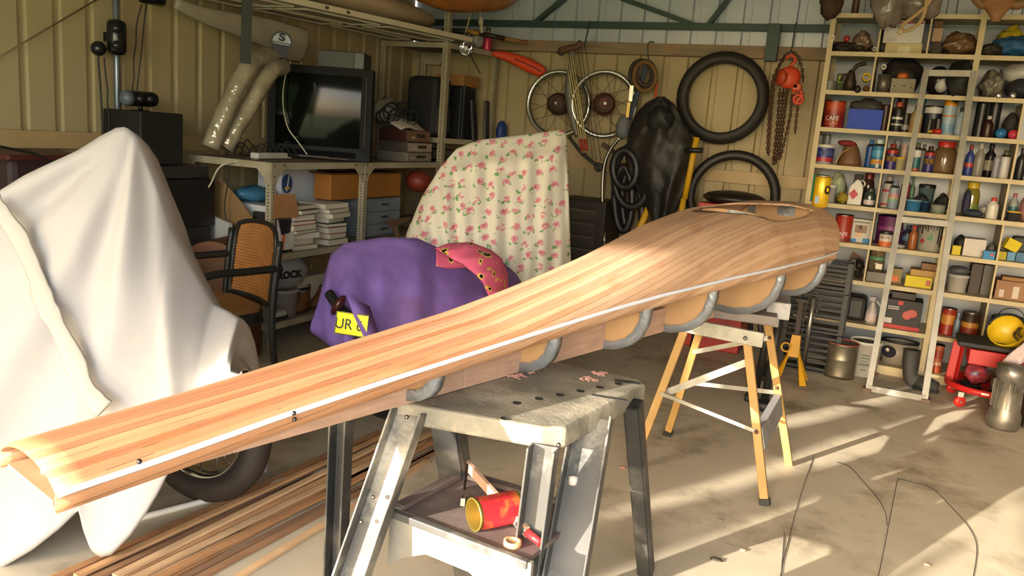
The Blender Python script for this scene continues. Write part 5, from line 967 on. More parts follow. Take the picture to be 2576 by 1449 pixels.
o = thing('black_stand', 'black metal stand behind the trestle legs', 'stand', (-.55, 4.6, 0)); part('post', MB().cyl((-.52, 4.55, .02), (-.50, 4.6, .62), .022), BLACK, o); part('base', MB().cyl((-.52, 4.55, 0), (-.52, 4.55, .05), .045), BLACK, o); part('rear_leg', MB().cyl((-.60, 4.75, .0), (-.56, 4.7, .6), .02), BLACK, o)
# axle stand
o = thing('axle_stand', 'yellow axle stand with a dark ratchet column on the concrete floor', 'axle stand', (-.46, 5.3, 0)); YS = mk('#c48f14', .45, var=.1); c = V((-.465, 5.28, 0))
for sx in (-1, 1):
    for sy in (-1, 1): part('leg', MB().add([tuple(c+V(p)) for p in ((sx*.022, sy*.022, .20), (sx*.028, sy*.0, .20), (sx*.10, sy*.075, 0), (sx*.065, sy*.10, 0))], [(0, 1, 2, 3)]), YS, o, solid=.006)
m = MB(); m.hexa([tuple(c+V(p)) for p in ((-.034, -.034, .16), (.034, -.034, .16), (.034, .034, .16), (-.034, .034, .16), (-.026, -.026, .30), (.026, -.026, .30), (.026, .026, .30), (-.026, .026, .30))]); part('head', m, YS, o); part('column', bx(tuple(c+V((0, 0, .36))), (.03, .03, .3)), mk('#3a332c', .6, .4), o); part('saddle', bx(tuple(c+V((0, 0, .52))), (.07, .03, .02)), mk('#3a332c', .6, .4), o); part('handle', MB().torus(c+V((-.05, -.03, .215)), .028, .006, (0, 1, 0)), YS, o)
# black crates, pipe, drums
for k, (zz, hh) in enumerate(((0, .27), (.275, .27), (.55, .2))):
    o = thing('plastic_crate', ['black plastic crate at the bottom of the stack left of the shelves', 'black plastic crate in the middle of the stack left of the shelves', 'black plastic crate at the top of the stack left of the shelves'][k], 'crate', (-.38, 5.72, zz)); part('floor', bx((-.40, 5.72, zz+.006), (.36, .3, .012)), BLACK, o)
    for q in range(6):
        h = zz+.03+q*(hh-.05)/5.2
        m = MB(); m.box((-.40, 5.575, h), (.36, .01, .018)).box((-.40, 5.865, h), (.36, .01, .018)).box((-.575, 5.72, h), (.01, .3, .018)).box((-.225, 5.72, h), (.01, .3, .018)); part('slat', m, mk('#1a1918', .55), o)
    for sx, sy in ((-1, -1), (1, -1), (1, 1), (-1, 1)): part('corner', bx((-.40+sx*.172, 5.72+sy*.142, zz+hh/2), (.03, .03, hh)), BLACK, o)
solo('steel_pipe', MB().cyl(FZ(2018, 932, .0), FY(2047, 748, 5.47), .017), mk('#a5a29a', .25, .9), 'shiny steel pipe leaning against the black crates', 'pipe'); a = FZ(2005, 925, .0); P_ = lambda x, y: FY(x, y, a.y)
solo('thin_rope', MB().tube(curve([a, P_(2016, 840), P_(2026, 775), P_(2040, 742), P_(2055, 735), P_(2062, 760), P_(2052, 790), P_(2042, 810)], 30), .006, 6), mk('#6d675d', .8), 'grey cord looped over the top of the leaning steel pipe', 'cord')
o = thing('steel_drum', 'dented bare steel drum with red rim marks on the floor by the shelves', 'drum', FZ(2108, 955, 0)); c = FZ(2108, 945, 0); part('shell', MB().lathe([(0, .006), (.096, .006), (.1, 0), (.098, .02), (.097, .12), (.099, .125), (.097, .13), (.097, .22), (.1, .226), (.094, .226), (.092, .03), (0, .03)], Matrix.Translation(c), 30), mk('#7d7564', .4, .7, var=.3, sc=9, dirt='#4d3d2a', dsc=5, damt=.7), o)
part('red_rim', MB().lathe([(.095, .226), (.101, .2265), (.101, .231), (.095, .231), (.095, .226)], Matrix.Translation(c), 30), mk('#a33322', .5, dirt='#7d7564', dsc=9, damt=.9), o)
o = thing('paint_bucket', 'white plastic paint bucket with wire handle beside the steel drum', 'bucket', FZ(2165, 950, 0)); c = FZ(2166, 940, 0); part('bucket', MB().lathe([(0, .0), (.088, 0), (.1, .215), (.104, .215), (.104, .235), (.096, .235), (.085, .02), (0, .02)], Matrix.Translation(c), 30), mk('#c9c5bd', .5, var=.05), o); part('handle', MB().tube([c+V((.104*math.sin(t), -.104*abs(math.cos(t))*.6-.06, .2-.12*math.cos(t)*1)) for t in np.linspace(-1.4, 1.4, 14)], .003, 5), STEEL, o); part('contents', MB().lathe([(0, .222), (.094, .222)], Matrix.Translation(c), 24), mk('#5d5148', .8), o)
for k, (w_, zz) in enumerate(((.05, .15), (.05, .13), (.04, .11), (.05, .09), (.035, .05))): part('print_mark', MB().box((0, 0, 0), (w_, .008, .001), 0, 0, face(c+V((.095*.1, -.098, zz)), (.1, -1, -.05))), mk('#5d6a60', .6), o)
# ---------------------------------------------------------------- steel shelving with its clutter
ZROW = dict(A=2.327, B=2.089, C=1.842, D=1.601, E=1.359, F=1.105, G=.855, H=.611, I=.321, J=.065)
SY0, SY1 = 5.85, 6.27; SX = (-.587, .285, 1.16); SHC = mk('#b3a27c', .5, var=.07, dirt='#7a6238', dsc=6, damt=.35); BACKP = mk('#7c8087', .4, .25, var=.1, sc=3)
unit = thing('steel_shelving', 'tall cream steel shelving unit packed with tins at the right of the back wall', 'shelving', (.28, 6.05, 0))
for x in SX:
    for y, s in ((SY0, 1), (SY1, -1)): m = MB(); m.box((x+.014*(1 if x < 1 else -1)*(1 if x < .2 or x > 1 else 0), y, 1.175), (.032, .003, 2.35)); m.box((x-.001, y+s*.016, 1.175), (.003, .032, 2.35)); part('upright', m, SHC, unit)
part('side_panel', MB().box((SX[0]-.003, 6.06, 1.17), (.002, .36, 2.3)), BACKP, unit); part('back_panel', MB().box((.287, SY1+.004, 1.17), (1.74, .002, 2.3)), BACKP, unit)
for bay in (0, 1):
    x0, x1 = SX[bay]+.003, SX[bay+1]-.003
    for k, z in ZROW.items():
        m = MB(); m.box(((x0+x1)/2, (SY0+SY1)/2, z-.0015), (x1-x0, SY1-SY0, .003)); m.box(((x0+x1)/2, SY0+.002, z-.014), (x1-x0, .003, .028)); part('shelf_board', m, SHC, unit)
    part('kick_plate', MB().box(((x0+x1)/2, SY0+.03, .02), (x1-x0, .004, .04)), SHC, unit)
def divd(x, k, kn): a, b_ = ZROW[k], ZROW[kn]; part('divider', MB().box((x, 6.06, (a+b_)/2-.01), (.004, .40, b_-a-.02)).box((x, SY0+.006, (a+b_)/2-.01), (.011, .004, b_-a-.022)), SHC, unit)
for px, py, k, kn in ((2213, 90, 'B', 'A'), (2338, 90, 'B', 'A'), (2197, 185, 'C', 'B'), (2239, 290, 'D', 'C'), (2225, 385, 'E', 'D'), (2211, 478, 'F', 'E'), (2195, 575, 'G', 'F'), (2180, 663, 'H', 'G'), (2567, 313, 'D', 'C'), (2550, 420, 'E', 'D'), (2530, 510, 'F', 'E'), (2517, 607, 'G', 'F'), (2500, 706, 'H', 'G'), (2482, 788, 'I', 'H')): divd(FY(px, py, SY0).x, k, kn)
def cc(n, x, y): return 1950+x*.276, {5: 0, 6: 350, 7: 700}[n]+y*.276
class It: pass
def item(n, x0, y0, x1, row, Y):
    q = It(); z = ZROW[row]; pxa, py = cc(n, x0, y0); pxb, _ = cc(n, x1, y0)
    q.zt = FY((pxa+pxb)/2, py, Y).z; q.h = max(.02, q.zt-z); _, pb = cc(n, x0, y0); pm = py+q.h*.5*2040/5.3
    a, b_ = FY(pxa, pm, Y), FY(pxb, pm, Y); q.w = b_.x-a.x; q.x = (a.x+b_.x)/2; q.z = z; q.Y = Y; q.c = V((q.x, Y, z)); return q
def cyl_thing(kind, n, x0, y0, x1, row, name, label, cat, c1, c2='#8f8d88', Y=5.97, bands=(), txt=None, group=None):
    q = item(n, x0, y0, x1, row, Y); r = q.w/2; h = q.h; T = Matrix.Translation(q.c); o = thing(name, label, cat, q.c, group); m1 = mk(c1, .38, var=.08)
    if kind == 'tin':
        part('can_body', MB().lathe([(0, .001), (r*.98, .001), (r, .004), (r*.985, .008), (r*.985, h*.93), (r, h*.95)], T, 22), m1, o); part('lid', MB().lathe([(r, h*.95), (r, h*.975), (r*.93, h*.985), (r*.92, h*.97), (0, h*.97)], T, 22), metal(c2), o)
    elif kind == 'open':
        part('can_body', MB().lathe([(0, .001), (r, .001), (r, h), (r*.94, h), (r*.93, h*.1), (0, h*.1)], T, 22), mk(c1, .4, .6, var=.25), o)
    elif kind == 'spray':
        part('can_body', MB().lathe([(0, .001), (r*.97, .001), (r, .004), (r, h*.74), (r*.97, h*.76)], T, 20), m1, o); part('shoulder', MB().lathe([(r*.97, h*.76), (r*.8, h*.82), (r*.5, h*.85), (r*.45, h*.87)], T, 20), metal('#b5b2ac'), o); part('cap', MB().lathe([(r*.55 if c2 != 'n' else r*.2, h*.84), (r*.55, h*.98), (r*.45, h), (0, h)], T, 16), mk(c2, .4), o)
    elif kind == 'cap':
        part('can_body', MB().lathe([(0, .001), (r*.97, .001), (r, .004), (r, h*.8)], T, 20), m1, o); part('cap', MB().lathe([(r*.96, h*.8), (r*.94, h*.97), (r*.85, h), (0, h)], T, 20), mk(c2, .4), o)
    elif kind == 'bottle':
        part('bottle', MB().lathe([(0, .001), (r*.95, .001), (r, .006), (r, h*.6), (r*.9, h*.68), (r*.4, h*.8), (r*.38, h*.86)], T, 20), m1, o); part('cap', MB().lathe([(r*.46, h*.84), (r*.46, h*.98), (r*.4, h), (0, h)], T, 16), mk(c2, .4), o)
    elif kind == 'jar':
        part('jar', MB().lathe([(0, .001), (r*.92, .001), (r, h*.08), (r, h*.62), (r*.85, h*.76), (r*.7, h*.8), (r*.7, h*.84)], T, 22), mk(c1, .15, var=.2, spec=.7), o); part('lid', MB().lathe([(r*.74, h*.82), (r*.76, h*.98), (r*.7, h), (0, h)], T, 20), mk(c2, .4), o)
    elif kind == 'tub':
        part('tub', MB().lathe([(0, .001), (r*.86, .001), (r*.97, h*.88), (r, h*.88)], T, 24), m1, o); part('lid', MB().lathe([(r*1.02, h*.86), (r*1.02, h*.97), (r*.95, h), (0, h)], T, 24), mk(c2, .45), o)
    elif kind == 'disc':
        part('disc', MB().lathe([(0, -.03), (r*.95, -.03), (r, 0), (r*.9, .012), (0, .012)], fr(q.c+V((0, 0, r)), (0, -1, .1)), 24), mk(c1, .3), o); part('centre', MB().lathe([(0, .014), (r*.4, .014), (r*.42, .012)], fr(q.c+V((0, 0, r)), (0, -1, .1)), 20), mk(c2, .4), o)
    for a, b_, col in bands: part('label', MB().lathe([(r*1.008, h*a), (r*1.008, h*b_)], T, 22), mk(col, .4, var=.12, sc=30), o)
    if txt:
        for s, zf, sz, col in txt: text(s, sz, face(q.c+V((-.08*r, -r*1.02, h*zf)), (-.08, -1, 0)), mk(col, .5), o, bend=r, ext=.001)
    return o
def box_thing(n, x0, y0, x1, row, name, label, cat, c1, Y=5.97, d=.16, a=0, marks=(), z=None, tall=None, par='box', group=None):
    q = item(n, x0, y0, x1, row, Y); z0 = q.z if z is None else z; h = (q.zt-z0) if tall is None else tall; o = thing(name, label, cat, (q.x, Y+d/2, z0), group); c = V((q.x, Y+d/2, z0+h/2)); part('box', MB().box(c, (q.w, d, h), a), mk(c1, .65, var=.07), o, bevel=.002)
    M = rz(c, a) @ Matrix(((1, 0, 0, 0), (0, 0, 1, -d/2), (0, 1, 0, 0), (0, 0, 0, 1)))
    for u0, v0, u1, v1, col in marks: part('print', MB().box((q.w*((u0+u1)/2-.5), h*((v0+v1)/2-.5), 0), (q.w*(u1-u0), h*(v1-v0), .0024), 0, 0, M), mk(col, .6), o)
    return o, q, h, M
def lump(n, x0, y0, x1, row, name, label, cat, c1, Y=6.0, d=.1, noise=.2, seed=1, mat=None, z=None, parts=()):
    q = item(n, x0, y0, x1, row, Y); m = MB(); cx = V((q.x, Y, q.z+q.h*.5+.001)); sd_ = seed*3.7
    def fn(u, v):
        a = 2*PI*u; b_ = PI*(v-.5); x, y, zz = math.cos(a)*math.cos(b_), math.sin(a)*math.cos(b_), math.sin(b_); k = 1+noise*(1.3*snoise(x*3.1+sd_, y*3.1+zz*2.2, zz*3)-.8*abs(snoise(x*9+sd_, y*9, zz*10)))
        zk = max(zz*k, -.98); return cx+V((x*k*q.w/2, y*k*d, zk*q.h*.5))
    m.grid(36, 22, fn, 0, True, True); return solo(name, m, mat or mk(c1, .7, var=.25, bump=.4, bsc=28), label, cat)
# A: on top
cyl_thing('tin', 5, 545, -40, 610, 'A', 'old_tin', 'rusty brown tin with a shiny stripe on top of the shelves, the left of two', 'tin', '#4a2d1a', '#4a3a2c'); cyl_thing('tin', 5, 700, -40, 770, 'A', 'old_tin', 'rusty brown tin with a shiny stripe on top of the shelves, the right of two', 'tin', '#53321d', '#4a3a2c')
m = MB(); m.ball(FY(2090, 2, 5.80), (.07, .06, .11), 16, 12, noise=.12, seed=4); solo('brown_bag', m, mk('#3d2413', .7, var=.3, bump=.4), 'dark brown bag hanging over the top left corner of the shelves', 'bag')
m = MB(); m.ball(FY(2235, 8, 5.78), (.10, .07, .14), 20, 14, noise=.12, seed=6).ball(FY(2315, 0, 5.80), (.12, .07, .12), 20, 14, noise=.12, seed=7); solo('plastic_bag', m, mk('#8a7d70', .15, var=.35, trans=.25, bump=.8, bsc=22, sc=10), 'crinkled clear plastic bag hanging over the top shelf edge', 'bag')
a = [FY(x, y, 5.70) for x, y in ((2345, -8), (2330, 15), (2300, 40), (2272, 62), (2268, 75), (2285, 77), (2310, 60), (2325, 35), (2330, 5), (2326, -15))]; o = thing('rope_loop', 'loop of pale rope hanging in front of the postal carton', 'rope', a[5]); part('rope', MB().tube(curve(a, 50), .011, 8), mk('#b09467', .9, bump=.5, bsc=120), o); part('frayed_end', MB().cyl(FY(2262, 84, 5.70), a[4], .016, .011), mk('#c2ab80', .9), o)
o = thing('animal_skull', 'tan animal skull hanging nose down at the top right corner', 'skull', FY(2510, 50, 5.6)); m = MB(); a = [FY(x, y, 5.62) for x, y in ((2512, -25), (2511, 5), (2508, 30), (2505, 55))]; hc = curve(a, 16); m.tube(hc, rad(hc, [0, .35, .7, 1], [.09, .10, .045, .02]), 14, flat=.7); part('skull', m, mk('#8a6038', .6, var=.25, sc=14), o)
part('hanging_cord', MB().cyl(a[0], a[0]+V((0, 0, .35)), .004), mk('#8a7a5c', .9), o); part('horn', MB().tube(curve([FY(2530, 0, 5.62), FY(2560, 12, 5.6), FY(2600, -10, 5.58)]), .028, 8), mk('#7d5834', .6), o); part('horn', MB().tube(curve([FY(2490, 5, 5.62), FY(2470, 12, 5.6), FY(2452, -5, 5.6)]), .024, 8), mk('#7d5834', .6), o)
# B
def pvc(n, x, y, r_, Y, lab, col='#c9c4ba', nm='pipe_ring'):
    px, py = cc(n, x, y); c = FY(px, py, Y); M = fr(c, (.1, -1, .1)); return solo(nm, MB().lathe([(r_*.75, -.03), (r_, -.03), (r_, .03), (r_*.75, .03), (r_*.75, -.03)], M, 24), mk(col, .5), lab, 'pipe')
pvc(5, 515, 350, .021, 5.87, 'white plastic pipe end at the left edge of the second shelf'); pvc(5, 903, 452, .011, 5.86, 'small white plastic ring beside the first divider of the second shelf')
lump(5, 490, 385, 880, 'B', 'iron_scrap', 'heap of dark iron scraps on the second shelf left of the divider', 'scrap', '#2a211a', d=.12, noise=.2, seed=3); q = item(5, 610, 325, 680, 'B', 5.93); solo('red_ball', MB().ball((q.x, 5.93, q.zt-.02), .02, 12, 8), mk('#a82a22', .4), 'small red cap on the heap of iron scraps', 'cap')
lump(5, 705, 285, 880, 'B', 'plastic_bag', 'clear bag of brown parts on the second shelf against the divider', 'bag', '#6d5040', Y=5.98, d=.07, seed=5, mat=mk('#7a6250', .18, var=.4, sc=16, bump=.6, bsc=30))
o, q, h, M = box_thing(5, 1000, 395, 1340, 'B', 'flat_carton', 'cream flat carton under the postal carton', 'box', '#bfae80', d=.3, marks=((.35, .2, .68, .75, '#d2c7a8'),)); zt = q.zt+.001
o, q, h, M = box_thing(5, 985, 185, 1345, 'B', 'postal_carton', 'white postal carton with a red band and a circular stamp on the second shelf', 'box', '#cdc6bd', d=.3, z=zt, marks=((.03, .86, .97, .93, '#b03348'), (.14, .66, .30, .80, '#39435f'), (.32, .66, .46, .80, '#8a8c9c'), (.1, .18, .3, .2, '#8f8a86'), (.1, .12, .36, .14, '#8f8a86'), (.1, .06, .26, .08, '#8f8a86')))
part('stamp', MB().torus(M @ V((q.w*.2, -.02, .001)), .033, .0012, M.to_3x3() @ V((0, 0, 1)), 32, 5), mk('#55555c', .6), o)
for k in range(4): part('stamp_mark', MB().box((q.w*.17+.012*(k % 2), -.002-.02*(k//2), .0015), (.009, .01, .001), 0, 0, M), mk('#55555c', .6), o)
box_thing(5, 1425, 380, 1510, 'B', 'dark_carton', 'small dark carton under the pink paper parcel by the second divider', 'box', '#3a2a1e', d=.12); box_thing(5, 1425, 255, 1512, 'B', 'paper_parcel', 'pinkish paper parcel in the narrow slot by the second divider', 'parcel', '#a8866c', d=.12, z=item(5, 1425, 380, 1510, 'B', 5.97).zt+.001); box_thing(5, 1430, 190, 1515, 'B', 'brown_carton', 'brown carton on top of the pinkish paper parcel', 'box', '#5b3d22', d=.12, z=item(5, 1425, 255, 1512, 'B', 5.97).zt+.002)
lump(5, 1525, 295, 1850, 'B', 'brown_bag', 'bulging brown plastic bag on the second shelf left of the middle upright', 'bag', '#5d4430', seed=8, d=.12, noise=.2, mat=mk('#6b5038', .22, var=.35, sc=12, bump=.7, bsc=24))
lump(5, 2010, 250, 2260, 'B', 'yellow_bundle', 'bright yellow cloth bundle at the right of the second shelf', 'bundle', '#b3a01c', Y=6.08, d=.09, seed=2); lump(5, 1960, 330, 2420, 'B', 'blue_tarpaulin', 'crumpled blue tarpaulin at the right of the second shelf', 'tarpaulin', '#1f4f78', Y=5.98, d=.09, seed=11, noise=.14); lump(5, 1870, 400, 2080, 'B', 'dark_strap', 'dark strap bundle beside the blue tarpaulin', 'strap', '#2b2418', Y=5.92, d=.05, seed=12)
# C
cyl_thing('tin', 5, 440, 735, 545, 'C', 'steel_tin', 'small low silver tin at the left of the third shelf', 'tin', '#7d7b76', '#a5a29c'); box_thing(5, 560, 670, 615, 'C', 'green_packet', 'small black and green packet beside the dark pump', 'packet', '#2d3a16', d=.04, a=.2, marks=((.1, .5, .9, .9, '#8a9a2c'),))
o = thing('fuel_pump', 'dark bronze hand pump standing on the third shelf', 'pump', item(5, 620, 540, 740, 'C', 5.97).c); q = item(5, 625, 640, 745, 'C', 5.97); BRZ = mk('#3d3226', .5, .5, var=.3, sc=20)
part('body', MB().lathe([(0, 0), (q.w*.5, 0), (q.w*.46, q.h*.5), (q.w*.3, q.h*.8), (q.w*.2, q.h), (0, q.h)], Matrix.Translation(q.c), 20), BRZ, o); part('lever', MB().tube(curve([q.c+V((0, 0, q.h*.9)), q.c+V((.03, -.01, q.h+.03)), q.c+V((.08, -.02, q.h+.045))]), .014, 8), BRZ, o); part('spout', MB().tube(curve([q.c+V((0, 0, q.h*.8)), q.c+V((-.04, -.02, q.h*.75)), q.c+V((-.06, -.02, q.h*.45))]), .01, 8), BRZ, o)
pvc(5, 832, 708, .026, 5.90, 'yellow plastic ring leaning by the divider on the third shelf', '#c9a81c', 'yellow_ring'); px, py = cc(5, 750, 812); solo('small_motor', MB().ball(FY(px, py, 5.83), (.022, .02, .024), 14, 10, noise=.06), mk('#2d2520', .4, .5), 'small round dark motor hanging over the edge of the third shelf', 'motor')
lump(5, 800, 780, 860, 'C', 'copper_fitting', 'small coppery knob under the yellow ring', 'knob', '#6b3d22', Y=5.92, d=.02, noise=.03)
o = cyl_thing('open', 5, 930, 680, 1045, 'C', 'steel_can', 'bare steel can standing right of the divider on the third shelf', 'can', '#6f685d', Y=5.95); lump(5, 960, 525, 1345, 'C', 'dark_rags', 'heap of dark rags at the back of the third shelf', 'rag', '#1d1815', Y=6.12, d=.1, seed=3, noise=.12); pvc(5, 988, 614, .016, 5.93, 'white pipe end against the dark rags on the third shelf')
o, q, h, M = box_thing(5, 1050, 715, 1275, 'C', 'alloy_block', 'cast alloy engine block with bolt holes on the third shelf', 'engine part', '#857c68', d=.12); zt = q.zt
for u, v in ((-.33, .0), (0, .05), (.1, .05), (.35, -.02)): part('bolt_hole', MB().cyl(M @ V((q.w*u, h*v, -.002)), M @ V((q.w*u, h*v, .002)), .006, n=10), BLACK, o)
m = MB(); m.ball((q.x-.01, 6.03, zt+.02), (.036, .036, .026), 16, 10, noise=.05); solo('orange_float', m, mk('#b8602a', .5), 'orange rounded float on top of the alloy engine block', 'float')
o = thing('black_helmet', 'black and white helmet behind the top of the leaning ladder', 'helmet', item(5, 1370, 590, 1600, 'C', 5.98).c); q = item(5, 1370, 600, 1600, 'C', 5.99); part('shell', MB().ball((q.x, 6.0, q.z+q.h*.5), (q.w*.5, .11, q.h*.5), 20, 12), mk('#1d1b1a', .3), o); part('white_side', MB().ball((q.x+.02, 5.945, q.z+q.h*.38), (q.w*.36, .06, q.h*.28), 16, 10), mk('#aaa6a2', .4), o)
q = item(5, 1560, 575, 1830, 'C', 5.90); m = MB(); m.ball((q.x, 5.90, q.zt-.11), (q.w*.5, .08, .12), 20, 14, noise=.1, seed=6); solo('black_bag', m, mk('#161513', .7, var=.3, bump=.5), 'limp black bag drooping over the third shelf edge behind the ladder', 'bag')
lump(5, 1865, 640, 2100, 'C', 'clear_bag', 'clear plastic bag with a rounded top on the third shelf right of the ladder', 'bag', '#6d675d', seed=4, noise=.24, mat=mk('#6b665c', .12, var=.35, bump=.6, bsc=24)); lump(5, 2090, 720, 2400, 'C', 'dark_case', 'dark case under the white bag at the right of the third shelf', 'case', '#1c1d22', Y=5.97, noise=.05); q = item(5, 2040, 580, 2420, 'C', 6.0); m = MB(); m.ball((q.x, 6.02, q.zt-.06), (q.w*.5, .1, .06), 20, 12, noise=.12, seed=9); solo('white_bag', m, mk('#a9a6a4', .4, var=.15, bump=.6, bsc=25), 'crumpled whitish plastic bag at the right end of the third shelf', 'bag')
for x, w in ((2035, 'left'), (2165, 'right')): px, py = cc(5, x, 865); c = FY(px, py, 5.838); o = thing('glint_disc', 'small mirrored disc added for a glint on the third shelf edge, the %s of two' % w, 'lamp', c); part('reflector', MB().lathe([(.02, -.006), (.019, 0), (.012, .006), (0, .008)], fr(c, (-.1, -1, .15)), 18), mk('#eeeeea', .08, 1.0, var=.02), o)  # mirrored discs put in to give two glints, no bulbs
# D
cyl_thing('tin', 5, 440, 912, 635, 'D', 'coffee_tin', 'red and orange coffee tin lettered CAFE CLAS on the fourth shelf', 'tin', '#8a2418', '#9a948a', bands=((.05, .5, '#7a1a14'), (.62, .9, '#a83f1c')), txt=(('CAFE', .34, .04, '#d8cfc0'), ('CLAS', .18, .036, '#d07a2c')))
o, q, h, M = box_thing(5, 660, 995, 975, 'D', 'blue_tub', 'bright blue open plastic tub on the fourth shelf', 'tub', '#1c3fae', d=.2); zt = q.zt; m = MB(); m.ball((q.x, 6.07, zt+.02), (q.w*.5, .1, .05), 20, 12, noise=.12, seed=3); solo('grey_rag', m, mk('#3d3a36', .8, var=.3, bump=.4), 'dark grey rag heaped in the bright blue tub', 'rag')
cyl_thing('tin', 5, 955, 950, 1050, 'D', 'dark_tin', 'dark red-brown tin squeezed against the fourth shelf divider', 'tin', '#3a201c', '#2b2422', Y=6.03)
cyl_thing('spray', 5, 1062, 930, 1172, 'D', 'spray_can', 'black spray can with a silver shoulder right of the divider on the fourth shelf', 'can', '#1d1c20', '#a84a3a', bands=((.42, .5, '#c9c6c0'), (.22, .28, '#b0aca8'))); cyl_thing('tin', 5, 1095, 880, 1190, 'D', 'varnish_tin', 'brown tin at the back behind the black spray can', 'tin', '#3d2a20', '#6d685f', Y=6.12); cyl_thing('tin', 5, 1155, 1030, 1225, 'D', 'black_tin', 'small black tin with a grey label beside the black spray can', 'tin', '#1a191b', '#3a3836', Y=5.95, bands=((.15, .4, '#8a8784'),))
cyl_thing('bottle', 5, 1225, 960, 1345, 'D', 'glue_bottle', 'beige plastic bottle behind the left ladder rail', 'bottle', '#a3835c', '#7d6648'); cyl_thing('bottle', 5, 1305, 890, 1375, 'D', 'teal_bottle', 'teal-capped bottle at the back of the fourth shelf', 'bottle', '#2a4a55', '#1f6070', Y=6.12)
cyl_thing('tin', 5, 1345, 960, 1530, 'D', 'paint_tin', 'dark blue paint tin with a white band between the ladder rails', 'tin', '#23263a', '#8f8d88', Y=6.05, bands=((.72, .92, '#bdbab8'),)); cyl_thing('tin', 5, 1365, 1080, 1440, 'D', 'small_black_tin', 'small black tin in front of the dark blue paint tin', 'tin', '#1b1a1a', '#2b2a29', Y=5.93); cyl_thing('tin', 5, 1450, 1080, 1515, 'D', 'small_brown_tin', 'small brown-black tin in front of the dark blue paint tin, nearer the yellow cap', 'tin', '#2f2622', '#4a4642', Y=5.95)
q = item(5, 1390, 1150, 1520, 'D', 5.90); o = thing('squeeze_bottle', 'red and yellow squeeze bottle lying on the fourth shelf between the ladder rails', 'bottle', q.c); part('bottle', MB().cyl((q.x-.01, 5.90, q.z+.018), (q.x+q.w*.5, 5.89, q.z+.018), .017), mk('#a3281c', .4), o); part('nozzle', MB().cyl((q.x-.01, 5.90, q.z+.018), (q.x-q.w*.5, 5.90, q.z+.014), .012, .004), mk('#c9a41c', .4), o)
cyl_thing('cap', 5, 1522, 900, 1650, 'D', 'wipes_tube', 'tall pale blue tube with an orange-yellow cap behind the ladder', 'tube', '#8fa5b5', '#c9821c', bands=((.08, .3, '#6f94b5'), (.5, .55, '#b5702c'))); cyl_thing('bottle', 5, 1645, 980, 1730, 'D', 'cleaner_bottle', 'pale blue bottle with dark cap beside the orange-capped tube', 'bottle', '#9fb2c4', '#2a3440')
cyl_thing('tin', 5, 1815, 930, 1930, 'D', 'black_canister', 'tall glossy black canister right of the ladder on the fourth shelf', 'canister', '#16181c', '#22252b'); cyl_thing('tin', 5, 1935, 925, 2050, 'D', 'dark_canister', 'dark grey canister beside the glossy black one', 'canister', '#202227', '#3a3d42', Y=6.06); cyl_thing('bottle', 5, 1893, 1055, 1990, 'D', 'oil_bottle', 'small bottle of dark red liquid in front of the black canisters', 'bottle', '#33110f', '#a8a09a', Y=5.92)
lump(5, 2070, 1030, 2225, 'D', 'black_gadget', 'black gadget with a wire loop on the fourth shelf at the right', 'gadget', '#26221f', d=.05, noise=.1); cyl_thing('disc', 5, 2005, 1170, 2112, 'D', 'blue_disc', 'small blue round tin standing on edge on the fourth shelf', 'tin', '#1f5f96', '#2f74ab', Y=5.89); cyl_thing('disc', 5, 2122, 1180, 2224, 'D', 'red_disc', 'small red round tin standing on edge beside the blue one', 'tin', '#a8283a', '#b83a4a', Y=5.89)
# E
cyl_thing('tub', 6, 358, 48, 533, 'E', 'hand_cleaner_tub', 'white tub with a blue and red label at the left of the fifth shelf', 'tub', '#bfc0c4', '#c9c4ba', bands=((.34, .82, '#2a3580'), (.12, .34, '#a82c30'), (.66, .7, '#aab0c8'), (.56, .6, '#aab0c8'), (.46, .5, '#aab0c8')))
cyl_thing('tin', 6, 372, -45, 425, 'E', 'clear_tube', 'clear tube behind the white tub, left one', 'tube', '#7d7d80', '#8f8f90', Y=6.15); cyl_thing('tin', 6, 432, -45, 490, 'E', 'clear_tube', 'clear tube behind the white tub, right one', 'tube', '#858588', '#8f8f90', Y=6.15)
o = thing('leather_bag', 'brown conical leather bag with a cord and red top on the fifth shelf', 'bag', item(6, 560, 40, 800, 'E', 5.98).c); q = item(6, 575, 35, 800, 'E', 6.0); part('bag', MB().lathe([(0, .0), (q.w*.5, 0), (q.w*.48, q.h*.25), (q.w*.32, q.h*.75), (q.w*.16, q.h), (0, q.h)], Matrix.Translation(q.c), 22), mk('#6b4a30', .5, var=.2, bump=.2), o); part('red_top', MB().ball(q.c+V((-.03, -.03, q.h*.97)), (.06, .05, .02), 14, 8, noise=.1), mk('#7d2320', .8), o); part('cord', MB().tube(curve([q.c+V((.02, -.03, q.h*.9)), q.c+V((-.05, -.06, q.h*.55)), q.c+V((-.075, -.075, q.h*.2)), q.c+V((-.085, -.08, .01))]), .004, 6), mk('#b08f5c', .8), o)
cyl_thing('spray', 6, 826, 5, 905, 'E', 'blue_spray_can', 'dark blue spray can left of the pale blue one on the fifth shelf', 'can', '#1f4a8f', '#2a5a9a', Y=6.03); cyl_thing('spray', 6, 878, 0, 1008, 'E', 'pale_blue_can', 'large pale blue spray can with an orange flame mark on the fifth shelf', 'can', '#2f6f9a', '#b5c4cc', bands=((.12, .3, '#c98a2c'), (.4, .62, '#4f8fb5'))); cyl_thing('bottle', 6, 912, 205, 945, 'E', 'tiny_bottle', 'tiny bottle with red cap in front of the pale blue spray can', 'bottle', '#c4bfb8', '#a8301c', Y=5.90)
WB = ((.0, .62, '#232a6f'), (.32, .52, '#d0a81c'), (.62, .72, '#a3251f'))
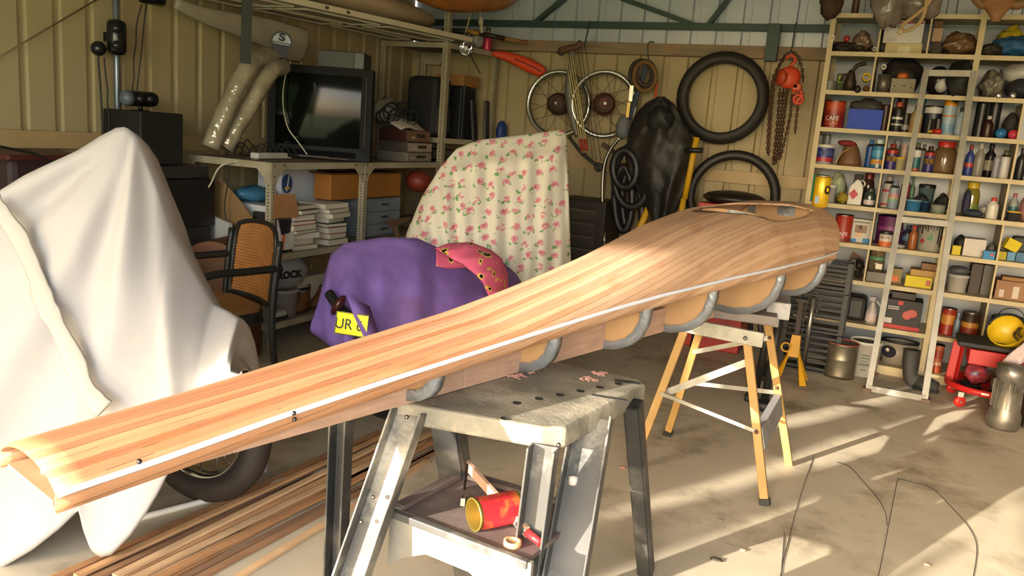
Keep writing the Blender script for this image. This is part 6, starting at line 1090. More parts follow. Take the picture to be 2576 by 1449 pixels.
cyl_thing('spray', 6, 1010, 42, 1118, 'E', 'lubricant_can', 'blue lubricant spray can with yellow band and red top left of the ladder rail', 'can', '#a3251f', '#7d2420', Y=5.95, bands=WB); cyl_thing('cap', 6, 1060, 5, 1140, 'E', 'grey_cap_can', 'grey-capped can at the back behind the blue lubricant can', 'can', '#6d6a70', '#8f8c94', Y=6.12); cyl_thing('tub', 6, 1095, 165, 1180, 'E', 'grease_jar', 'small white jar with yellow lid beside the blue lubricant can', 'jar', '#c2b98f', '#c9a41c', Y=5.93); cyl_thing('cap', 6, 1130, 50, 1200, 'E', 'salmon_can', 'pinkish beige capped can behind the yellow-lidded jar', 'can', '#b5a091', '#b08f80', Y=6.08)
cyl_thing('spray', 6, 1245, 32, 1330, 'E', 'teal_can', 'white and teal spray can right of the left ladder rail', 'can', '#1d5a5f', '#4a4640', bands=((.5, .74, '#bdbab4'), (.02, .1, '#a83a1c'))); cyl_thing('spray', 6, 1318, 45, 1372, 'E', 'silver_can', 'slim silver spray can behind the teal one', 'can', '#8a8a8c', '#5d5a55', Y=6.06); cyl_thing('spray', 6, 1362, 62, 1450, 'E', 'lubricant_can', 'blue lubricant spray can with yellow band beside the big brown jar', 'can', '#a3251f', '#3a2a28', Y=5.95, bands=WB)
cyl_thing('jar', 6, 1440, 20, 1660, 'E', 'big_jar', 'big jar of brown liquid with a red lid between the ladder rails', 'jar', '#6b5238', '#b02c22')
cyl_thing('bottle', 6, 1733, 50, 1812, 'E', 'blue_bottle', 'blue and red bottle right of the ladder on the fifth shelf', 'bottle', '#2a3a80', '#7d2a26', bands=((.28, .42, '#b04030'),)); cyl_thing('bottle', 6, 1812, 40, 1912, 'E', 'grey_bottle', 'tall translucent grey bottle on the fifth shelf', 'bottle', '#857d75', '#a5a09a'); cyl_thing('bottle', 6, 1905, 40, 2010, 'E', 'black_bottle', 'tall black bottle with pale label behind the silver cans', 'bottle', '#1b1518', '#22191c', Y=6.08, bands=((.2, .5, '#a89d90'),)); cyl_thing('cap', 6, 1978, 165, 2048, 'E', 'silver_can', 'silver can with violet sheen, the left of two on the fifth shelf', 'can', '#7d7a88', '#8f8c98', Y=5.92); cyl_thing('spray', 6, 2045, 100, 2145, 'E', 'white_can', 'white spray can with dark top on the fifth shelf', 'can', '#b5b2b5', '#4a4a40', Y=5.95); cyl_thing('bottle', 6, 2135, 165, 2185, 'E', 'amber_bottle', 'amber bottle against the right divider of the fifth shelf', 'bottle', '#6b3a14', '#4a2a14', Y=6.1); cyl_thing('bottle', 6, 2195, 80, 2290, 'E', 'dark_bottle', 'dark bottle at the right end of the fifth shelf', 'bottle', '#1d2024', '#26282c')
# F
box_thing(6, 318, 325, 455, 'F', 'green_box', 'green box at the left end of the sixth shelf', 'box', '#1f8a50', Y=6.05, d=.12); cyl_thing('tub', 6, 472, 415, 560, 'F', 'white_cup', 'white plastic cup behind the yellow drink can', 'cup', '#a9a8a4', '#b5b2ae', Y=6.0); lump(6, 485, 305, 650, 'F', 'pale_bag', 'pale green plastic bag on the sixth shelf', 'bag', '#9fa58a', Y=6.1, d=.08, noise=.1, mat=mk('#9aa085', .3, var=.2, bump=.6, bsc=25)); lump(6, 560, 485, 670, 'F', 'yellow_twine', 'tangle of yellow twine on the sixth shelf', 'twine', '#8a741c', Y=5.93, d=.05, noise=.2)
box_thing(6, 705, 320, 780, 'F', 'dark_carton', 'dark carton at the back behind the white flask', 'box', '#2d1f1a', Y=6.14, d=.1); cyl_thing('jar', 6, 785, 310, 900, 'F', 'dark_jar', 'dark jar with red lid at the back of the sixth shelf', 'jar', '#3a2420', '#6b1a16', Y=6.1)
q = item(6, 670, 365, 800, 'F', 5.95); o = thing('white_flask', 'white plastic flask with a red diamond mark on the sixth shelf', 'bottle', q.c); part('flask', MB().prism([(-q.w*.5, 0), (q.w*.5, 0), (q.w*.5, q.h*.62), (q.w*.42, q.h*.8), (q.w*.18, q.h*.97), (-.0, q.h), (-q.w*.12, q.h*.95), (-q.w*.45, q.h*.7), (-q.w*.5, q.h*.6)], .075, Matrix(((1, 0, 0, q.x), (0, 0, -1, 5.99), (0, 1, 0, q.z+.001), (0, 0, 0, 1)))), mk('#c4bfb6', .5), o, bevel=.006); part('handle', MB().torus((q.x+q.w*.32, 5.955, q.z+q.h*.84), .02, .006, (0, 1, 0)), mk('#b5b0a8', .5), o); part('diamond', MB().prism([(0, -.036), (.03, 0), (0, .036), (-.03, 0)], .002, face((q.x-q.w*.12, 5.9145, q.z+q.h*.42), (0, -1, 0))), mk('#a81f2c', .5), o)
cyl_thing('jar', 6, 810, 445, 915, 'F', 'pickle_jar', 'dark glass jar with pink and white label beside the white flask', 'jar', '#2c3a38', '#2a2e2c', Y=5.94, bands=((.1, .36, '#b5a8a8'),))
cyl_thing('spray', 6, 975, 335, 1082, 'F', 'white_spray_can', 'white spray can with pink marks right of the divider on the sixth shelf', 'can', '#b5b0b0', '#8f8c8c', Y=6.02, bands=((.5, .58, '#a83a55'), (.08, .14, '#b5303a'))); cyl_thing('spray', 6, 1035, 380, 1130, 'F', 'rainbow_can', 'grey-blue spray can with a rainbow splash on the sixth shelf', 'can', '#8792a8', '#6d7a9a', Y=5.92, bands=((.36, .46, '#b59a6a'), (.46, .56, '#b57a8a'), (.26, .36, '#7aa58a'))); cyl_thing('spray', 6, 1140, 340, 1222, 'F', 'red_spray_can', 'dark red spray can behind the left ladder rail on the sixth shelf', 'can', '#8a1d24', '#6b2a2c'); cyl_thing('bottle', 6, 1215, 345, 1272, 'F', 'green_bottle', 'small green translucent bottle at the back of the sixth shelf', 'bottle', '#4a6a50', '#556a58', Y=6.12)
cyl_thing('tub', 6, 1180, 548, 1335, 'F', 'blue_tin', 'wide pale blue tin low on the sixth shelf behind the ladder', 'tin', '#3a7aa8', '#6d8a9a', Y=5.93); cyl_thing('tub', 6, 1325, 560, 1405, 'F', 'navy_tin', 'small navy tin beside the wide pale blue one', 'tin', '#26405f', '#2f4a60', Y=5.97); cyl_thing('tub', 6, 1295, 410, 1450, 'F', 'black_lid_jar', 'jar with a wide black lid behind the pale blue tin', 'jar', '#5d7078', '#1a1a1b', Y=6.1); lump(6, 1255, 500, 1400, 'F', 'black_rag', 'black rag behind the pale blue tin', 'rag', '#171513', Y=6.03, d=.04, noise=.12); cyl_thing('tub', 6, 1410, 590, 1560, 'F', 'white_pot', 'white pot with green marks left of the right ladder rail', 'pot', '#a8a9a0', '#4a4d46', Y=5.93, bands=((.1, .3, '#5a6a50'),)); lump(6, 1455, 500, 1590, 'F', 'dark_fittings', 'dark fittings heaped behind the white pot', 'fittings', '#201f1c', Y=6.04, d=.05, noise=.2)
cyl_thing('jar', 6, 1715, 390, 1865, 'F', 'yellow_lid_jar', 'yellow-lidded jar with a green and yellow label right of the ladder', 'jar', '#7d6f2c', '#b59a1c', Y=6.0, bands=((.02, .1, '#c9b01c'), (.1, .36, '#6a7a2c'))); lump(6, 1705, 460, 1785, 'F', 'navy_ball', 'navy blue ball beside the yellow-lidded jar', 'ball', '#23243f', Y=5.9, d=.03, noise=.02); lump(6, 1700, 640, 1905, 'F', 'navy_coil', 'navy blue coil lying under the yellow-lidded jar', 'coil', '#27303f', Y=5.90, d=.05, noise=.05)
cyl_thing('bottle', 6, 1925, 532, 2040, 'F', 'white_bottle', 'white bottle with a red cap and small red mark on the sixth shelf', 'bottle', '#c4bfb6', '#b8301f', Y=5.92); lump(6, 1850, 600, 1935, 'F', 'clear_packet', 'small clear packet left of the white red-capped bottle', 'packet', '#9a948a', Y=5.97, d=.04, mat=mk('#8f8a80', .15, var=.3, bump=.5)); cyl_thing('tub', 6, 2100, 655, 2240, 'F', 'yellow_lid_tin', 'low tin with a yellow lid at the right of the sixth shelf', 'tin', '#3d3f40', '#c9a41c', Y=5.93); cyl_thing('bottle', 6, 2130, 490, 2215, 'F', 'teal_bottle', 'white bottle with a teal label and pink top at the right of the sixth shelf', 'bottle', '#9aa0a0', '#a8506a', Y=6.04, bands=((.15, .5, '#2f6f70'),)); lump(6, 2220, 520, 2330, 'F', 'pink_bag', 'pink plastic bag at the right end of the sixth shelf', 'bag', '#b5808a', noise=.1)
# G
cyl_thing('tin', 6, 540, 680, 705, 'G', 'coffee_tin', 'red coffee tin with a round emblem lettered CAFE beside the boat stern', 'tin', '#9a2818', '#9a948a', bands=((.0, .12, '#7d2014'),), txt=(('CAFE', .27, .036, '#d8cfc0'),))
box_thing(6, 685, 730, 885, 'G', 'photo_box', 'pale box with a photo panel and blue base on the seventh shelf', 'box', '#b5b0a8', d=.1, a=-.08, marks=((.22, .42, .78, .75, '#8a6f5a'), (.4, .55, .55, .72, '#3d3f4f'), (0, 0, .35, .14, '#2f74a8'), (.65, 0, 1, .2, '#2f74a8'), (.12, .84, .85, .9, '#6d6862'), (.28, .22, .6, .46, '#c4a080')))
cyl_thing('tin', 6, 920, 690, 1165, 'G', 'purple_tin', 'big purple paint tin right of the divider on the seventh shelf', 'tin', '#5b1f52', '#4a2a48', Y=6.06, bands=((.5, .62, '#7d3a70'),)); cyl_thing('tin', 6, 945, 835, 1070, 'G', 'rust_paint_tin', 'white and orange tin lettered RUST in front of the purple tin', 'tin', '#c4bfb8', '#3a3838', Y=5.92, bands=((.0, .34, '#c2602c'), (.78, .95, '#242326')), txt=(('RUST', .58, .024, '#7d2a26'),))
m = MB(); q = item(6, 1010, 930, 1200, 'G', 5.93); m.ball((q.x, 5.93, q.z+.012), (q.w*.5, .06, .014), 18, 8, noise=.12, seed=2); solo('white_rag', m, mk('#a9a6a2', .8), 'white rag lying on the seventh shelf under the ladder', 'rag')
cyl_thing('bottle', 6, 1155, 780, 1262, 'G', 'navy_can', 'navy blue can behind the left ladder rail on the seventh shelf', 'can', '#1f2638', '#2a3550', Y=6.04, bands=((.3, .5, '#3f5f80'),)); cyl_thing('bottle', 6, 1218, 785, 1298, 'G', 'orange_bottle', 'amber bottle with a red pointed nozzle beside the dripped paint tin', 'bottle', '#8a4a1c', '#b02c22', Y=5.92)
o = cyl_thing('tub', 6, 1285, 750, 1560, 'G', 'dripped_paint_tin', 'big white paint tin with black drips and a green number 4 behind the ladder', 'tin', '#bdb9ae', '#2a2826', Y=6.0, txt=(('4', .44, .075, '#2f8a50'),)); q = item(6, 1285, 750, 1560, 'G', 6.0); r = q.w/2
for k, (t, l) in enumerate(((-1.0, .12), (-.72, .3), (-.5, .14), (-.3, .2), (-.1, .1), (.08, .16), (.3, .12), (.5, .6), (.7, .7), (.9, .25))): x = r*math.sin(t); y = -r*math.cos(t); part('black_drip', MB().bar(q.c+V((x, y, q.h*.87)), q.c+V((x*.975, y*.975, q.h*(.87-l))), .007, .004, up=(x, y, 0)), mk('#1d1b1a', .4), o)
for t, zf in ((-.62, .33), (.8, .5)): x = r*math.sin(t); part('red_diamond', MB().prism([(0, -.018), (.015, 0), (0, .018), (-.015, 0)], .002, face(q.c+V((x*.94, -r*math.cos(t)*.94, q.h*zf)), (math.sin(t), -math.cos(t), 0))), mk('#a82a30', .5), o)
box_thing(6, 1612, 970, 1692, 'G', 'yellow_packet', 'yellow packet low on the seventh shelf right of the ladder', 'packet', '#c9b01c', Y=5.90, d=.04); lump(6, 1625, 870, 1745, 'G', 'black_hat', 'black hat resting behind the yellow packet on the seventh shelf', 'cap', '#171616', Y=6.0, d=.06, noise=.06)
box_thing(6, 1708, 910, 1915, 'G', 'white_box', 'plain white box on the seventh shelf right of the ladder', 'box', '#c4bab2', Y=5.93, d=.14, a=.06); box_thing(6, 1895, 1020, 2008, 'G', 'blue_packet', 'bright blue packet with a red badge leaning over the seventh shelf edge', 'packet', '#2a7ab0', Y=5.86, d=.03, a=-.1, marks=((.6, .4, .9, .75, '#a84a55'),)); lump(6, 1925, 950, 2005, 'G', 'grey_fitting', 'small grey fitting behind the bright blue packet', 'fitting', '#5d5852', Y=6.0, d=.04)
o, q, h, M = box_thing(6, 2035, 1025, 2110, 'G', 'mustard_box', 'mustard box at the left of the right compartment of the seventh shelf', 'box', '#a8961c', Y=5.95, d=.1); box_thing(6, 2115, 1030, 2190, 'G', 'pale_blue_box', 'pale blue box in the right compartment of the seventh shelf', 'box', '#5a86a8', Y=5.95, d=.1); box_thing(6, 2195, 1035, 2290, 'G', 'steel_blue_box', 'steel blue box at the right end of the seventh shelf', 'box', '#41688a', Y=5.95, d=.1)
m = MB(); m.box((0, 0, .035), (.085, .05, .07), 0, 0, rz((q.x+.03, 5.99, q.zt+.012), .3, 0, .38)); solo('yellow_carton', m, mk('#c9b41c', .5), 'tilted bright yellow carton on the mustard and pale blue boxes', 'box', bevel=.002); m = MB(); m.box((q.x+.13, 6.06, q.zt+.05), (.16, .1, .10)); solo('dark_tool', m, mk('#211f1c', .6), 'dark tool case behind the tilted yellow carton', 'case', bevel=.01)
# H
lump(6, 660, 1090, 805, 'H', 'chrome_fittings', 'heap of dark chrome fittings on the eighth shelf by the boat stern', 'fittings', '#3d3832', Y=5.97, d=.08, noise=.22, seed=7, mat=mk('#4a443c', .3, .7, var=.5, sc=25)); m = MB(); q = item(6, 665, 1030, 765, 'H', 6.08); m.add([(q.x-.05, 6.08, q.z+.02), (q.x+.05, 6.08, q.z+.02), (q.x+.06, 6.1, q.z+.12), (q.x-.02, 6.12, q.zt)], [(0, 1, 2, 3)]); solo('brown_board', m, mk('#5d3f28', .7), 'brown offcut behind the heap of chrome fittings', 'board', solid=.012)
o, q, h, M = box_thing(6, 830, 1215, 1030, 'H', 'grey_carton', 'low grey carton under the screw jars on the eighth shelf', 'box', '#77716b', Y=5.93, d=.14, marks=()); zt = q.zt+.001
o = thing('screw_jar', 'lower plastic jar of screws with white label on the grey carton', 'jar', (q.x-.02, 6.0, zt)); T = Matrix.Translation((q.x-.02, 6.0, zt)); part('jar', MB().lathe([(0, 0), (.05, 0), (.052, .07), (.045, .078)], T, 20), mk('#5f5540', .2, var=.4, sc=40), o); part('lid', MB().lathe([(.05, .078), (.05, .1), (0, .1)], T, 20), mk('#5a8a64', .5), o); part('label', MB().box((q.x+.0, 5.947, zt+.038), (.04, .004, .035)), PAPER, o)
o = thing('screw_jar', 'upper plastic jar of screws with grey lid on the eighth shelf', 'jar', (q.x-.02, 6.0, zt+.101)); T = Matrix.Translation((q.x-.02, 6.0, zt+.101)); part('jar', MB().lathe([(0, 0), (.046, 0), (.048, .06), (.042, .066)], T, 20), mk('#6b5a44', .2, var=.4, sc=40), o); part('lid', MB().lathe([(.047, .066), (.047, .084), (0, .084)], T, 20), mk('#7d7f80', .4), o)
box_thing(6, 1052, 1180, 1155, 'H', 'orange_carton', 'small carton with an orange front beside the screw jars', 'box', '#7d6a3a', Y=6.0, d=.1, marks=((.05, .1, .7, .5, '#c4602c'),))
o, q, h, M = box_thing(6, 1182, 1252, 1430, 'H', 'yellow_box', 'bright yellow box with a red badge on the eighth shelf behind the ladder', 'box', '#c9b51c', Y=5.92, d=.15, marks=((.78, .25, .96, .75, '#a85a48'),)); z1 = q.zt+.001; o, q, h, M = box_thing(6, 1222, 1195, 1455, 'H', 'tan_box', 'flat tan box lying on the bright yellow box', 'box', '#a8824a', Y=5.94, d=.14, z=z1); box_thing(6, 1318, 1135, 1460, 'H', 'brown_box', 'small brown box on the flat tan box', 'box', '#7d5a38', Y=5.97, d=.1, z=q.zt+.002)
cyl_thing('tub', 6, 1560, 1230, 1762, 'H', 'white_tub', 'white square-shouldered tub on the eighth shelf right of the ladder', 'tub', '#b5b0a8', '#a5a29c', Y=5.97); q = item(6, 1570, 1150, 1765, 'H', 5.97); m = MB(); m.ball((q.x, 5.98, q.zt-.03), (q.w*.5, .07, .026), 18, 10, noise=.1); solo('grey_cloth', m, mk('#4a4d50', .7), 'grey cloth lying on the white tub of the eighth shelf', 'cloth')
box_thing(6, 1775, 1135, 1880, 'H', 'dark_brown_box', 'upright dark brown box beside the white tub', 'box', '#3d332c', Y=5.98, d=.16); box_thing(6, 1885, 1150, 1990, 'H', 'dark_grey_box', 'upright dark grey box beside the dark brown one', 'box', '#57544f', Y=5.98, d=.16)
o, q, h, M = box_thing(6, 2005, 1300, 2330, 'H', 'worn_carton', 'worn brown carton with torn white labels at the right of the eighth shelf', 'box', '#8a6544', Y=5.92, d=.2, marks=((.12, .1, .26, .5, '#b5aa9c'), (.5, .1, .68, .75, '#b5aa9c'))); solo('timber_piece', MB().box((q.x+.02, 6.0, q.zt+.012), (q.w*.9, .1, .022)), mk('#8a6236', .7), 'brown timber piece lying on the worn carton', 'timber')
# I
q = item(7, 640, 155, 830, 'I', 5.98); m = MB(); m.box((q.x, 6.02, q.z+q.h/2), (q.w, .2, q.h)); solo('black_tub', m, mk('#1f1d1c', .5), 'black plastic tub on the ninth shelf left of the spray bottle', 'tub', bevel=.03)
q = item(7, 828, 160, 935, 'I', 5.93); o = thing('trigger_bottle', 'grey trigger spray bottle with a red label on the ninth shelf', 'bottle', q.c); T = Matrix.Translation(q.c); part('bottle', MB().lathe([(0, .001), (q.w*.48, .001), (q.w*.5, q.h*.4), (q.w*.42, q.h*.52), (q.w*.22, q.h*.7), (q.w*.2, q.h*.8)], T, 20), mk('#a8a09c', .35), o); part('label', MB().lathe([(q.w*.5, q.h*.1), (q.w*.505, q.h*.38)], T, 20), mk('#c4b5b2', .4, dirt='#a33030', dsc=14, damt=.8), o); part('trigger_head', MB().box(q.c+V((-.005, 0, q.h*.9)), (q.w*.5, .03, q.h*.16)).bar(q.c+V((.02, 0, q.h*.85)), q.c+V((.05, 0, q.h*.68)), .01, .012), mk('#8f8a88', .4), o)
o, q, h, M = box_thing(7, 988, 200, 1335, 'I', 'tool_carton', 'black power tool carton with red base strip on the ninth shelf behind the ladder', 'box', '#2a2726', Y=5.90, d=.2, marks=((0, 0, 1, .12, '#a32420'), (.02, .16, .24, .34, '#b5b0ac'), (.34, .82, .47, .96, '#b02c24'))); text('ozito', .034, M @ Matrix.Translation((-q.w*.31, h*.36, .0016)) @ Matrix.Rotation(0, 4, 'X'), mk('#d0cac4', .5), o, al='CENTER')
for k in range(2): part('print', MB().box((-q.w*(.27), h*(.24-.07*k), 0), (q.w*.3, h*.035, .0026), 0, 0, M), mk('#b5aca8', .6), o)
part('printed_tool', MB().ball(M @ V((q.w*.12, h*.0, .0)), (.03, .003, .03), 12, 8).ball(M @ V((q.w*.24, h*.08, .0)), (.035, .003, .028), 12, 8), mk('#b0524a', .6), o); box_thing(7, 1040, 130, 1260, 'I', 'dark_parcel', 'dark parcel lying on top of the black power tool carton', 'parcel', '#3a332d', Y=5.95, d=.14, z=q.zt+.001)
cyl_thing('tin', 7, 1505, 262, 1645, 'I', 'coffee_tin', 'red coffee tin right of the ladder on the ninth shelf', 'tin', '#8a2418', '#8f8a82', Y=5.97, bands=((.4, .75, '#a8702c'),)); cyl_thing('bottle', 7, 1628, 310, 1685, 'I', 'blue_grey_bottle', 'narrow blue-grey bottle between the coffee tins on the ninth shelf', 'bottle', '#5a6a78', '#6d7d8a', Y=5.9); cyl_thing('tin', 7, 1690, 300, 1860, 'I', 'coffee_tin', 'dark coffee tin with a shiny lid and yellow-red picture on the ninth shelf', 'tin', '#33221c', '#a8a49c', Y=6.0, bands=((.1, .4, '#7d2a18'), (.4, .6, '#a8742c')))
o = cyl_thing('tub', 7, 1955, 350, 2300, 'I', 'white_bucket', 'white bucket with a black wire handle at the right of the ninth shelf', 'bucket', '#b5b2aa', '#4a4844', Y=6.02); q = item(7, 1955, 350, 2300, 'I', 6.02); part('handle', MB().tube([q.c+V((q.w*.35*math.cos(t), -.02, q.h+.06*math.sin(t))) for t in np.linspace(0, PI, 14)], .003, 5), BLACK, o)
# J
o = thing('oval_bucket', 'oval grey bucket with a black rim and dark round sticker on the bottom shelf', 'bucket', item(7, 950, 560, 1300, 'J', 5.98).c); q = item(7, 950, 560, 1300, 'J', 5.99); T = Matrix.Translation(q.c) @ Matrix.Diagonal((1, .6, 1, 1)); r = q.w/2
part('bucket', MB().lathe([(0, .001), (r*.84, .001), (r*.97, q.h*.93), (r*.9, q.h*.93), (r*.8, q.h*.3), (0, q.h*.3)], T, 30), mk('#8f8678', .5, var=.1), o); part('rim', MB().lathe([(r*.97, q.h*.9), (r*1.02, q.h*.9), (r*1.02, q.h), (r*.93, q.h), (r*.93, q.h*.93)], T, 30), BLACK, o); Ms = face(q.c+V((-r*.52, -r*.58*.88, q.h*.52)), (-.28, -.96, -.1)); st = part('sticker', MB().prism([(.048*math.cos(t), .042*math.sin(t)) for t in np.linspace(0, 2*PI, 28)[:-1]], .002, Ms), mk('#1a1826', .4), o); part('sticker_mark', MB().ball(Ms @ V((-.006, .012, .002)), (.016, .003, .014), 10, 6), mk('#b5a58a', .5), st)
cyl_thing('tin', 7, 1432, 595, 1530, 'J', 'coffee_tin', 'coffee tin with a round picture lettered CAFE on the bottom shelf beside the ladder', 'tin', '#a05a3c', '#3a3836', Y=5.93, bands=((.0, .24, '#8a3a1c'), (.5, .8, '#8a3428')), txt=(('CAFE', .32, .03, '#d8cfc0'),))
# ladder
LAL = mk('#87837a', .5, .25, var=.15, sc=8, dirt='#6d6458', dsc=10, damt=.4); lad = thing('ladder_frame', 'aluminium ladder frame leaning against the steel shelving', 'ladder', (.15, 5.36, 0)); tl, trr = FY(2327, 178, 5.80), FY(2452, 180, 5.80); bl, br = V((-.017, 5.352, 0)), V((.313, 5.36, 0))
for a, b_, s in ((bl, tl, 1), (br, trr, -1)):
    d = (b_-a).normalized(); m = MB(); m.bar(a, b_, .058, .004, up=(0, 1, 0)) ; off = V((.008*s, -.028, 0)); m.bar(a+off, b_+off, .003, .034, up=(0, 1, 0)); m.bar(a+V((.012*s, .028, 0)), b_+V((.012*s, .028, 0)), .003, .026, up=(0, 1, 0)); part('rail', m, LAL, lad)
for t in (.006, .53, .985): part('rung', MB().bar(bl.lerp(tl, t)+V((.006, -.01, .015)), br.lerp(trr, t)+V((-.006, -.01, .015)), .028, .04, up=(0, 1, 0)), LAL, lad, bevel=.003)
for a in (bl, br): part('foot', MB().box(a+V((0, 0, .014)), (.05, .07, .028)), mk('#5d4a3c', .7), lad, bevel=.004)
part('cross_strap', MB().bar(bl.lerp(tl, .06)+V((0, .03, 0)), bl.lerp(tl, .06)+V((.05, .035, -.02)), .03, .004), RUST, lad)
# red trolley
TR = mk('#b01c1c', .35, var=.08); tro = thing('roller_stool', 'red roller tool stool with a round tray at the foot of the shelves', 'stool', (.60, 5.56, 0)); tc = V((.63, 5.57, 0))
part('tray', MB().lathe([(0, .095), (.21, .095), (.225, .10), (.228, .135), (.222, .135), (.218, .105), (0, .105)], Matrix.Translation(tc), 36), TR, tro)
for k in range(4):
    a = k*PI/2+PI*.78; c = tc+V((.215*math.cos(a), .215*math.sin(a), .034)); w = part('caster', MB().lathe([(0, -.014), (.03, -.014), (.034, -.008), (.034, .008), (.03, .014), (0, .014)], fr(c, (.5, -.85, 0)), 18), mk('#b8261f', .4), tro); part('hub_cap', MB().ball(c+V((.008, -.014, 0)), .009, 8, 6), STEEL, w); part('fork', MB().box(c+V((.0, .0, .045)), (.03, .03, .03)), STEEL, w)
for a in (2.55, 3.0): part('post', MB().bar(tc+V((.2*math.cos(a), .2*math.sin(a), .11)), tc+V((.19*math.cos(a), .19*math.sin(a), .36)), .045, .012, up=(math.cos(a), math.sin(a), 0)), TR, tro, bevel=.003)
part('upper_tray', MB().box(tc+V((.03, -.02, .31)), (.32, .24, .09)), TR, tro, bevel=.004); part('seat', MB().box(tc+V((.0, 0, .378)), (.40, .30, .03)), mk('#1d1b19', .6), tro, bevel=.01); part('sticker', MB().box(tc+V((-.02, -.2285, .118)), (.04, .002, .012)), WHITEP, tro)
m = MB(); [m.ball(tc+V((random.uniform(-.14, .14), random.uniform(-.16, .05), .12)), (.045, .03, .018), 8, 6, noise=.2, seed=k) for k in range(9)]; solo('loose_tools', m, mk('#24211f', .35, .5, var=.4), 'jumble of dark loose tools in the round tray of the red stool', 'tools', kind='stuff')
m = MB(); m.ball(tc+V((-.07, -.08, .20)), (.07, .05, .06), 12, 8, noise=.2, seed=4); solo('coloured_packets', m, mk('#7d2a30', .4, var=.6, sc=30, dirt='#3a5a8a', dsc=22, damt=.9), 'bunch of red and blue packets under the red stool seat', 'packets', kind='stuff')
o = thing('steel_cup', 'small steel cup standing in the round tray of the red stool', 'cup', tc+V((.03, -.1, .107))); part('cup', MB().lathe([(0, 0), (.022, 0), (.024, .1), (.021, .1), (.02, .01), (0, .01)], Matrix.Translation(tc+V((.03, -.12, .107))), 18), STEEL, o)
o = thing('yellow_tub', 'yellow plastic tub with dark handle lying on the red stool', 'tub', tc+V((.02, -.03, .394))); M = fr(tc+V((.06, -.02, .46)), (-.35, -.75, .55)); part('shell', MB().lathe([(.10, .05), (.105, .045), (.085, -.05), (0, -.06), (.0, -.05), (.08, -.04), (.095, .04), (.10, .05)], M, 24), mk('#c9a91c', .4), o); part('handle', MB().tube([M @ V((.1*math.cos(t), .1*math.sin(t), .055)) for t in np.linspace(.3, 2.8, 12)], .008, 6), BLACK, o)
solo('hose_coil', MB().torus(tc+V((.15, -.02, .45)), .06, .008, (.2, -.5, 1), 20, 6).torus(tc+V((.155, -.02, .47)), .055, .008, (.3, -.5, 1), 20, 6), mk('#4a3a22', .6), 'brown hose coil beside the yellow tub', 'hose')
# grey boot
o = thing('rubber_boot', 'dark grey rubber boot on the floor behind the ladder foot', 'boot', (.17, 5.62, 0)); c = FZ(2300, 975, 0); m = MB(); m.tube(curve([c+V((-.05, .02, .24)), c+V((-.045, .02, .12)), c+V((-.02, .01, .05)), c+V((.05, -.02, .045)), c+V((.13, -.04, .04))], 24), rad(range(25), [0, .3, .5, .8, 1], [.05, .042, .046, .046, .03]), 14, flat=.85); part('boot', m, mk('#2d2b27', .8, var=.3, bump=.3, bsc=20), o); part('sole', MB().prism([(.10*math.cos(t)*(1 if math.cos(t) > 0 else .8), .04*math.sin(t)) for t in np.linspace(0, 2*PI, 24)[:-1]], .016, rz(c+V((.045, -.015, 0)), -.3)), mk('#1f1d1b', .8), o)
# engine lump and towel
ec = FZ(2560, 1075, 0); EG = mk('#77726a', .4, .6, var=.3, sc=12, dirt='#3d362e', dsc=8, damt=.6); en = thing('old_motor', 'old grey motor with chrome insides standing at the right edge of the floor', 'motor', ec)
ec0 = FZ(2522, 1082, 0); part('drum', MB().lathe([(0, .0), (.075, 0), (.085, .02), (.085, .08), (.072, .11), (.07, .28), (.08, .30), (.08, .36), (0, .37)], Matrix.Translation(ec0+V((0, .05, 0))), 26), EG, en)
for k in range(9): a = PI*.8+k*.3; part('fin', MB().bar(ec0+V((.074*math.cos(a), .05+.074*math.sin(a), .12)), ec0+V((.074*math.cos(a), .05+.074*math.sin(a), .27)), .010, .005, up=(math.cos(a), math.sin(a), 0)), EG, en)
part('chrome_block', MB().box(ec+V((.10, .0, .15)), (.16, .12, .14)), CHROME, en, bevel=.012); part('side_case', MB().box(ec+V((.14, .08, .13)), (.24, .16, .26)), mk('#4a443d', .4, .6, var=.3), en, bevel=.01); part('red_lid', MB().box(ec+V((.13, .05, .32)), (.24, .2, .09)), TR, en, bevel=.01); part('black_cap', MB().box(ec+V((.14, .03, .385)), (.24, .2, .03)), BLACK, en, bevel=.01)
for k in range(4): part('chrome_bar', MB().bar(ec+V((.035+.035*k, -.068, .06)), ec+V((.035+.035*k, -.068, .25)), .012, .012), CHROME, en)
m = MB(); m.grid(26, 26, lambda u, v: ec+V((-.13+.36*u+.02*math.sin(v*9), .02+.1*v-.05*u, .42+.10*math.sin(u*3.0)*math.sin(v*3)-.16*max(0, .35-u)*2.2+.02*snoise(u*12, v*12)+.015*math.sin(u*22+v*9)))); solo('pink_towel', m, mk('#c2adb0', .9, var=.06, bump=.4, bsc=60), 'crumpled pale pink towel lying over the old motor', 'towel', solid=.006)
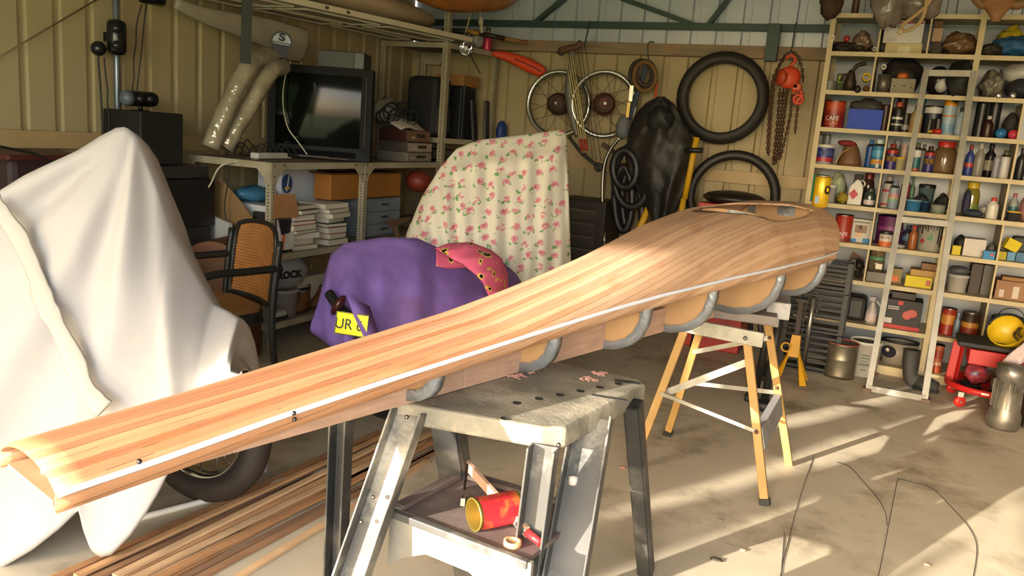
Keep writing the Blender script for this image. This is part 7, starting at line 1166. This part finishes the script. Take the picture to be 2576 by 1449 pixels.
# drink can on the boat
n, z = bsec(2.6, .25); c = bp(2.6, n, z-.002); o = thing('drink_can', 'yellow drink can standing on the stern of the boat', 'can', c); T = Matrix.Translation(c); r, h = .037, .155
part('can_body', MB().lathe([(0, .004), (r*.75, 0), (r*.8, .002), (r, .012), (r, h*.9), (r*.86, h*.97)], T, 26), mk('#c9a318', .3, .3, var=.1, dirt='#7d6a1c', dsc=14, damt=.35), o); part('lid', MB().lathe([(r*.86, h*.97), (r*.88, h*.99), (r*.82, h*.985), (0, h*.975)], T, 26), metal('#c9c7c2'), o); part('dark_band', MB().lathe([(r*1.003, h*.88), (r*.9, h*.955)], T, 26), mk('#1d1a14', .4), o)
fd = (V((0, 0, c.z))-c); fd.z = 0; fd.normalize(); sd = V((fd.y, -fd.x, 0)); q = (fd*.8-sd*-.6).normalized()
def oncan(ang, zf): d = Matrix.Rotation(ang, 3, 'Z') @ fd; return face(c+d*(r+.0006)+V((0, 0, h*zf)), d)
part('emblem', MB().prism([(.017*math.cos(t), .021*math.sin(t)) for t in np.linspace(0, 2*PI, 20)[:-1]], .001, oncan(.75, .56)), mk('#1d1a14', .4), o); part('emblem_centre', MB().prism([(.008*math.cos(t), .010*math.sin(t)) for t in np.linspace(0, 2*PI, 16)[:-1]], .002, oncan(.75, .57)), mk('#c9a318', .4), o); part('barcode', MB().box((0, 0, .0005), (.02, .035, .0016), 0, 0, oncan(-.4, .24)), mk('#8f99a8', .4), o)
# floor markings and litter
def ql(c): return [FZ(1500+x*.4177, 1000+y*.4177, .0015) for x, y in c]
PEN = mk('#37332f', .8)
for nm, c in (('straight pencil line running from the sunlit band towards the sawhorse', [(1312, 350), (1280, 440), (1210, 660), (1160, 850), (1122, 1000), (1105, 1120)]), ('curved pencil line nearest the trestle on the concrete', [(1450, 390), (1530, 420), (1610, 510), (1690, 600), (1740, 690), (1752, 770)]), ('straight pencil line in the middle of the large sunlit patch', [(1815, 490), (1770, 720), (1730, 930), (1690, 1120)]), ('long curved pencil line sweeping through the right of the floor', [(1815, 490), (1900, 510), (2020, 545), (2130, 650), (2220, 750), (2280, 850), (2290, 950), (2262, 1120)]), ('short pencil line beside the straight one near the sawhorse', [(1132, 815), (1126, 900), (1112, 1080)])):
    solo('pencil_line', MB().tube(curve(ql(c), 24), .0022, 4, flat=.5), PEN, nm, 'floor marking')
for k, (x, y, r, col, nm, lab) in enumerate(((725, 980, .022, '#3a3428', 'dry_leaf', 'dark dry leaf on the concrete floor'), (882, 922, .012, '#b07a6a', 'wood_shaving', 'curled pink wood shaving on the floor near the leaf'), (750, 740, .012, '#6d6458', 'steel_washer', 'grey washer on the shaded floor beside the trestle'), (160, 425, .014, '#b5796a', 'wood_shaving', 'pink shaving at the foot of the left trestle leg'), (1990, 1010, .012, '#b58a7a', 'wood_shaving', 'pale shaving in the sunlit patch at the lower right'))):
    p = ql([(x, y)])[0]; m = MB(); m.ball(p+V((0, 0, .003)), (r, r*.6, .004), 10, 6, noise=.2, seed=k); solo(nm, m, mk(col, .8), lab, 'leaf' if k == 0 else 'washer' if k == 2 else 'shaving')
# ---------------------------------------------------------------- outside: added leaf screen, gaps cut to shape the sun patches
SU = V((SUND.y, -SUND.x, 0)).normalized(); SV = SU.cross(SUND); SV = SV if SV.z > 0 else -SV
def gp(p): p = V(p); return (p.dot(SU), p.dot(SV))
def q5(c): return [gp(FZ(1500+x*.4177, 1000+y*.4177, 0)) for x, y in c]
LIT = [q5(c) for c in (
    [(160, 655), (560, 550), (870, 440), (1060, 385), (1200, 350), (1380, 275), (1600, 250), (1700, 240), (1815, 205), (1832, 215), (1825, 290), (1500, 390), (1180, 450), (1000, 500), (700, 590), (420, 660), (160, 715)],
    [(430, 740), (860, 638), (885, 648), (520, 757)], [(260, 775), (360, 752), (345, 775)],
    [(850, 790), (980, 755), (1120, 800), (1230, 840), (1300, 832), (1420, 880), (1160, 975), (1080, 960), (890, 890), (960, 840)],
    [(215, 990), (320, 955), (570, 1040), (480, 1080), (400, 1060)],
    [(1530, 560), (1800, 470), (1960, 405), (2280, 280), (2620, 300), (2620, 440), (2330, 540), (2100, 590), (1980, 660), (1850, 640), (1760, 610)],
    [(1975, 245), (1992, 148), (2210, 85), (2400, 50), (2400, 120)],
    [(1870, 1090), (2200, 925), (2620, 725), (2620, 1180), (1900, 1180)],
    [(1780, 1035), (2100, 868), (2400, 715), (2620, 590), (2620, 670), (2300, 790), (1950, 965)])]
LIT.append([gp(bp(s, bsec(s, -1)[0]-.01, bsec(s, -1)[1])) for s in np.linspace(-.9, 1.1, 8)]+[gp(bp(1.25, 0, 1.09))]+[gp(bp(s, bsec(s, .95)[0], bsec(s, .95)[1])) for s in np.linspace(1.0, -.9, 8)])
def hull(pts):
    pts = sorted(set(pts))
    def half(ps):
        h = []
        for p in ps:
            while len(h) > 1 and (h[-1][0]-h[-2][0])*(p[1]-h[-2][1])-(h[-1][1]-h[-2][1])*(p[0]-h[-2][0]) <= 0: h.pop()
            h.append(p)
        return h[:-1]
    return half(pts)+half(pts[::-1])
hb = []
for s in np.linspace(-.9, 1.05, 9):
    for t in (-1, -.6, -.2, .2, .6, .95): n, z = bsec(s, t); hb.append(gp(bp(s, n, z+.004)))
for n in (-.15, .14): hb.append(gp(bp(-.88, n, .71)))
LIT[-1] = hull(hb)
LIT.append(hull([gp(p) for p in ((-1.12, 1.65, .74), (-.62, 1.75, .73), (-.58, 2.25, .73), (-.56, 1.5, -.02), (-1.2, 1.40, -.02))]))
LIT.append([gp(FP(x, y, .02)) for x, y in ((430, 470), (480, 600), (540, 745), (600, 800), (608, 930), (440, 985), (412, 860), (440, 740), (420, 560))])
def qy(c, Y): return [gp(FY(x, y, Y)) for x, y in c]
LIT += [qy([(1930, 850), (1968, 850), (2008, 1180), (1968, 1180)], 3.76), qy([(1852, 850), (1895, 870), (1905, 965), (1880, 965)], 3.3), qy([(1765, 1022), (1850, 1045), (1900, 1090), (1755, 1048)], 3.3), qy([(1715, 800), (1850, 815), (1845, 850), (1715, 830)], 3.35)]
def lit(p):
    for po in LIT:
        if in_poly(p, po): return True
        for i in range(len(po)):
            a = po[i]; b_ = po[(i+1) % len(po)]; ex, ey = b_[0]-a[0], b_[1]-a[1]; l2 = ex*ex+ey*ey+1e-12
            t = max(0, min(1, ((p[0]-a[0])*ex+(p[1]-a[1])*ey)/l2)); 
            if (a[0]+ex*t-p[0])**2+(a[1]+ey*t-p[1])**2 < .0004: return True
    return False
c4 = [gp((x, YF, z)) for x in (-3.95, 3.0) for z in (-.05, 2.55)]
u0, u1 = min(c[0] for c in c4)-.15, max(c[0] for c in c4)+.15; v0, v1 = min(c[1] for c in c4)-.1, max(c[1] for c in c4)+.1
hd = MB(); stp = .042
def leaf(c, r):
    a = random.uniform(0, 6.28); t1, t2 = random.uniform(-.5, .5), random.uniform(-.5, .5)
    x = (SU*math.cos(a)+SV*math.sin(a)+SUND*t1).normalized(); y = (SV*math.cos(a)-SU*math.sin(a)+SUND*t2).normalized()
    o = len(hd.v)
    for k in range(4): b_ = k*PI/2+PI/4; hd.v.append(tuple(c+x*(r*math.cos(b_))+y*(r*math.sin(b_))))
    hd.f.append((o, o+1, o+2, o+3)); hd.mi.append(k % 2); hd.sm.append(False)
U = u0
while U < u1:
    Vv = v0
    while Vv < v1:
        for l in range(2):
            p = (U+random.uniform(-.018, .018)+.02*l, Vv+random.uniform(-.018, .018)+.02*l)
            if lit(p): continue
            d = -5.0-.25*l-random.uniform(0, .3); base = SU*p[0]+SV*p[1]; k = (base.y-(-6.2))/SUND.y if 0 else 0
            # plane through the added leaf screen, about six metres outside the door
            c = base+SUND*(-8.0+d*.12+.0)
            if c.z < .02: continue
            leaf(c, .046)
        Vv += stp
    U += stp
hg = thing('sun_blocker', 'unseen green leaf screen added outside the garage door to shape the sun patches', 'sun_blocker', (-6, -7, 0))  # unseen screen added to block the sun outside the chosen patches
part('blocker_leaves', hd, [mk('#4f6a2f', .7, var=.3), mk('#5d7a38', .7, var=.3)], hg)
for q in np.linspace(u0+.3, u1-.3, 7):
    c = SU*q+SUND*(-8.75); part('blocker_stem', MB().cyl((c.x, c.y, -.02), (c.x+.1, c.y-.1, 2.2), .06, .02), mk('#4d3d2c', .9), hg)
